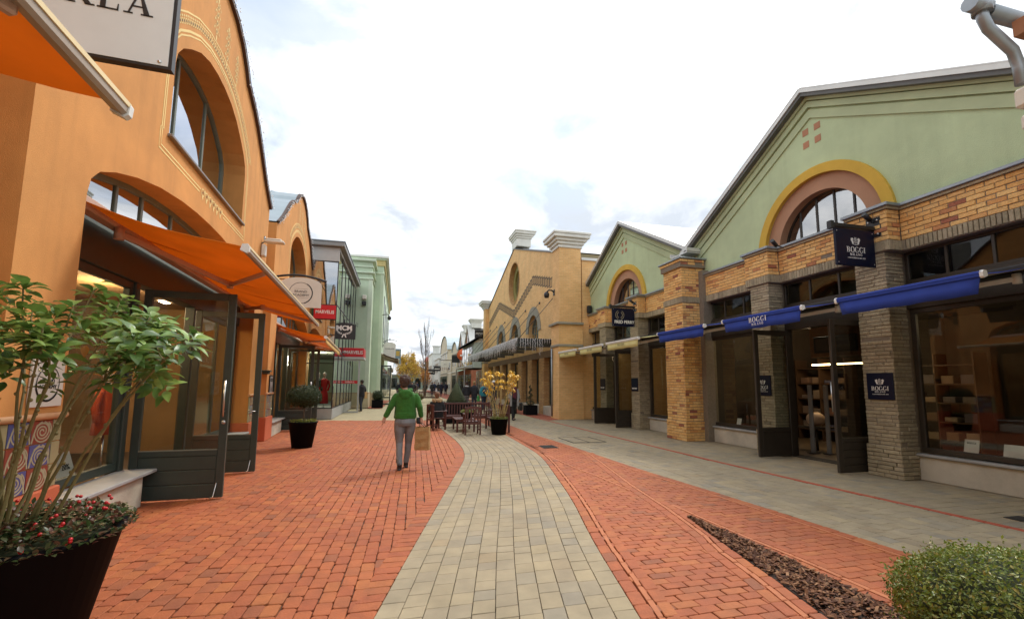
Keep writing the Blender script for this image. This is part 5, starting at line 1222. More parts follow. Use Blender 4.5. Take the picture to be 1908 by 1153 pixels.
# ================================================================= GREY GLASS SHOP AND MINT BUILDING (left, farther on)
M_panel = mat('light_grey_cladding', (.46, .46, .44), .55, .04, 2); M_red = mat('red_sign', (.55, .012, .018), .4, .04); M_alu = mat('aluminium_frame', (.42, .42, .41), .4, .05, metal=.5)
M_mint = mat('mint_render', (.50, .62, .45), .85, .05, 1.0, .2, 60); M_mintl = mat('pale_mint_moulding', (.58, .68, .52), .8, .05); M_beige = mat('beige_base_stone', (.52, .45, .28), .8, .1, 2)
def box_part(root, name, m, *b, c=0.0):
    mb = MB(); mb.box(*b, c=c); return mb.obj(name, m, root)
def glass_shop():
    t = thing('glass_shop', 'grey clad glass shop with red MARVELIS panel beside the second orange gable', 'shop building', (-2.75, 21.65, 0))
    box_part(t, 'base', M_sill, -1.5, 0, 0, 8.9, 0, .46, c=.01)
    m = MB()
    for x in (-1.22, -.03): m.box(x-.02, x+.02, 0, .05, .46, 7.1)
    for z in (.48, 2.45, 3.0, 4.42, 5.08, 7.08): m.box(-1.22, -.03, .002, .048, z-.02, z+.02)
    for k in range(1, 7): m.box(-.05, 0.002, k*1.45-.02, k*1.45+.02, .46, 7.55)
    for z in (.48, 3.0, 5.1): m.box(-.045, .0, .06, 8.8, z-.02, z+.02)
    m.objs('mullion', M_black, t)
    for z0, z1 in ((.5, 2.43), (2.47, 2.98), (3.02, 4.40), (5.1, 7.06)): mb = MB(); mb.box(-.575, .575, -.004, .004, z0, z1, M=Matrix.Translation((-.625, .03, 0)) @ Matrix.Rotation(R(3.2 if z0 > 3 else 0), 4, 'Z')); mb.obj('pane', M_coat if z0 > 3 else M_glass, t)
    for k in range(6):
        for z0, z1 in ((.5, 2.98), (3.02, 5.08), (5.12, 7.6)): box_part(t, 'pane', M_coat, -.03, -.02, k*1.45+.03+(.06 if k == 0 else 0), (k+1)*1.45-.03, z0, z1)
    box_part(t, 'cladding_panel', M_panel, -1.5, -.0, .0, .08, 7.1, 7.75, c=.006); box_part(t, 'cladding_panel', M_panel, -1.5, -1.24, .0, .08, .46, 7.08, c=.006); box_part(t, 'cladding_panel', M_panel, -.3, .004, .09, 8.9, 7.6, 7.75)
    box_part(t, 'roof', mat('mid_grey_roof_edge', (.24, .24, .23), .5, .05), -5, .22, -.22, 8.9, 7.76, 7.96, c=.02)
    box_part(t, 'roof_cap', M_zinc, -5.05, .25, -.25, 8.95, 7.965, 8.0)
    box_part(t, 'red_panel', M_red, -.97, -.04, -.03, .0, 4.44, 5.06, c=.004); text('lettering', 'MARVELIS', .21, (-.505, -.034, 4.74), (pi/2, 0, 0), M_white, t, bold=.004, sx=.86)
    m = MB(); m.box(-4, -3.9, .3, 8.8, 0, 7.5); m.box(-3.9, -.1, .1, 8.8, 3.0, 3.08); m.objs('interior_wall', mat('pale_interior', (.3, .32, .25), .8), t)
    # red fascia box over the glass door
    box_part(t, 'red_fascia', M_red, -.2, .95, 4.05, 5.6, 2.98, 3.46, c=.01); box_part(t, 'soffit', M_panel, -.2, .97, 4.03, 5.6, 2.86, 2.975)
    text('lettering', 'MARVELIS', .25, (.44, 4.045, 3.21), (pi/2, 0, 0), M_white, t, bold=.004, sx=.86)
    d = MB()
    for b in ((-.22, -.14), (.70, .78)): d.box(b[0], b[1], 4.2, 4.26, .02, 2.85)
    for z in (.02, 2.77): d.box(-.14, .70, 4.2, 4.26, z, z+.08)
    dr = d.obj('door', M_alu, t); box_part(dr, 'pane', M_glass, -.13, .69, 4.225, 4.235, .1, 2.76); box_part(dr, 'red_strip', M_red, -.12, .68, 4.215, 4.223, 1.56, 1.72); text('lettering', 'MARVELIS', .12, (.28, 4.213, 1.635), (pi/2, 0, 0), M_white, dr, sx=.9)
    for k, (x, c, lab) in enumerate(((-.45, (.45, .015, .02), 'mannequin in red dress in the grey glass shop window, right one'), (-.72, (.03, .06, .05), 'mannequin in dark green dress in the grey glass shop window, left one'))):
        q = thing('mannequin', lab, 'mannequin', (-2.75+x, 22.25, .46)); m = MB()
        m.ell((0, 0, 1.5), .075, .09, .11, 12, 8); m.tube([(0, 0, 1.32), (0, 0, 1.44)], .045, 8); m.obj('head', M_white, q)
        m = MB(); m.lathe([(.001, .2), (.2, .2), (.17, .6), (.12, .85), (.16, 1.1), (.17, 1.25), (.05, 1.33)], (0, 0, 0), 16, M=Matrix.Diagonal((1, .7, 1, 1))); m.tube([(-.17, 0, 1.24), (-.22, -.02, 1.0), (-.16, -.1, .78)], .04, 7); m.tube([(.17, 0, 1.24), (.22, -.02, 1.0), (.16, -.1, .78)], .04, 7); m.obj('dress', mat('dress_%d' % k, c, .8), q); m = MB(); m.tube([(0, 0, 0), (0, 0, .3)], .02, 6); m.lathe([(.001, 0), (.15, 0), (.15, .02)], (0, 0, 0), 14); m.obj('stand', M_steel, q)
glass_shop()
def ledges(t, m, x0, x1, y0, y1, zs):
    for z, h, e in zs: box_part(t, 'ledge', m, x0-.02, x1+e, y0-e, y1+.3, z, z+h, c=.02)
def mint_building():
    t = thing('mint_building', 'pale mint green building with stepped cornices beyond the glass shop', 'building', (-1.82, 30.8, 0))
    box_part(t, 'wall', M_mint, -6, 0, 0, 2.6, .92, 9.7); box_part(t, 'base', M_beige, -6, .04, -.04, 2.6, 0, .92, c=.01); box_part(t, 'base_band', mat('pinkish_band', (.5, .35, .22), .8), -6, .06, -.06, 2.6, .92, .98)
    ledges(t, M_mintl, -6, 0, 0, 2.2, ((8.35, .1, .08), (8.75, .1, .14), (9.15, .1, .08), (9.55, .16, .2)))
    box_part(t, 'corner_strip', M_mintl, -.22, .03, -.03, .2, .985, 8.34)
    # second, taller block standing farther into the street
    box_part(t, 'wall', M_mint, -6, .62, 2.4, 26, .92, 10.6); box_part(t, 'base', M_beige, -6, .66, 2.36, 4.0, 0, .92, c=.01)
    ledges(t, M_mintl, -6, .62, 2.4, 25.6, ((9.3, .12, .08), (10.3, .12, .22))); box_part(t, 'frieze', mat('pale_ochre_frieze', (.55, .45, .2), .8), -6, .72, 2.3, 25.9, 9.9, 10.29); box_part(t, 'roof', M_roofw, -6, .95, 2.05, 26, 10.42, 10.55)
    box_part(t, 'corner_strip', M_mintl, .42, .65, 2.37, 2.6, .93, 9.29)
    for y in (6, 10, 14, 18, 22):
        m = MB(); m.box(.6, .66, y-.6, y+.6, 5.0, 8.3); f = m.obj('window', M_lgreen, t); box_part(f, 'pane', M_glassd, .66, .67, y-.5, y+.5, 5.1, 8.2)
        m = MB(); m.box(.6, .66, y-1.5, y+1.5, .3, 2.95); f = m.obj('window', M_dgreen, t); box_part(f, 'pane', M_glassd, .66, .67, y-1.4, y+1.4, .4, 2.85)
    leaf = MB()
    for a in (.66, 1.28): leaf.box(a, a+.09, 4.2, 4.26, .02, 2.9)
    for z in (.02, 2.8, .5): leaf.box(.75, 1.28, 4.205, 4.255, z, z+.1)
    d = leaf.obj('door', M_dgreen, t); box_part(d, 'pane', M_glass, .74, 1.29, 4.225, 4.235, .1, 2.8)
    for z, m_, n in ((7.0, M_offwhite, 'small pale box high on the mint green wall'), (6.6, M_black, 'small black box high on the mint green wall')):
        q = thing('wall_box', n, 'wall box', (-2.26, 30.79, z)); box_part(q, 'box', m_, -.13, .13, -.2, 0, 0, .28, c=.03)
    q = thing('security_camera', 'black camera on an arm at the mint building corner', 'camera', (-1.15, 33.3, 6.3)); m = MB(); m.tube([(-.05, 0, .1), (.3, 0, .16), (.45, 0, .05)], .03, 7); m.obj('arm', M_black, q); m = MB(); m.ell((.45, 0, -.1), .14, .14, .16, 12, 8); m.obj('dome', M_black, q)
    M_bc = mat('brown_awning_cloth', (.16, .085, .06), .8)
    awning('brown awning with white frame along the mint green building', (-1.2, 38.0, 0), 0, -3.5, 4.6, 3.75, 1.25, 3.35, M_bc, M_white, None, arms=((-3, -1), (4, 2)), arm_m=M_white, wall=.1)
    q = thing('hanging_sign', 'white hanging sign with small black lettering beyond the mint building', 'sign', (-1.15, 36.0, 0)); m = MB()
    m.panel([(.05, 3.3), (.95, 3.3), (.95, 4.5)]+[(.5+.45*cos(R(a)), 4.5+.2*sin(R(a))) for a in range(20, 180, 20)]+[(.05, 4.5)], [], lambda a, z, d: (a, d, z), -.03, .03); m.obj('board', M_white, q); text('lettering', 'MICHAEL KORS', .14, (.5, -.035, 4.2), (pi/2, 0, 0), M_black, q, sx=.72); m = MB()
    m.tube([(-.0, 0, 4.7), (.3, 0, 4.85), (.7, 0, 4.9), (1.05, 0, 4.8)], .025, 6); m.tube([(.0, 0, 4.4), (.2, 0, 4.75)], .02, 6); m.ell((.5, 0, 4.95), .05, .05, .06, 8, 6); m.box(-.03, .0, -.08, .08, 4.3, 5.0); m.obj('bracket', M_black, q)
    q = thing('flag_sign', 'blue grey sign with yellow square far down the left side', 'sign', (-.35, 47, 0)); box_part(q, 'board', mat('blue_grey_board', (.22, .3, .36), .5), 0, .62, -.03, .03, 3.5, 5.0); box_part(q, 'yellow_square', mat('yellow_print', (.6, .38, .08), .5), .14, .5, -.034, -.03, 4.3, 4.8); box_part(q, 'post', M_zinc, -.5, .0, -.03, .03, 4.9, 5.0)
    # low shops beyond
    q = thing('low_shop', 'low cream shop far down the left side of the street', 'shop building', (-1.3, 62, 0)); box_part(q, 'wall', mat('far_cream_wall', (.58, .52, .38), .8), -5, 0, 0, 20, 0, 3.4); box_part(q, 'roof', M_fascia, -5, .6, -.3, 20, 3.4, 3.6)
    for k in range(5): m = MB(); m.box(0, .05, k*4+.4, k*4+3.4, .4, 2.8); f = m.obj('window', M_dgreen, q); box_part(f, 'pane', M_glassd, .05, .06, k*4+.5, k*4+3.3, .5, 2.7)
    m = MB()
    for k in range(3): m.box(-1.5, -.1, -.04, -.0, .6+k*.8, 1.2+k*.8)
    m.objs('poster', M_white, q)
mint_building()

# ================================================================= FAR STREET, RIGHT SIDE AND STREET END
def far_windows(t, x, ys, zs, w, h, fm=M_white):
    for y in ys:
        for z in zs:
            m = MB(); m.box(x-.06, x+.02, y-w/2, y+w/2, z, z+h); f = m.obj('window', fm, t); box_part(f, 'pane', M_glassd, x-.07, x-.06, y-w/2+.08, y+w/2-.08, z+.08, z+h-.08)
def cornice_block(t, x0, x1, y0, y1, z, h, m):
    box_part(t, 'chimney', m, x0, x1, y0, y1, z, z+h*.6); e = .08
    for k in range(3): box_part(t, 'cornice', m, x0-e, x1+e, y0-e, y1+e, z+h*(.6+k*.13), z+h*(.73+k*.13)-.005); e += .09
def gable_front(t, name, m, x, y0, y1, ze, za, depth=8, roofm=M_roofw):
    yc = (y0+y1)/2; P = lambda a, z, d: (x+d, a, z)
    mb = MB(); mb.panel([(y0, 0), (y1, 0), (y1, ze), (yc, za), (y0, ze)], [], P, 0, .4); mb.obj(name, m, t)
    mb = MB(); mb.strip([(y0-.25, ze-.05), (yc, za+.14), (y1+.25, ze-.05)], .2, P, -.18, depth); mb.obj('roof', roofm, t)
    mb = MB(); mb.box(x+.4, x+depth, y0, y0+.3, 0, ze-.1); mb.obj('side_wall', m, t)
def far_right():
    for k, (x, y, w, h, c, lab) in enumerate(((-2.2, 88, 9, 5.6, (.42, .2, .12), 'small terracotta far house behind the yellow autumn tree'), (-1.2, 100, 9, 6.4, (.55, .5, .36), 'small cream far house left of the street end'))):
        t = thing('far_house', lab, 'building', (x, y, 0)); P = lambda a, z, d: (d, a, z); m = MB(); m.panel([(-w/2, 0), (w/2, 0), (w/2, h*.72), (0, h), (-w/2, h*.72)], [], P, -7, 0); m.obj('wall', mat('far_house_%d' % k, c, .85), t); m = MB(); m.strip([(-w/2-.3, h*.68), (0, h+.1), (w/2+.3, h*.68)], .2, P, -7, .3); m.obj('roof', M_roofw, t); box_part(t, 'end_wall', mat('far_house_%d' % k, c, .85), -7, -.02, -w/2-.05, -w/2, 0, h*.7)
        for j in range(3): m = MB(); m.box(-.0, .05, -3+j*2.2, -1.6+j*2.2, .4, 2.7); f = m.obj('window', M_dgreen, t); box_part(f, 'pane', M_glassd, .05, .06, -2.9+j*2.2, -1.7+j*2.2, .5, 2.6)
    # glazed shop with a lean-to roof and the ARMANI sign
    t = thing('glazed_shop', 'pale glazed shop with lean-to roof behind the yellow building', 'shop building', (8.0, 44, 0))
    box_part(t, 'wall', mat('pale_glass_panel', (.5, .6, .56), .25), -1.5, 5, -4, 3, 3.0, 5.25); m = MB(); m.panel([(-1.5, 5.25), (5, 5.25), (5, 9.4)], [], lambda a, z, d: (a, d, z), -4, 3); m.obj('gable', M_white, t); m = MB(); m.strip([(-1.9, 5.05+.1), (0, 6.35), (5, 9.6)], .22, lambda a, z, d: (a, d, z), -4.3, 3.2); m.obj('roof', M_fascia, t)
    for k in range(4): m = MB(); m.box(-.06, .0, -3.6+k*1.7, -2.1+k*1.7, .3, 2.9); f = m.obj('window', M_alu, t); box_part(f, 'pane', M_glass, -.07, -.06, -3.5+k*1.7, -2.2+k*1.7, .4, 2.8); m = MB(); m.box(-1.56, -1.5, -3.6+k*1.7, -2.1+k*1.7, 3.2, 5.1); f = m.obj('window', M_alu, t); box_part(f, 'pane', M_refl, -1.57, -1.56, -3.5+k*1.7, -2.2+k*1.7, 3.3, 5.0)
    box_part(t, 'porch', M_panel, -2.3, 0, -3.5, 2.5, 3.0, 3.15); m = MB(); [m.box(-2.25, -2.17, y, y+.08, 0, 3.0) for y in (-3.4, 2.3)]; m.objs('post', M_alu, t)
    cornice_block(t, 1.2, 2.6, 1.0, 2.4, 7.0, 2.2, M_cornice)
    q = thing('hanging_sign', 'black ARMANI sign on a black arm at the far end of the yellow building', 'sign', (7.35, 39.9, 0)); box_part(q, 'board', M_black, -.8, .16, -.03, .03, 5.62, 6.36); box_part(q, 'arm', M_black, -.85, .7, -.05, .05, 6.38, 6.48); text('lettering', 'ARMANI', .22, (-.32, -.035, 6.03), (pi/2, 0, 0), M_white, q); text('lettering', 'OUTLET', .09, (-.32, -.035, 5.86), (pi/2, 0, 0), M_white, q)
    # red brick double gable
    mr = brick_mat('red_brick_gable', ((.36, .115, .06), (.43, .15, .08)), (.25, .13, .08), .25, .08)
    t = thing('red_brick_house', 'red brick shop with two gables and white chimneys far down the right', 'building', (8.25, 55, 0))
    gable_front(t, 'gable', mr, 0, -3.0, 2.9, 5.5, 8.4); gable_front(t, 'gable', mr, .004, 2.95, 8.9, 5.5, 8.4)
    for y in (-.05, 5.9): cornice_block(t, .3, 1.5, y-.6, y+.6, 8.35, 1.1, M_cornice)
    far_windows(t, 0, (-1.9, .0, 1.9, 4, 5.9, 7.8), (3.7,), 1.0, 1.3); far_windows(t, 0, (-.05, 5.9), (6.3,), .8, 1.3, M_fascia); far_windows(t, 0, (-1.8, .3, 2, 4, 6, 7.8), (.3,), 1.6, 2.4, M_dgreen)
    for z in (3.3, 5.3): box_part(t, 'steel_beam', M_fascia, -.1, .02, -3, 8.9, z, z+.14)
    awning('pale green awning along the far red brick shop', (8.2, 58.5, 0), pi, -5.2, 5.6, 3.4, 1.5, 3.0, mat('pale_green_awning', (.35, .52, .36), .8), M_white, None, wall=.1)
    q = thing('round_sign', 'round orange red sign in front of the far red brick gable', 'sign', (6.9, 50, 0)); m = MB(); m.lathe([(.001, -.04), (.62, -.04), (.62, .04), (.001, .04)], (0, 0, 4.75), 24, M=Matrix.Rotation(pi/2, 4, 'X')); m.obj('disc', mat('orange_red_sign', (.62, .10, .02), .5), q); box_part(q, 'white_band', M_white, -.28, .55, -.055, -.045, 4.6, 4.75); box_part(q, 'arm', M_black, .5, 1.4, -.03, .03, 4.9, 4.98)
    q = thing('hanging_sign', 'plain black sign in front of the far cream gable', 'sign', (6.9, 59.5, 0)); box_part(q, 'board', M_black, -.1, .95, -.03, .03, 4.3, 5.2); box_part(q, 'arm', M_black, -.1, 1.4, -.04, .04, 5.22, 5.3)
    # cream building with barrel roofs
    mc = mat('far_cream_render', (.55, .49, .36), .85, .06, 1)
    def barrel(label, x, y0, y1, ze, r_z, depth, big):
        t = thing('barrel_roof_house', label, 'building', (x, (y0+y1)/2, 0)); w = (y1-y0)/2; P = lambda a, z, d: (d, a, z); top = [(w*cos(R(a)), ze+r_z*sin(R(a))) for a in range(0, 181, 12)]
        m = MB(); m.panel([(w, 0)]+top+[(-w, 0)], [], P, 0, .4); m.obj('front_wall', mc, t); m = MB(); m.strip([(a*1.03, z+.1) for a, z in top], .16, P, -.15, depth); m.obj('roof', mat('pale_sheet_roof', (.45, .53, .55), .4, .05, metal=.3), t); box_part(t, 'side_wall', mc, .4, depth, -w, -w+.3, 0, ze)
        box_part(t, 'band', M_stoneg, -.08, .02, -w, w, ze-.5, ze-.3); box_part(t, 'band', M_stoneg, -.08, .02, -w, w, 3.1, 3.3)
        n = 4 if big else 2; far_windows(t, 0, [-w+(k+.5)*2*w/n for k in range(n)], (4.0,) if not big else (3.8, 5.6), 1.0, 1.3); far_windows(t, 0, [-w+(k+.5)*2*w/n for k in range(n)], (.3,), 2*w/n-.6, 2.5, M_dgreen)
    barrel('small cream barrel roofed house next to the red brick gables', 8.1, 64.2, 70, 6.2, 1.3, 8, False)
    barrel('big cream barrel roofed house far down the right side', 7.8, 74, 86, 7.0, 2.6, 14, True)
    box = thing('low_shop', 'low pale shop between the two barrel roofed houses', 'shop building', (7.9, 72, 0)); box_part(box, 'wall', mc, 0, 6, -1.95, 1.95, 0, 5.2); far_windows(box, 0, (-.9, .9), (.3, 3.6), 1.2, 1.3)
    for (x, y, z, lab) in ((6.2, 66, 3.9, 'pale hanging sign with dark bracket in front of the barrel roofed houses'),):
        q = thing('hanging_sign', lab, 'sign', (x, y, 0)); box_part(q, 'board', M_offwhite, -.2, 1.0, -.03, .03, z, z+.9); box_part(q, 'arm', M_black, -.3, 1.7, -.04, .04, z+1.0, z+1.08); m = MB(); [m.ell((.4+s*.12, -.04, z+.4), .06, .01, .06, 8, 5) for s in (-1, 1)]; m.objs('eye_dot', M_black, q)
    for k, (x, y, z) in enumerate(((6.1, 74, 3.55), (5.4, 80, 3.2), (6.0, 84, 3.2))):
        q = thing('hanging_sign', ('black hanging sign before the big barrel roofed house, nearest of three', 'black hanging sign far down the street, leftmost of three', 'black hanging sign far down the street, middle of three')[k], 'sign', (x, y, 0)); box_part(q, 'board', M_black, -.5, .6, -.03, .03, z, z+.75); box_part(q, 'lettering', M_offwhite, -.35, .45, -.035, -.03, z+.3, z+.42); box_part(q, 'arm', M_black, -.6, 1.6, -.04, .04, z+.78, z+.86)
    # white row beyond and the end of the street
    mw = mat('far_white_render', (.62, .64, .6), .8)
    for k, (x, y, w, h, lab) in enumerate(((7.6, 93, 10, 6.3, 'white far house next to the barrel roofed house'), (7.2, 106, 12, 8.0, 'tall white far house with small turret at the street end'))):
        t = thing('white_house', lab, 'building', (x, y, 0)); box_part(t, 'wall', mw, 0, 9, -w/2, w/2, 0, h); box_part(t, 'roof', M_roofw, -.2, 9, -w/2-.2, w/2+.2, h, h+.15); far_windows(t, 0, [-w/2+1.2+j*2.2 for j in range(int(w/2.2))], (.4, 3.6), 1.2, 2.0)
        if k: box_part(t, 'turret', mw, .2, 1.6, -w/2, -w/2+1.4, h+.15, h+1.6); box_part(t, 'turret_roof', M_roofw, 0, 1.8, -w/2-.2, -w/2+1.6, h+1.6, h+1.75)
    t = thing('pavilion', 'low grey green pavilion across the end of the street', 'building', (4, 122, 0)); box_part(t, 'wall', mat('grey_green_wall', (.22, .27, .23), .7), -8, 5, 0, 8, 0, 3.6); box_part(t, 'roof', M_zinc, -8.5, 5.5, -1.0, 8.5, 3.6, 3.9)
    for k in range(6): m = MB(); m.box(-7.5+k*2, -6+k*2, -.05, 0, .3, 2.9); f = m.obj('window', M_dgreen, t); box_part(f, 'pane', M_glassd, -7.4+k*2, -6.1+k*2, -.06, -.05, .4, 2.8)
    mrr = mat('far_red_wall', (.34, .1, .075), .85, .1, 1)
    t = thing('red_house', 'dark red house with pitched roof beyond the autumn tree', 'building', (4.2, 135, 0)); m = MB(); m.panel([(-4, 0), (3.4, 0), (3.4, 5.4), (-.3, 7.6), (-4, 5.4)], [], lambda a, z, d: (a, d, z), 0, 8); m.obj('wall', mrr, t); m = MB(); m.strip([(-4.4, 5.3), (-.3, 7.75), (3.8, 5.3)], .2, lambda a, z, d: (a, d, z), -.4, 8.4); m.obj('roof', mat('dark_red_roof', (.22, .09, .08), .8), t)
    for k in (-2.6, -.4, 1.8): m = MB(); m.box(k-.5, k+.5, -.06, 0, 3.6, 5.0); f = m.obj('window', M_white, t); box_part(f, 'pane', M_glassd, k-.4, k+.4, -.07, -.06, 3.7, 4.9)
    t = thing('domed_tower', 'slim tower with a salmon red dome behind the bare trees', 'tower', (8.6, 140, 0)); box_part(t, 'shaft', mat('salmon_tower', (.5, .2, .12), .8), -.55, .55, -.55, .55, 0, 7.9); m = MB(); m.lathe([(.9, 7.9), (.88, 8.4), (.7, 8.9), (.4, 9.3), (.08, 9.6), (.05, 10.0), (.001, 10.1)], (0, 0, 0), 20); m.obj('dome', mat('red_dome', (.5, .12, .08), .6), t)
far_right()

# ================================================================= PLANTS
def leafmat(name, cols, rough=.45, spec=.5):
    return mat(name, cols[0], rough, .2, 25, ramp=[(i/(len(cols)-1), c) for i, c in enumerate(cols)], trans=.25, spec=spec)
M_box = leafmat('box_leaves', [(.085, .13, .016), (.14, .20, .024), (.21, .26, .038), (.31, .32, .05), (.12, .165, .022), (.36, .27, .055)])
M_boxd = leafmat('dark_box_leaves', [(.014, .034, .01), (.024, .05, .014), (.035, .062, .017), (.05, .08, .022)])
M_laurel = leafmat('laurel_leaves', [(.07, .14, .03), (.11, .21, .045), (.17, .29, .06), (.29, .42, .09), (.085, .17, .038)], .36)
M_lnew = leafmat('young_laurel_leaves', [(.17, .30, .07), (.24, .38, .09), (.13, .26, .06)], .4)
M_cot = leafmat('cotoneaster_leaves', [(.035, .065, .02), (.06, .105, .03), (.09, .075, .035), (.16, .05, .035), (.045, .085, .025)], .4)
M_yel = leafmat('autumn_yellow_leaves', [(.74, .46, .035), (.82, .55, .05), (.66, .36, .03), (.78, .56, .12)])
M_tyel = leafmat('autumn_tree_leaves', [(.62, .42, .05), (.72, .50, .07), (.50, .36, .06), (.66, .38, .04)])
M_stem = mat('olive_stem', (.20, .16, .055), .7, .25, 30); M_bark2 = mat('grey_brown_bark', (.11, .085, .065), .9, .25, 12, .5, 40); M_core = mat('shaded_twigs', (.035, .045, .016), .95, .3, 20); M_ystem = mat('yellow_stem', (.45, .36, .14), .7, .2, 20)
M_pot = mat('black_planter', (.009, .009, .010), .65, .1, 5, spec=.04); M_berry = mat('red_berry', (.5, .012, .015), .3)
def rdir():
    z = rng.uniform(-1, 1); t = rng.uniform(0, 2*pi); r_ = sqrt(1-z*z); return Vector((r_*cos(t), r_*sin(t), z))
def leaf(mb, p, d, up, L, w, fold=.25, droop=.2, mi=0):
    """a pointed leaf of four faces folded along its midrib"""
    d = Vector(d).normalized(); s = d.cross(Vector(up))
    if s.length < 1e-4: s = d.cross(Vector((1, 0, .3)))
    s.normalize(); n = s.cross(d); p = Vector(p); a = p+d*L*.45+n*L*.04; e = p+d*L-n*L*droop
    P_ = [p]; sides = []
    for u, k in ((.16, .55), (.38, .98), (.60, .92), (.82, .52)):
        c = p+d*L*u+n*(L*.05*sin(pi*u)-L*droop*u*u); o = n*w*fold*k; P_ += [c, c+s*w*.5*k+o, c-s*w*.5*k+o]
    P_.append(e); mb.r = rng.random(); b = len(mb.v); mb.v += [tuple(q) for q in P_]
    F = [(0, 2, 1), (0, 1, 3)]
    for i in (1, 4, 7): F += [(i, i+1, i+4, i+3), (i, i+3, i+5, i+2)]
    F += [(10, 11, 13), (10, 13, 12)]
    for f in F: mb.f.append(tuple(b+i for i in f)); mb.mi.append(mi); mb.sm.append(True); mb.rn.append(mb.r)
def chip(mb, p, n, s):
    """a small leaf: two triangles"""
    n = Vector(n).normalized(); x, y = basis(n); t = rng.uniform(0, 2*pi); u = x*cos(t)+y*sin(t); v = n.cross(u); p = Vector(p); mb.r = rng.random()
    mb.face([p-u*s, p+v*s*.5+n*s*.2, p+u*s, p-v*s*.5+n*s*.2])
def clipped(root, name, fn, n, size, m, core=None, depth=.12):
    """leaf shell of a clipped shrub; fn() gives a surface point and its normal"""
    mb = MB()
    for i in range(n):
        p, nn = fn(); p = Vector(p)-Vector(nn)*depth*rng.random()**2+Vector(nn)*rng.gauss(.0, .012); chip(mb, p, (Vector(nn)*.6+rdir()*.9+Vector((0, 0, .35))), size*rng.uniform(.7, 1.3))
    if depth > .08:                                                # stray shoots
        for i in range(n//90):
            p, nn = fn(); d = (Vector(nn)+rdir()*.5+Vector((0, 0, .4))).normalized(); L_ = rng.uniform(.03, .075)
            for k in range(7): chip(mb, Vector(p)+d*L_*k/6+rdir()*size*.6, d+rdir(), size*rng.uniform(.8, 1.4))
    tag(mb.obj(name, m, root, False), kind='stuff')
def sphere_fn(c, rx, rz, lump=.07):
    ph = [rng.uniform(0, 6) for _ in range(6)]
    def fn():
        d = rdir(); k = 1+lump*(sin(d.x*5+ph[0])+sin(d.y*6+ph[1])+sin(d.z*5+ph[2]))/1.8; return Vector(c)+Vector((d.x*rx*k, d.y*rx*k, d.z*rz*k)), d
    return fn
def round_pot(t, r0, r1, h, m=None):
    mb = MB(); mb.lathe([(.001, 0), (r0, 0), (r0+(r1-r0)*.96, h*.96), (r1+.01, h*.96), (r1+.012, h), (r1-.03, h), (r1-.045, h-.06), (.001, h-.06)], (0, 0, 0), 40); mb.obj('pot', m or M_pot, t)
    mb = MB(); mb.lathe([(.001, h-.045), (r1-.05, h-.05)], (0, 0, 0), 24); mb.obj('soil', M_core, t)

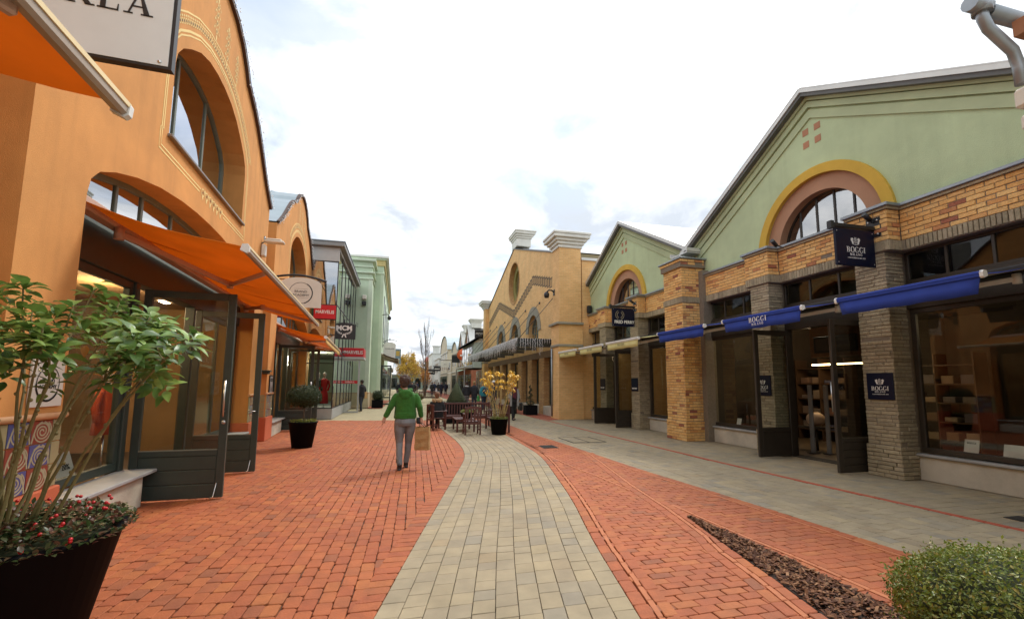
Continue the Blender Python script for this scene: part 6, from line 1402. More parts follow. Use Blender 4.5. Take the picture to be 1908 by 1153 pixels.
def big_planter():
    c = Vector((-2.19, 3.46, 0)); t = thing('shrub_in_pot', 'leafy green shrub in a big black pot at the bottom left', 'potted shrub', c)
    h = .69; round_pot(t, .36, .52, h)
    # stems fan out of the pot and end in leafy heads
    heads = []; stems = MB()
    tips = [(-.75, .25, 1.98), (-.5, -.1, 2.02), (-.28, .35, 2.05), (-.02, -.12, 1.98), (.2, .25, 1.93), (.32, -.05, 1.82), (.52, .2, 1.78), (.68, .05, 1.66), (-.95, .0, 1.8), (-.62, -.3, 1.72), (-.3, -.35, 1.74), (.08, -.3, 1.70), (.42, -.22, 1.68), (.80, .22, 1.64), (-.1, .45, 1.78), (.35, .5, 1.72)]
    cr = Matrix.Rotation(R(-38), 4, 'Z')
    tips = [tuple(cr @ Vector((p[0]*1.24+.13, p[1], p[2]+.30))) for p in tips]
    for i, tp in enumerate(tips):
        a = rng.uniform(0, 2*pi); b = Vector((.2*cos(a)*rng.random()+tp[0]*.12, .2*sin(a)*rng.random()+tp[1]*.12, h-.05)); e = Vector(tp)+Vector((0, 0, -.10)); n = 9; pts = []
        for k in range(n+1):
            u = k/n; p = b.lerp(e, u); bow = sin(pi*u)*.08; p += Vector((-tp[0]*.3*bow*3, -tp[1]*.3*bow*3, bow*.4))+Vector((rng.gauss(0, .006), rng.gauss(0, .006), 0)); pts.append(p)
        stems.tube(pts, [.0108-.0068*k/n for k in range(n+1)], 6)
        for k in range(3, n): stems.ell(pts[k]+rdir()*.008, .012, .012, .012, 5, 4)
        heads.append((pts[-1], (pts[-1]-pts[-3]).normalized()))
        for q in (7, 8):
            if rng.random() < .75:
                d = rdir(); d.z = abs(d.z)*.4+.25; ee = pts[q]+d*rng.uniform(.14, .3); stems.tube([pts[q], pts[q].lerp(ee, .5)+Vector((0, 0, -.015)), ee], [.005, .004, .003], 5); heads.append((ee, d.normalized()))
    stems.objs('stem', M_stem, t)
    L = MB(); Y = MB()
    for p, d in heads:
        for j in range(3):
            cpt = p+rdir()*.08*(j > 0)-Vector((0, 0, .035*j)); ax = (d+Vector((0, 0, .9))+rdir()*.5).normalized(); x, y = basis(ax)
            for k in range(9):
                a = k*2.4+rng.random(); el = .15+.1*k; out = (x*cos(a)+y*sin(a))*cos(el*.55)+ax*(.75-el*.95); ln = rng.uniform(.075, .13)*(1.05-.04*k)
                (leaf(Y, cpt, out, ax, ln*.75, ln*.3, .2, .1) if (k > 6 and j == 0) else leaf(L, cpt+out*.01-ax*k*.012, out, ax, ln*1.05, ln*.52, .14, .28))
        for k in range(5):
            q = p+Vector((rng.gauss(0, .1), rng.gauss(0, .1), rng.uniform(-.16, .07))); d2 = rdir(); d2.z = d2.z*.4-.1; leaf(L, q, d2, (0, 0, 1), rng.uniform(.07, .12), rng.uniform(.04, .058), .15, .2)
    tag(L.obj('leaves', M_laurel, t, False), kind='stuff'); tag(Y.obj('young_leaves', M_lnew, t, False), kind='stuff')
    O = MB()
    for k in range(9): p, d = rng.choice(heads); leaf(O, p+Vector((rng.gauss(0, .08), rng.gauss(0, .08), -.25-rng.random()*.15)), rdir(), (0, 0, 1), .08, .04)
    tag(O.obj('withered_leaves', mat('withered_leaf', (.5, .2, .03), .7, trans=.3), t, False), kind='stuff')
    # ground cover with berries
    G = MB(); B = MB()
    for k in range(2600):
        a = rng.uniform(0, 2*pi); r_ = .57*sqrt(rng.random()); z = h+.02+.11*rng.random()*(1.15-r_/.75)-(.05*(r_ > .53)); d = rdir(); d.z = abs(d.z)*.6; leaf(G, (r_*cos(a), r_*sin(a), z), d+Vector((cos(a), sin(a), 0))*.3, (0, 0, 1), rng.uniform(.032, .055), rng.uniform(.02, .03), .15, .1)
    for k in range(60):
        a = rng.uniform(0, 2*pi); r_ = .56*sqrt(rng.random()); z = h+.06+.07*rng.random()-(.06*(r_ > .5)); B.ell((r_*cos(a), r_*sin(a), z), .011, .011, .011, 8, 6)
    tag(G.obj('ground_cover', M_cot, t, False), kind='stuff'); tag(B.obj('berries', M_berry, t), kind='stuff')
big_planter()

def box_ball(label, loc, r_, rz, n, size, m, cat='clipped bush'):
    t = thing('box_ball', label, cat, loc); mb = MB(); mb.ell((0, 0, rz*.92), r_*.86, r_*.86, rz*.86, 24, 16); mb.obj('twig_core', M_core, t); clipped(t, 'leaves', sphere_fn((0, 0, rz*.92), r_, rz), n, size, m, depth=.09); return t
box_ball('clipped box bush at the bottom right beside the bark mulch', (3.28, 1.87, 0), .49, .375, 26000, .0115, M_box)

def topiary_tree():
    t = thing('topiary_tree', 'small mop head topiary in a round black pot before the second orange shop', 'topiary', (-2.24, 12.45, 0)); round_pot(t, .235, .33, .63)
    m = MB(); m.tube([(0, 0, .58), (.01, 0, .8), (0, .01, 1.1)], [.022, .018, .018], 8); m.obj('trunk', M_bark2, t)
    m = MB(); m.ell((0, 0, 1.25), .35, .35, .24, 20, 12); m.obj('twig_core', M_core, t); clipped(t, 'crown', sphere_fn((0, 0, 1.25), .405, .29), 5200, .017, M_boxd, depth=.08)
    G = MB()
    for k in range(420): a = rng.uniform(0, 2*pi); q = .31*sqrt(rng.random()); d = rdir(); d.z = abs(d.z)+.2; chip(G, (q*cos(a), q*sin(a), .62+.07*rng.random()), d, .02)
    tag(G.obj('ground_cover', M_box, t, False), kind='stuff')
topiary_tree()
def cube_planter(t, w, z0, z1):
    m = MB(); m.box(-w/2, w/2, -w/2, w/2, z0, z1-.03, 0, .012); m.obj('planter', M_pot, t); m = MB(); m.box(-w/2-.01, w/2+.01, -w/2-.01, w/2+.01, z1-.028, z1, 0, .008); m.obj('rim', M_pot, t)
def cone_topiary():
    t = thing('cone_topiary', 'green cone topiary in a wide black planter behind the wooden bench', 'topiary', (2.40, 19.0, 0)); cube_planter(t, 1.04, .0, .77)
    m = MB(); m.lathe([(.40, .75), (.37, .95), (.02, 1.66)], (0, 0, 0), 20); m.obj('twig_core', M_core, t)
    def fn():
        u = 1-sqrt(rng.random()); a = rng.uniform(0, 2*pi); r_ = .45*(1-u)*(1+.03*sin(a*4)); return Vector((r_*cos(a), r_*sin(a), .76+.94*u)), Vector((cos(a)*.9, sin(a)*.9, .45))
    clipped(t, 'crown', fn, 4500, .018, M_boxd, depth=.06)
cone_topiary()
def ball_planter(label, loc, w, h, r_):
    t = thing('ball_topiary', label, 'topiary', loc); cube_planter(t, w, 0, h); m = MB(); m.ell((0, 0, h+r_*.75), r_*.86, r_*.86, r_*.8, 16, 10); m.obj('twig_core', M_core, t); clipped(t, 'crown', sphere_fn((0, 0, h+r_*.75), r_, r_*.92), 1800, .024, M_boxd, depth=.06)
ball_planter('ball topiary in a black cube planter beside the mint green building', (-1.2, 31.2, 0), .70, .5, .36)
ball_planter('ball topiary in a black planter behind the walking woman with scarf', (6.05, 24.5, 0), .6, .5, .33)
def spiral_topiary():
    t = thing('spiral_topiary', 'slim spiral topiary in a black cube planter before the yellow building', 'topiary', (6.82, 23.2, 0)); cube_planter(t, .62, 0, .5)
    def fn():
        if rng.random() < .3: d = rdir(); return Vector((d.x*.22, d.y*.22, .62+d.z*.14)), d
        u = rng.random(); a = u*5.5*pi; r_ = .10*(1-u*.6); b = rng.uniform(0, 2*pi); c = Vector((cos(a)*r_*.9, sin(a)*r_*.9, .75+.78*u)); n = Vector((cos(a)*cos(b), sin(a)*cos(b), sin(b))); return c+n*.09*(1-u*.65), n
    clipped(t, 'crown', fn, 2600, .018, M_boxd, depth=.05); m = MB(); m.tube([(0, 0, .5), (0, 0, 1.45)], .02, 6); m.obj('trunk', M_bark2, t)
spiral_topiary()
def yellow_plant():
    t = thing('autumn_shrub', 'yellow autumn shrub with bare stems in a black pot by the bench', 'potted shrub', (3.18, 14.35, 0)); round_pot(t, .22, .29, .50)
    S = MB(); L = MB(); cr = rng
    for i in range(26):
        a = cr.uniform(0, 2*pi); r0 = .17*sqrt(cr.random()); r1 = .12+.5*sqrt(cr.random()); z = 2.02-cr.random()*.55*(r1/.6); b = Vector((r0*cos(a), r0*sin(a), .46)); e = Vector((r1*cos(a)*1.05, r1*sin(a), z)); pts = [b.lerp(e, k/6)+Vector((0, 0, .05*sin(pi*k/6)))+Vector((cr.gauss(0, .012), cr.gauss(0, .012), 0)) for k in range(7)]; S.tube(pts, [.008-.0007*k for k in range(7)], 5)
        for k in (4, 5, 6):
            if k < 6 and cr.random() < .45: continue
            for j in range(13 if k == 6 else 6):
                d = rdir(); d.z = d.z*.5-.55; leaf(L, pts[k]+rdir()*.035, d, (0, 0, 1), cr.uniform(.09, .15), cr.uniform(.032, .052), .15, .25)
    S.objs('stem', M_ystem, t); tag(L.obj('leaves', M_yel, t, False), kind='stuff'); G = MB()
    for k in range(420): a = rng.uniform(0, 2*pi); q = .29*sqrt(rng.random()); d = rdir(); d.z = abs(d.z)+.2; chip(G, (q*cos(a), q*sin(a), .49+.07*rng.random()), d, .02)
    tag(G.obj('ground_cover', M_box, t, False), kind='stuff')
yellow_plant()

def branch(mb, p, d, L, r_, lev, tips, spread=.55, up=.25):
    n = 4; pts = [Vector(p)]; dd = Vector(d).normalized()
    for k in range(n): dd = (dd+rdir()*.12+Vector((0, 0, up*.12))).normalized(); pts.append(pts[-1]+dd*L/n)
    mb.tube(pts, [r_*(1-.45*k/n) for k in range(n+1)], 6 if lev > 1 else 4, cap=False)
    if lev == 0: tips.append(pts[-1]); return
    for k in range(2, n+1):
        for j in range(2 if k < n else 2):
            b = (dd+rdir()*spread*1.6+Vector((0, 0, up))).normalized(); branch(mb, pts[k], b, L*rng.uniform(.5, .75), r_*.5, lev-1, tips, spread, up)
def tree(label, loc, h, m_leaf=None, spread=.5, leaves=0, crown=None, up=.35, rw=.09):
    t = thing('autumn_tree' if m_leaf else 'bare_tree', label, 'tree', loc); mb = MB(); tips = []; th = h*.34
    mb.tube([(0, 0, 0), (.02, 0, th*.5), (0, .02, th), (.02, 0, h*.62), (0, 0, h*.9)], [rw*1.3, rw, rw*.85, rw*.5, rw*.12], 8)
    for k in range(9): z = th+(h*.55)*k/9; a = k*2.4; branch(mb, (0, 0, z), (cos(a)*spread*1.4, sin(a)*spread*1.4, .9), h*.26*(1-.4*k/9), rw*.35*(1-.5*k/9), 2, tips, spread*.7, up)
    mb.obj('trunk', M_bark2, t)
    if m_leaf:
        L = MB()
        for i in range(leaves):
            if rng.random() < .8: p = rng.choice(tips)+rdir()*rng.random()*.35
            else: d = rdir(); p = Vector((d.x*crown, d.y*crown, h*.62+d.z*h*.3))*1.0
            chip(L, p, rdir()+Vector((0, 0, .4)), rng.uniform(.06, .11))
        tag(L.obj('crown', m_leaf, t, False), kind='stuff')
tree('yellow autumn tree far down the left of the street', (1.25, 69, 0), 5.5, M_tyel, .75, 6500, 1.4, .15, .1)
tree('tall slim leafless tree in the middle of the far street', (3.35, 58, 0), 8.4, None, .16, up=.9, rw=.09)
tree('smaller leafless tree left of the tall slim one', (2.0, 80, 0), 6.5, None, .3, up=.6, rw=.08)
tree('leafless tree beside the white far houses', (5.0, 92, 0), 7.5, None, .3, up=.6, rw=.08)
tree('low tree with orange leaves behind the tall slim leafless one', (3.9, 66, 0), 3.0, leafmat('orange_leaves', [(.45, .17, .02), (.5, .22, .03), (.38, .15, .03)]), .5, 900, .6, .2, .05)
tree('yellow orange tree at the far left end of the street', (2.6, 95, 0), 6.0, M_tyel, .7, 2600, 1.5, .2, .1)
tree('bronze leaved tree at the street end before the pavilion', (6.2, 112, 0), 6.5, leafmat('bronze_leaves', [(.40, .20, .05), (.46, .26, .06), (.34, .18, .05)]), .6, 2400, 1.5, .2, .1)

# ================================================================= WOODEN FURNITURE
M_wood = mat('dark_red_wood', (.095, .028, .020), .42, .25, 18, .15, 60)
def chair(label, loc, rz, w=.56, group=None):
    """garden armchair; faces local +y, backrest at -y"""
    t = thing('garden_chair', label, 'chair', loc, rz, group); d = .5; hw = w/2
    for x in (-hw, hw-.05):
        m = MB(); m.box(x, x+.05, -d/2, -d/2+.05, 0, .88, 0, .006); m.obj('leg', M_wood, t); m = MB(); m.box(x, x+.05, d/2-.05, d/2, 0, .63, 0, .006); m.obj('leg', M_wood, t)
        m = MB(); m.box(x-.008, x+.058, -d/2+.02, d/2+.03, .632, .66, 0, .008); m.obj('armrest', M_wood, t); m = MB(); m.box(x+.012, x+.038, -d/2+.05, d/2-.05, .14, .18); m.obj('stretcher', M_wood, t)
    for k in range(5): m = MB(); y = -d/2+.055+k*.09; m.box(-hw+.01, hw-.01, y, y+.075, .40, .425, 0, .004); m.obj('seat_slat', M_wood, t)
    m = MB(); m.box(-hw+.05, hw-.05, d/2-.045, d/2-.015, .33, .397); m.obj('apron', M_wood, t); m = MB(); m.box(-hw+.05, hw-.05, -d/2+.01, -d/2+.04, .33, .397); m.obj('apron', M_wood, t)
    for k in range(4): m = MB(); x = -hw+.095+k*(w-.19)/3; m.box(x-.022, x+.022, -d/2+.015, -d/2+.035, .425, .80); m.obj('back_slat', M_wood, t)
    m = MB(); n = 8
    for k in range(n): a, b = -hw+.04+(w-.08)*k/n, -hw+.04+(w-.08)*(k+1)/n; z = .83+.035*sin(pi*(k+.5)/n); m.box(a, b+.002, -d/2+.008, -d/2+.042, z-.045, z+.03)
    m.obj('top_rail', M_wood, t); return t
def bench(label, loc, rz, w=1.75):
    t = thing('garden_bench', label, 'bench', loc, rz, None); d = .55; hw = w/2
    for x in (-hw, hw-.06):
        m = MB(); m.box(x, x+.06, -d/2, -d/2+.06, 0, .92, 0, .006); m.obj('leg', M_wood, t); m = MB(); m.box(x, x+.06, d/2-.06, d/2, 0, .62, 0, .006); m.obj('leg', M_wood, t)
        m = MB(); m.box(x-.008, x+.068, -d/2+.02, d/2+.04, .622, .65, 0, .008); m.obj('armrest', M_wood, t)
    for k in range(5): m = MB(); y = -d/2+.065+k*.095; m.box(-hw+.01, hw-.01, y, y+.08, .41, .435, 0, .004); m.obj('seat_slat', M_wood, t)
    m = MB(); m.box(-hw+.06, hw-.06, d/2-.05, d/2-.02, .33, .407); m.obj('apron', M_wood, t)
    n = int(w/.105)
    for k in range(n): m = MB(); x = -hw+.11+k*(w-.22)/(n-1); m.box(x-.022, x+.022, -d/2+.02, -d/2+.04, .46, .82); m.obj('back_slat', M_wood, t)
    m = MB(); m.box(-hw+.06, hw-.06, -d/2+.008, -d/2+.052, .82, .89, 0, .006); m.obj('top_rail', M_wood, t); m = MB(); m.box(-hw+.06, hw-.06, -d/2+.01, -d/2+.05, .42, .46); m.obj('lower_rail', M_wood, t); return t
def furniture():
    bench('long dark wooden bench with slatted back facing the low table', (2.58, 17.0, 0), pi)
    bench('dark wooden bench seen end-on behind the yellow shrub pot', (3.38, 15.55, 0), pi/2, 1.5)
    chair('dark wooden armchair with back to the camera before the low table', (2.34, 14.55, 0), 0, .52)
    chair('dark wooden armchair holding the person in the fur hooded coat', (1.36, 16.25, 0), -pi/2+.35, .56)
    t = thing('low_table', 'low dark wooden table with a bowl of plants, between the benches', 'table', (2.25, 15.75, 0)); w, l = .62, 1.1
    for x in (-w/2, w/2-.06):
        for y in (-l/2, l/2-.06): m = MB(); m.box(x, x+.06, y, y+.06, 0, .40, 0, .005); m.obj('leg', M_wood, t)
    for k in range(6): m = MB(); x = -w/2-.02+k*.111; m.box(x, x+.1, -l/2-.02, l/2+.02, .401, .43, 0, .004); m.obj('top_slat', M_wood, t)
    for y in (-l/2+.01, l/2-.05): m = MB(); m.box(-w/2+.06, w/2-.06, y, y+.03, .33, .399); m.obj('apron', M_wood, t)
    t = thing('plant_bowl', 'black bowl of small plants on the low wooden table', 'plant bowl', (2.32, 15.5, .431)); m = MB(); m.lathe([(.001, 0), (.1, 0), (.19, .09), (.235, .2), (.215, .2), (.001, .17)], (0, 0, 0), 24); m.obj('bowl', M_pot, t); G = MB()
    for k in range(500): a = rng.uniform(0, 2*pi); q = .22*sqrt(rng.random()); d = rdir(); d.z = abs(d.z)+.3; leaf(G, (q*cos(a), q*sin(a), .18+.12*rng.random()*(1-q*2)), d, (0, 0, 1), .06, .016)
    tag(G.obj('leaves', M_box, t, False), kind='stuff')
    # far benches beside the crowd
    bench('small far dark bench near the crowd, left of the fur hooded coat', (.6, 38, 0), pi/2, 1.6); bench('small far dark bench near the crowd, under the slim leafless tree', (2.6, 40, 0), 0, 1.6)
    for (x, y, lab) in ((1.6, 41, 'low green bush in the far street beside the dark bench'),): box_ball(lab, (x, y, 0), .7, .4, 900, .05, M_box)
furniture()

# ================================================================= PEOPLE
def rings(mb, R_, n=18):
    """a closed loft through horizontal ellipses (x, y, z, rx, ry)"""
    vs = []
    for x, y, z, rx, ry in R_:
        for k in range(n): a = 2*pi*k/n; vs.append((x+rx*cos(a), y+ry*sin(a), z))
    m = len(R_); fs = [(i*n+k, i*n+(k+1) % n, (i+1)*n+(k+1) % n, (i+1)*n+k) for i in range(m-1) for k in range(n)]+[tuple(range(n))[::-1], tuple((m-1)*n+k for k in range(n))]
    mb.add(vs, fs, 0, True)
def skin(name, mb, m, parent, vox, smooth_n=4, wrinkle=0.0):
    """fuse the builder's volumes into one continuous surface"""
    me = mb.mesh(name, m); o = bpy.data.objects.new(name, me); COL.objects.link(o)
    r_ = o.modifiers.new('r', 'REMESH'); r_.mode = 'VOXEL'; r_.voxel_size = vox; r_.use_smooth_shade = True
    s = o.modifiers.new('s', 'SMOOTH'); s.iterations = smooth_n; s.factor = .5
    if wrinkle:
        tx = bpy.data.textures.new('cloth_folds', 'CLOUDS'); tx.noise_scale = .11; d = o.modifiers.new('d', 'DISPLACE'); d.texture = tx; d.strength = wrinkle; d.mid_level = .5; d.texture_coords = 'GLOBAL'
    bpy.context.view_layer.update()
    nm = bpy.data.meshes.new_from_object(o.evaluated_get(bpy.context.evaluated_depsgraph_get())); nm.name = name
    nm.materials.clear(); nm.materials.append(m)
    for p in nm.polygons: p.use_smooth = True
    o.modifiers.clear(); o.data = nm; o.parent = parent; return o
M_skin = mat('skin', (.50, .27, .19), .55, .06, 6)
def hand(mb, w, d, side, curl=.5):
    """palm, four unequal bent fingers and a thumb; w wrist, d direction of the hand"""
    w = Vector(w); d = Vector(d).normalized(); x = Vector((0, 1, 0)); x = (x-d*x.dot(d)).normalized(); n = d.cross(x)*side
    mb.tube([w, w+d*.05, w+d*.095], [.026, .034, .033], 8)
    for k, L in enumerate((.072, .08, .075, .06)):
        b = w+d*.09+x*(.027-.018*k); p1 = b+d*L*.5+n*(.006*curl); p2 = p1+(d*(1-.5*curl)+n*curl*.9).normalized()*L*.5; mb.tube([b-d*.02, b, p1, p2], [.009, .0095, .0085, .007], 6)
    b = w+d*.035+x*.028; mb.tube([b-x*.01, b+x*.02+d*.025, b+x*.022+d*.055+n*.01], [.012, .011, .008], 6)
def head(mb, c, turn=0.0, tilt=0.0):
    """skull with jaw, nose, ears, brow, mouth; faces +y"""
    M = Matrix.Translation(c) @ Matrix.Rotation(turn, 4, 'Z') @ Matrix.Rotation(tilt, 4, 'X')
    mb.ell((0, 0, 0), 1, 1, 1, 16, 12) if False else None
    def e(p, rx, ry, rz): b = len(mb.v); mb.ell((0, 0, 0), rx, ry, rz, 12, 8); mb.v[b:] = [tuple(M @ (Vector(v)+Vector(p))) for v in mb.v[b:]]
    e((0, -.005, .03), .075, .095, .09); e((0, .025, -.045), .058, .068, .065); e((0, .095, -.012), .013, .022, .026); e((0, .085, -.058), .024, .012, .008); e((0, .08, .028), .05, .014, .010); e((0, .078, -.088), .022, .02, .016)
    for s in (-1, 1): e((s*.076, -.008, -.01), .010, .020, .032); e((s*.03, .080, .006), .012, .010, .008)
def curls(c, turn, r_, n, m, parent, name='hair', vox=.011, low=-.25, puff=.016):
    mb = MB(); mb.ell(Vector(c)+Vector((0, -.016, .035)), r_*.98, r_*1.13, r_*1.02, 14, 10); mb.ell(Vector(c)+Vector((0, -.045, -.03)), r_*.86, r_*.72, r_*.85, 12, 8)
    M = Matrix.Rotation(turn, 3, 'Z')
    for i in range(n):
        d = rdir()
        if d.z < (low if d.y > -.25 else -.95) or (d.y > .45 and d.z < .45): continue
        mb.ell(Vector(c)+M @ Vector((d.x*r_, d.y*r_*1.15-.012, d.z*r_*1.05+.035)), puff, puff, puff, 6, 4)
    return skin(name, mb, m, parent, vox, 2)
def woman():
    t = thing('person', 'person in green hooded sweatshirt and grey jeans walking away with shopping bag', 'person', (.17, 8.98, 0), 0)
    # whole body (mostly under the clothes), one continuous figure facing +y
    b = MB(); sh = [(-.175, 0, 1.385), (.175, 0, 1.385)]
    elL, haL = Vector((-.275, -.03, 1.13)), Vector((-.375, -.01, .955)); elR, haR = Vector((.265, -.05, 1.12)), Vector((.30, .0, .945))
    head(b, (-.035, .03, 1.605), .55, -.05); b.tube([(-.02, .005, 1.42), (-.03, .02, 1.54)], [.055, .05], 12)
    rings(b, [(0, 0, .86, .16, .11), (0, 0, .98, .17, .115), (0, 0, 1.1, .14, .1), (0, 0, 1.25, .155, .1), (0, 0, 1.38, .15, .09), (0, 0, 1.45, .08, .06)])
    b.tube([sh[0], elL, haL], [.045, .036, .026], 10); b.tube([sh[1], elR, haR], [.045, .036, .026], 10)
    hand(b, haL, (-.25, .12, -1), -1, .35); hand(b, haR, (.12, .1, -1), 1, .95)
    hipL, hipR = (-.085, 0, .88), (.085, 0, .88); knL, anL = (-.092, .03, .48), (-.075, -.10, .09); knR, anR = (.075, .10, .48), (.045, .16, .10)
    b.tube([hipL, knL, anL], [.085, .052, .035], 10); b.tube([hipR, knR, anR], [.085, .052, .035], 10); b.tube([anL, (-.08, .02, .04)], [.034, .026], 8); b.tube([anR, (.05, .29, .04)], [.034, .026], 8)
    skin('body', b, M_skin, t, .0075, 3)
    # sweatshirt with the hood lying on the back
    g = MB(); M_gr = mat('green_fleece', (.027, .125, .014), .95, .12, 14, .3, 260, sheen=.1)
    rings(g, [(0, 0, .935, .208, .150), (0, 0, .95, .214, .154), (0, 0, .985, .212, .152), (0, 0, 1.06, .205, .145), (0, -.005, 1.14, .192, .137), (0, -.005, 1.22, .198, .138), (0, -.005, 1.31, .205, .135), (0, -.005, 1.38, .195, .122), (0, -.002, 1.43, .14, .10), (-.01, 0, 1.475, .085, .078)], 24)
    g.tube([(-.15, 0, 1.37), (-.20, -.005, 1.32), elL+Vector((.005, 0, .03)), haL+(elL-haL)*.22, haL+(elL-haL)*.06], [.070, .070, .058, .050, .042], 12); g.tube([(.15, 0, 1.37), (.20, -.005, 1.32), elR+Vector((-.005, 0, .03)), haR+(elR-haR)*.22, haR+(elR-haR)*.06], [.070, .070, .058, .050, .042], 12)
    for z, r_ in ((1.0, .010), (1.03, .008)): g.tube([(.203*cos(a), .146*sin(a)-.002, z+.006*sin(3*a)) for a in [2*pi*k/28 for k in range(28)]], r_, 6, closed=True)
    g.tube([(.105*cos(a)-.01, .095*sin(a)-.012, 1.475-.028*(sin(a) < 0)*abs(sin(a))) for a in [2*pi*k/24 for k in range(24)]], .034, 8, closed=True)
    g.ell((-.005, -.112, 1.405), .135, .042, .072, 16, 10); g.ell((-.005, -.125, 1.355), .085, .032, .07, 14, 8)
    skin('sweatshirt', g, M_gr, t, .0085, 8, .020)
    j = MB(); M_j = mat('grey_denim', (.17, .18, .185), .85, .22, 7, .3, 240)
    rings(j, [(0, 0, .80, .185, .135), (0, -.012, .86, .20, .15), (0, -.008, .92, .192, .142), (0, 0, .965, .182, .128)], 20)
    j.tube([(-.095, -.01, .86), (-.10, .0, .72), knL, (-.088, -.035, .30), anL], [.105, .096, .066, .060, .052], 12); j.tube([(.095, -.01, .86), (.092, .03, .72), knR, (.065, .125, .30), anR], [.105, .096, .066, .058, .050], 12)
    for k in range(5): j.tube([(-.088+.055*cos(a)-.0, -.07-.0+.05*sin(a)-.012*k+.05, .13+.018*k) for a in [2*pi*q/12 for q in range(12)]], .006, 5, closed=True)
    skin('jeans', j, M_j, t, .0095, 2, .010)
    s = MB()
    for a, f in ((Vector(anL), Vector((-.082, .02, .035))), (Vector(anR), Vector((.052, .27, .045)))): s.tube([a+Vector((0, 0, .045)), a, a+Vector((0, -.01, -.045)), (a+f)/2+Vector((0, 0, -.02)), f], [.047, .046, .046, .043, .034], 10); s.box(f.x-.035, f.x+.035, a.y-.045, f.y+.03, 0.0 if f.y < .1 else .004, .022 if f.y < .1 else .03)
    skin('boots', s, mat('black_leather', (.012, .011, .011), .45), t, .009, 2)
    curls((-.035, .03, 1.615), .55, .092, 240, mat('dark_brown_curls', (.055, .028, .018), .75, .35, 45, .8, 90), t, vox=.008, puff=.021)
    # bag and wallet
    q = thing('paper_bag', 'brown paper shopping bag carried by the person in green', 'bag', (.505, 8.99, .345), -.28); m = MB(); w, d, h = .135, .07, .43
    for zz in range(6):
        z0, z1 = h*zz/6, h*(zz+1)/6; c0, c1 = .006*sin(zz*2.1), .006*sin((zz+1)*2.1) if zz < 5 else 0
        A = [(-w-c0, -d, z0), (0, -d-.012*(zz % 2), z0), (w+c0, -d, z0), (w, 0, z0), (w+c0, d, z0), (0, d, z0), (-w-c0, d, z0), (-w, 0, z0)]; Bq = [(-w-c1, -d, z1), (0, -d-.012*((zz+1) % 2), z1), (w+c1, -d, z1), (w-.0, 0, z1), (w+c1, d, z1), (0, d, z1), (-w-c1, d, z1), (-w, 0, z1)]
        for k in range(8): m.face([A[k], A[(k+1) % 8], Bq[(k+1) % 8], Bq[k]])
    m.face([(-w, -d, 0), (w, -d, 0), (w, d, 0), (-w, d, 0)]); m.obj('paper_sack', mat('brown_kraft_paper', (.40, .235, .09), .75, .14, 9, .5, 14), q)
    for y in (-d, d): m = MB(); m.tube([(-.06, y, h-.01), (-.045, y*.7, h+.07), (-.10, y*.3, h+.125), (-.125, 0, h+.13), (-.09, y*.3, h+.115), (.0, y*.8, h+.05), (.055, y, h-.01)], .006, 6); m.obj('handle', M_black, q)
    q = thing('wallet', 'black purse held in the right hand of the person in green', 'purse', (.43, 9.03, .89)); m = MB(); m.box(-.05, .05, -.05, .05, -.06, .06, 0, .02); m.obj('purse', M_black, q)
woman()

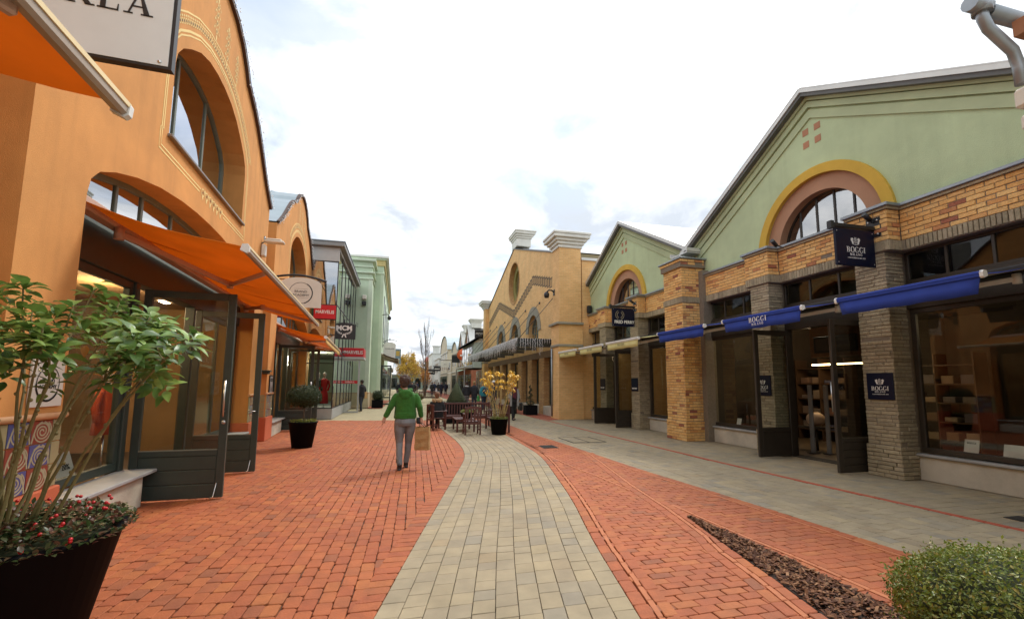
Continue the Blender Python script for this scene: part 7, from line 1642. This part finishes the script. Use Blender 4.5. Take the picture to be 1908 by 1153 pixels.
def person(label, loc, rz, h=1.7, coat=(.02, .02, .025), legs=(.02, .022, .03), hair=(.05, .03, .02), long=.85, step=.12, vox=.024, width=1.0, extra=None, arms=.05, hat=None, sit=False):
    t = thing('person', label, 'person', loc, rz); k = h/1.7; key = '%.3f_%.3f_%.3f'; cm = mat('coat_'+key % coat, coat, .85, .12, 9); lm = mat('trousers_'+key % legs, legs, .85, .12, 9); hm = mat('hair_'+key % hair, hair, .7, .2, 30)
    V = lambda x, y, z: Vector((x*k, y*k, z*k)); dz = -.42 if sit else 0
    b = MB(); head(b, V(0, .02, 1.585+dz)); b.tube([V(0, 0, 1.40+dz), V(0, .01, 1.52+dz)], .052*k, 8); rings(b, [(0, 0, (.85+dz)*k, .13, .09), (0, 0, (1.2+dz)*k, .14, .09), (0, 0, (1.40+dz)*k, .11, .07)], 12)
    hands = []
    for s in (-1, 1):
        e, w_ = V(s*.25, -.03, 1.12+dz), V(s*.25, arms+(.25 if sit else s*.04), .92+dz+(.08 if sit else 0)); b.tube([V(s*.17, 0, 1.37+dz), e, w_], [.042*k, .036*k, .026*k], 8); hand(b, w_, (0, .25, -1), s, .6); hands.append((e, w_))
        if sit: b.tube([V(s*.09, 0, .46), V(s*.1, .42, .47), V(s*.1, .44, .08), V(s*.1, .55, .05)], [.08, .055, .04, .03], 8)
        else: b.tube([V(s*.085, 0, .88), V(s*.08, s*step*.4+.03, .48), V(s*.075, s*step, .08), V(s*.075, s*step+.14, .04)], [.075*k, .05*k, .035*k, .028*k], 8)
    skin('body', b, M_skin, t, min(vox, .016), 2)
    g = MB(); rings(g, [(0, 0, (long+dz)*k, .195*width, .145*width), (0, 0, (long+.1+dz)*k, .20*width, .15*width), (0, 0, (1.12+dz)*k, .185*width, .14*width), (0, 0, (1.3+dz)*k, .205*width, .14*width), (0, 0, (1.39+dz)*k, .18*width, .115), (0, 0, (1.44+dz)*k, .10, .08), (0, 0, (1.48+dz)*k, .07, .07)], 16)
    for s, (e, w_) in zip((-1, 1), hands): g.tube([V(s*.16, 0, 1.36+dz), e, w_+(e-w_)*.08], [.078*k*width, .065*k, .05*k], 8)
    skin('coat', g, cm, t, vox, 2, .012)
    j = MB()
    for s in (-1, 1):
        if sit: j.tube([V(s*.09, 0, .47), V(s*.1, .40, .48), V(s*.1, .45, .12)], [.1, .07, .055], 8)
        else: j.tube([V(s*.09, 0, .86), V(s*.082, s*step*.4+.03, .48), V(s*.075, s*step, .1)], [.10*k, .068*k, .054*k], 8)
    rings(j, [(0, 0, (.78+dz)*k, .17, .13), (0, 0, (.95+dz)*k, .175, .13)], 14); skin('trousers', j, lm, t, vox, 2)
    f = MB()
    for s in (-1, 1):
        y = (.45 if sit else s*step); f.tube([V(s*.085, y, .12), V(s*.085, y-.02, .05), V(s*.085, y+.16, .035)], [.05*k, .048*k, .036*k], 8)
    skin('shoes', f, M_black, t, vox, 1)
    if not hat: curls(V(0, .02, 1.60+dz), 0, .085*k, 60, hm, t, vox=.018, puff=.02)
    else: m = MB(); m.lathe([(.15, 0), (.15, .012), (.10, .02), (.095, .10), (.05, .13), (.001, .13)], V(0, .01, 1.63+dz), 16); m.obj('hat', hat, t)
    if extra: extra(t, V)
    return t
def fur_hood(t, V):
    m = MB(); dz = -.42
    for i in range(150): a = rng.uniform(0, 2*pi); c = Vector((.15*cos(a), -.03+.10*sin(a), 1.03+.02*sin(a)-.03*(sin(a) < 0))); m.ell(c+rdir()*.035, .02, .02, .026, 5, 4)
    m.tube([(.14*cos(a), -.03+.09*sin(a), 1.03) for a in [2*pi*q/16 for q in range(16)]], .045, 8, closed=True)
    skin('fur_collar', m, mat('tan_fur', (.42, .29, .15), .95, .4, 60, .9, 120), t, .013, 1)
    c = MB(); rings(c, [(0, -.02, .40, .22, .17), (0, -.02, .6, .225, .175), (0, -.01, .85, .2, .15), (0, -.02, 1.0, .17, .12)], 18); skin('parka', c, mat('black_parka', (.012, .012, .014), .8, .15, 9), t, .018, 2, .015)
person('person seated with back to the camera in black coat with tan fur hood', (1.38, 16.28, 0), .12, 1.70, (.012, .012, .014), (.015, .015, .02), (.16, .075, .035), .80, 0, .016, 1.08, fur_hood, sit=True)
def scarf_woman(t, V):
    m = MB(); m.tube([V(-.06, .13, 1.42), V(-.05, .15, 1.2), V(-.04, .14, .95)], [.05, .055, .05], 8); m.tube([V(.06, .13, 1.42), V(.05, .15, 1.2), V(.05, .14, 1.0)], [.05, .055, .05], 8); m.tube([V(.09*cos(a), .02+.09*sin(a), 1.45) for a in [2*pi*q/12 for q in range(12)]], .045, 8, closed=True); skin('scarf', m, mat('maroon_scarf', (.10, .02, .035), .9), t, .018, 2)
    for s in (-1, 1): m = MB(); m.tube([V(s*.15, .10, 1.38), V(s*.17, .13, 1.1), V(s*.17, .12, .62)], [.05, .06, .055], 8); m.tube([V(s*.17, 0, 1.36), V(s*.26, -.02, 1.12), V(s*.25, .06, .94)], [.085, .072, .06], 8); skin('cardigan_front', m, mat('grey_cardigan', (.30, .30, .29), .95), t, .02, 2)
    m = MB(); m.box(-.40, -.26, -.15, .18, .42, .78, 0, .04); m.tube([(-.33, -.1, .78), (-.31, 0, .98), (-.33, .1, .78)], .012, 6); m.obj('handbag', M_black, t)
person('person in grey cardigan and maroon scarf walking towards the camera near yellow building', (5.06, 19.9, 0), pi+.15, 1.68, (.02, .018, .022), (.012, .012, .014), (.10, .05, .03), .80, .14, .018, .95, scarf_woman)
def backpack(t, V):
    m = MB(); m.ell(V(0, -.2, 1.2), .15, .09, .2, 14, 10); m.ell(V(0, -.27, 1.12), .10, .04, .1, 10, 8); m.obj('backpack', mat('navy_backpack', (.02, .05, .09), .7), t)
    for s in (-1, 1): m = MB(); m.tube([V(s*.1, -.14, 1.36), V(s*.11, .06, 1.42), V(s*.12, .13, 1.2)], .022, 6); m.obj('strap', M_black, t)
person('person in teal jacket with small backpack and black hat, walking away', (5.2, 27.8, 0), .1, 1.68, (.03, .26, .33), (.025, .035, .06), (.03, .02, .02), .85, .1, .022, 1.1, backpack, hat=M_black)
def white_hood(t, V):
    m = MB(); m.tube([V(.10*cos(a), -.02+.1*sin(a), 1.42) for a in [2*pi*q/12 for q in range(12)]], .04, 8, closed=True); skin('hood', m, mat('white_hood', (.6, .62, .64), .9), t, .02, 2)
person('person in black jacket with white hood beside the curly blonde person', (4.20, 28.3, 0), .15, 1.72, (.02, .02, .025), (.15, .15, .16), (.04, .02, .015), .85, .1, .022, 1.05, white_hood)
def green_bag(t, V): m = MB(); m.box(.22, .36, -.15, .1, .5, .85, 0, .02); m.obj('green_bag', mat('green_bag', (.06, .35, .08), .6), t)
person('curly blonde person in dark jacket with green bag, beside the white hood', (4.72, 28.6, 0), -.4, 1.74, (.03, .03, .035), (.04, .05, .07), (.38, .24, .11), .85, .1, .022, 1.0, green_bag)
def white_cap(t, V): m = MB(); m.lathe([(.10, 0), (.10, .05), (.06, .10), (.001, .11)], V(0, 0, 1.66), 14); m.box(-.08, .08, .05, .19, 1.655*h_, 1.67*h_, 0, .005); m.obj('cap', M_white, t)
h_ = 1.0
person('person with white cap half hidden behind the yellow shrub', (4.72, 22.6, 0), pi*.5+.3, 1.70, (.02, .02, .025), (.03, .03, .04), (.10, .06, .03), .85, .1, .02, 1.0, white_cap)
def tan_bag(t, V): m = MB(); m.box(.2, .42, -.06, .06, .72, 1.1, 0, .02); m.obj('tan_bag', mat('tan_bag', (.5, .3, .12), .6), t)
person('person in black coat carrying tan bag beside the red lettered glass door', (-1.93, 27.3, 0), .9, 1.76, (.012, .012, .014), (.03, .035, .05), (.03, .015, .01), .8, .1, .022, 1.0, tan_bag)
# the far crowd: eight figures built, the rest copies with labels of their own
CR = []
pal = [((.012, .014, .03), (.02, .022, .035)), ((.02, .02, .022), (.03, .035, .06)), ((.05, .04, .035), (.02, .02, .025)), ((.02, .03, .07), (.25, .22, .18)), ((.10, .02, .03), (.03, .03, .03)), ((.03, .035, .03), (.05, .06, .09)), ((.15, .12, .10), (.03, .03, .035)), ((.012, .012, .015), (.012, .012, .015))]
hr = [(.04, .02, .015), (.12, .07, .04), (.25, .2, .16), (.02, .015, .012)]
def crowd_label(i, px_):
    col = ('dark navy', 'black', 'brown', 'blue', 'dark red', 'dark green', 'grey brown', 'all black')[i % 8]
    return col
spots = [(6.35, 62, 0), (5.75, 66, 1), (5.3, 72, 2), (4.9, 63, 3), (4.2, 70, 4), (3.75, 64, 5), (2.6, 68, 6), (2.1, 60, 7), (1.55, 66, 0), (1.0, 58, 1), (.55, 63, 2), (.3, 47, 0), (4.55, 78, 1), (3.1, 75, 3), (2.35, 78, 0), (1.6, 52, 7), (4.1, 56, 1), (5.2, 56, 0), (6.6, 70, 2), (.1, 55, 5)]
where = ['right of the far crowd, beside the cream shops', 'second from the right in the far crowd', 'in the far crowd under the black signs', 'right of the slim leafless tree', 'just right of the slim leafless tree trunk', 'behind the slim leafless tree trunk', 'just left of the slim leafless tree', 'left of the slim leafless tree, nearer', 'in the far crowd below the autumn tree', 'nearer below the yellow autumn tree', 'left in the far crowd below the autumn tree', 'beside the dark glass doors of the mint building', 'deep in the far crowd near the street end', 'deep in the crowd behind the leafless tree', 'deep in the crowd left of the leafless tree', 'nearer in the crowd, seen over the green shoulder', 'nearer, between the fur hood and the cone topiary', 'nearer, left of the cone topiary', 'rightmost by the far shop windows', 'leftmost by the low cream shop']
for i, (x, y, k) in enumerate(spots):
    lab = 'person in %s coat %s' % (crowd_label(k, 0), where[i]); rz_ = rng.choice((0, 0, pi))+rng.uniform(-.4, .4)
    first = [c for c in CR if c[1] == k]
    if first: dup(first[0][0], (x, y, 0), rz_, lab, 'people in the far crowd')
    else: p = person(lab, (x, y, 0), rz_, rng.uniform(1.62, 1.8), pal[k][0], pal[k][1], rng.choice(hr), rng.choice((.75, .85, .6)), .14, .034); p['group'] = 'people in the far crowd'; CR.append((p, k))

# ================================================================= FAIRY LIGHTS ON THE ORANGE GABLES, SMALL THINGS IN THE LEFT WINDOWS
def gable_lights(s, lab):
    l = thing('fairy_lights', lab, 'fairy lights', lpos(s), TH, 'fairy lights along the orange gables'); m = MB(); gb = [(x, z) for x, z in GABLE[::-1]]+[(-x, z) for x, z in GABLE[1:]]
    for y, z, a in resample(gb, .085):
        for q in range(2): d = Vector((rng.uniform(-.02, .06), rng.uniform(-.05, .05), rng.uniform(-.05, .05))); m.ell((.085+d.x, y+d.y, z+.02+d.z), .010, .010, .016, 5, 3)
    tag(m.obj('bulbs', mat('white_fairy_light', (.85, .85, .85), .3), l, False), kind='stuff'); m = MB(); m.tube([(.08, x, z+.02) for x, z in gb], .007, 5); m.obj('cable', M_fascia, l)
gable_lights(1.65, 'fairy lights along the verge of the nearest orange gable'); gable_lights(11.18, 'fairy lights along the verge of the second orange gable')
def left_window_things():
    base = lpos(1.65); M = Matrix.Translation(base) @ Matrix.Rotation(TH, 4, 'Z'); at = lambda d, a, z: M @ Vector((d, a, z))
    t = thing('display_block', 'pale wooden display block inside the left shop window', 'display block', at(-.85, -2.5, 0), TH); m = MB(); m.box(-.4, .4, -.75, .75, .01, .42, 0, .01); m.obj('block', mat('pale_wood', (.55, .36, .16), .6), t)
    t = thing('price_card', 'white 20% price card leaning in the left shop window', 'card', at(-.52, -2.15, .43), TH+pi/2); m = MB(); m.box(-.17, .17, 0, .008, 0, .36, M=Matrix.Rotation(-.3, 4, 'X')); m.obj('card', M_white, t); o = text('lettering', '20%', .09, (0, .04, .18), (pi/2-.3, 0, 0), M_black, t)
    t = thing('scarf', 'folded orange and cream scarf lying in the left shop window', 'scarf', at(-.55, -2.75, .43), TH); m = MB()
    for k in range(7): m.tube([(-.2+.06*k, -.3, .02+.015*(k % 3)), (-.18+.06*k, 0, .06+.02*(k % 2)), (-.2+.06*k, .3, .02)], .035, 7)
    m.obj('cloth', mat('orange_silk', (.65, .2, .05), .6, .4, 6), t)
    for k, (d, a, c, lab) in enumerate(((-1.5, -2.0, (.25, .012, .012), 'mannequin in dark red coat behind the left shop window'), (-1.3, .2, (.6, .09, .02), 'mannequin in orange red jacket inside the open left doors'))):
        q = thing('mannequin', lab, 'mannequin', at(d, a, .01), TH); m = MB(); m.lathe([(.001, .75), (.22, .75), (.19, 1.0), (.17, 1.15), (.2, 1.35), (.17, 1.5), (.06, 1.56)], (0, 0, 0), 16, M=Matrix.Diagonal((.7, 1, 1, 1))); m.tube([(0, -.19, 1.45), (-.02, -.27, 1.2), (.02, -.25, .95)], .055, 8); m.tube([(0, .19, 1.45), (-.02, .27, 1.2), (.02, .25, .95)], .055, 8); m.obj('coat', mat('coat_%d' % k, c, .8), q)
        m = MB(); m.tube([(0, 0, 0), (0, 0, .76)], .02, 8); m.lathe([(.001, 0), (.16, 0), (.16, .02)], (0, 0, 0), 16); m.obj('stand', M_steel, q); m = MB(); m.ell((0, 0, 1.72), .09, .075, .12, 12, 8); m.tube([(0, 0, 1.54), (0, 0, 1.64)], .04, 8); m.obj('head', M_white, q)
left_window_things()

# ---------------------------------------------------------------- lit lamps inside the shops
def shop_lamp(loc, w, c=(1, .72, .42), s=.25):
    l = bpy.data.lights.new('shop_lamp', 'POINT'); l.energy = w; l.color = c; l.shadow_soft_size = s; o = bpy.data.objects.new('shop_lamp', l); COL.objects.link(o); o.location = loc
for s_, a, w in ((1.65, -2.4, 60), (1.65, .6, 70), (11.18, 0, 60)): shop_lamp(lpos(s_+a, -1.7, 2.95), w)
for y, w in ((5.0, 5), (9.6, 30), (16.6, 25), (14.2, 8)): shop_lamp((10.7, y, 2.9), w)
shop_lamp((-3.6, 23.0, 2.6), 60, (1, .95, .8))
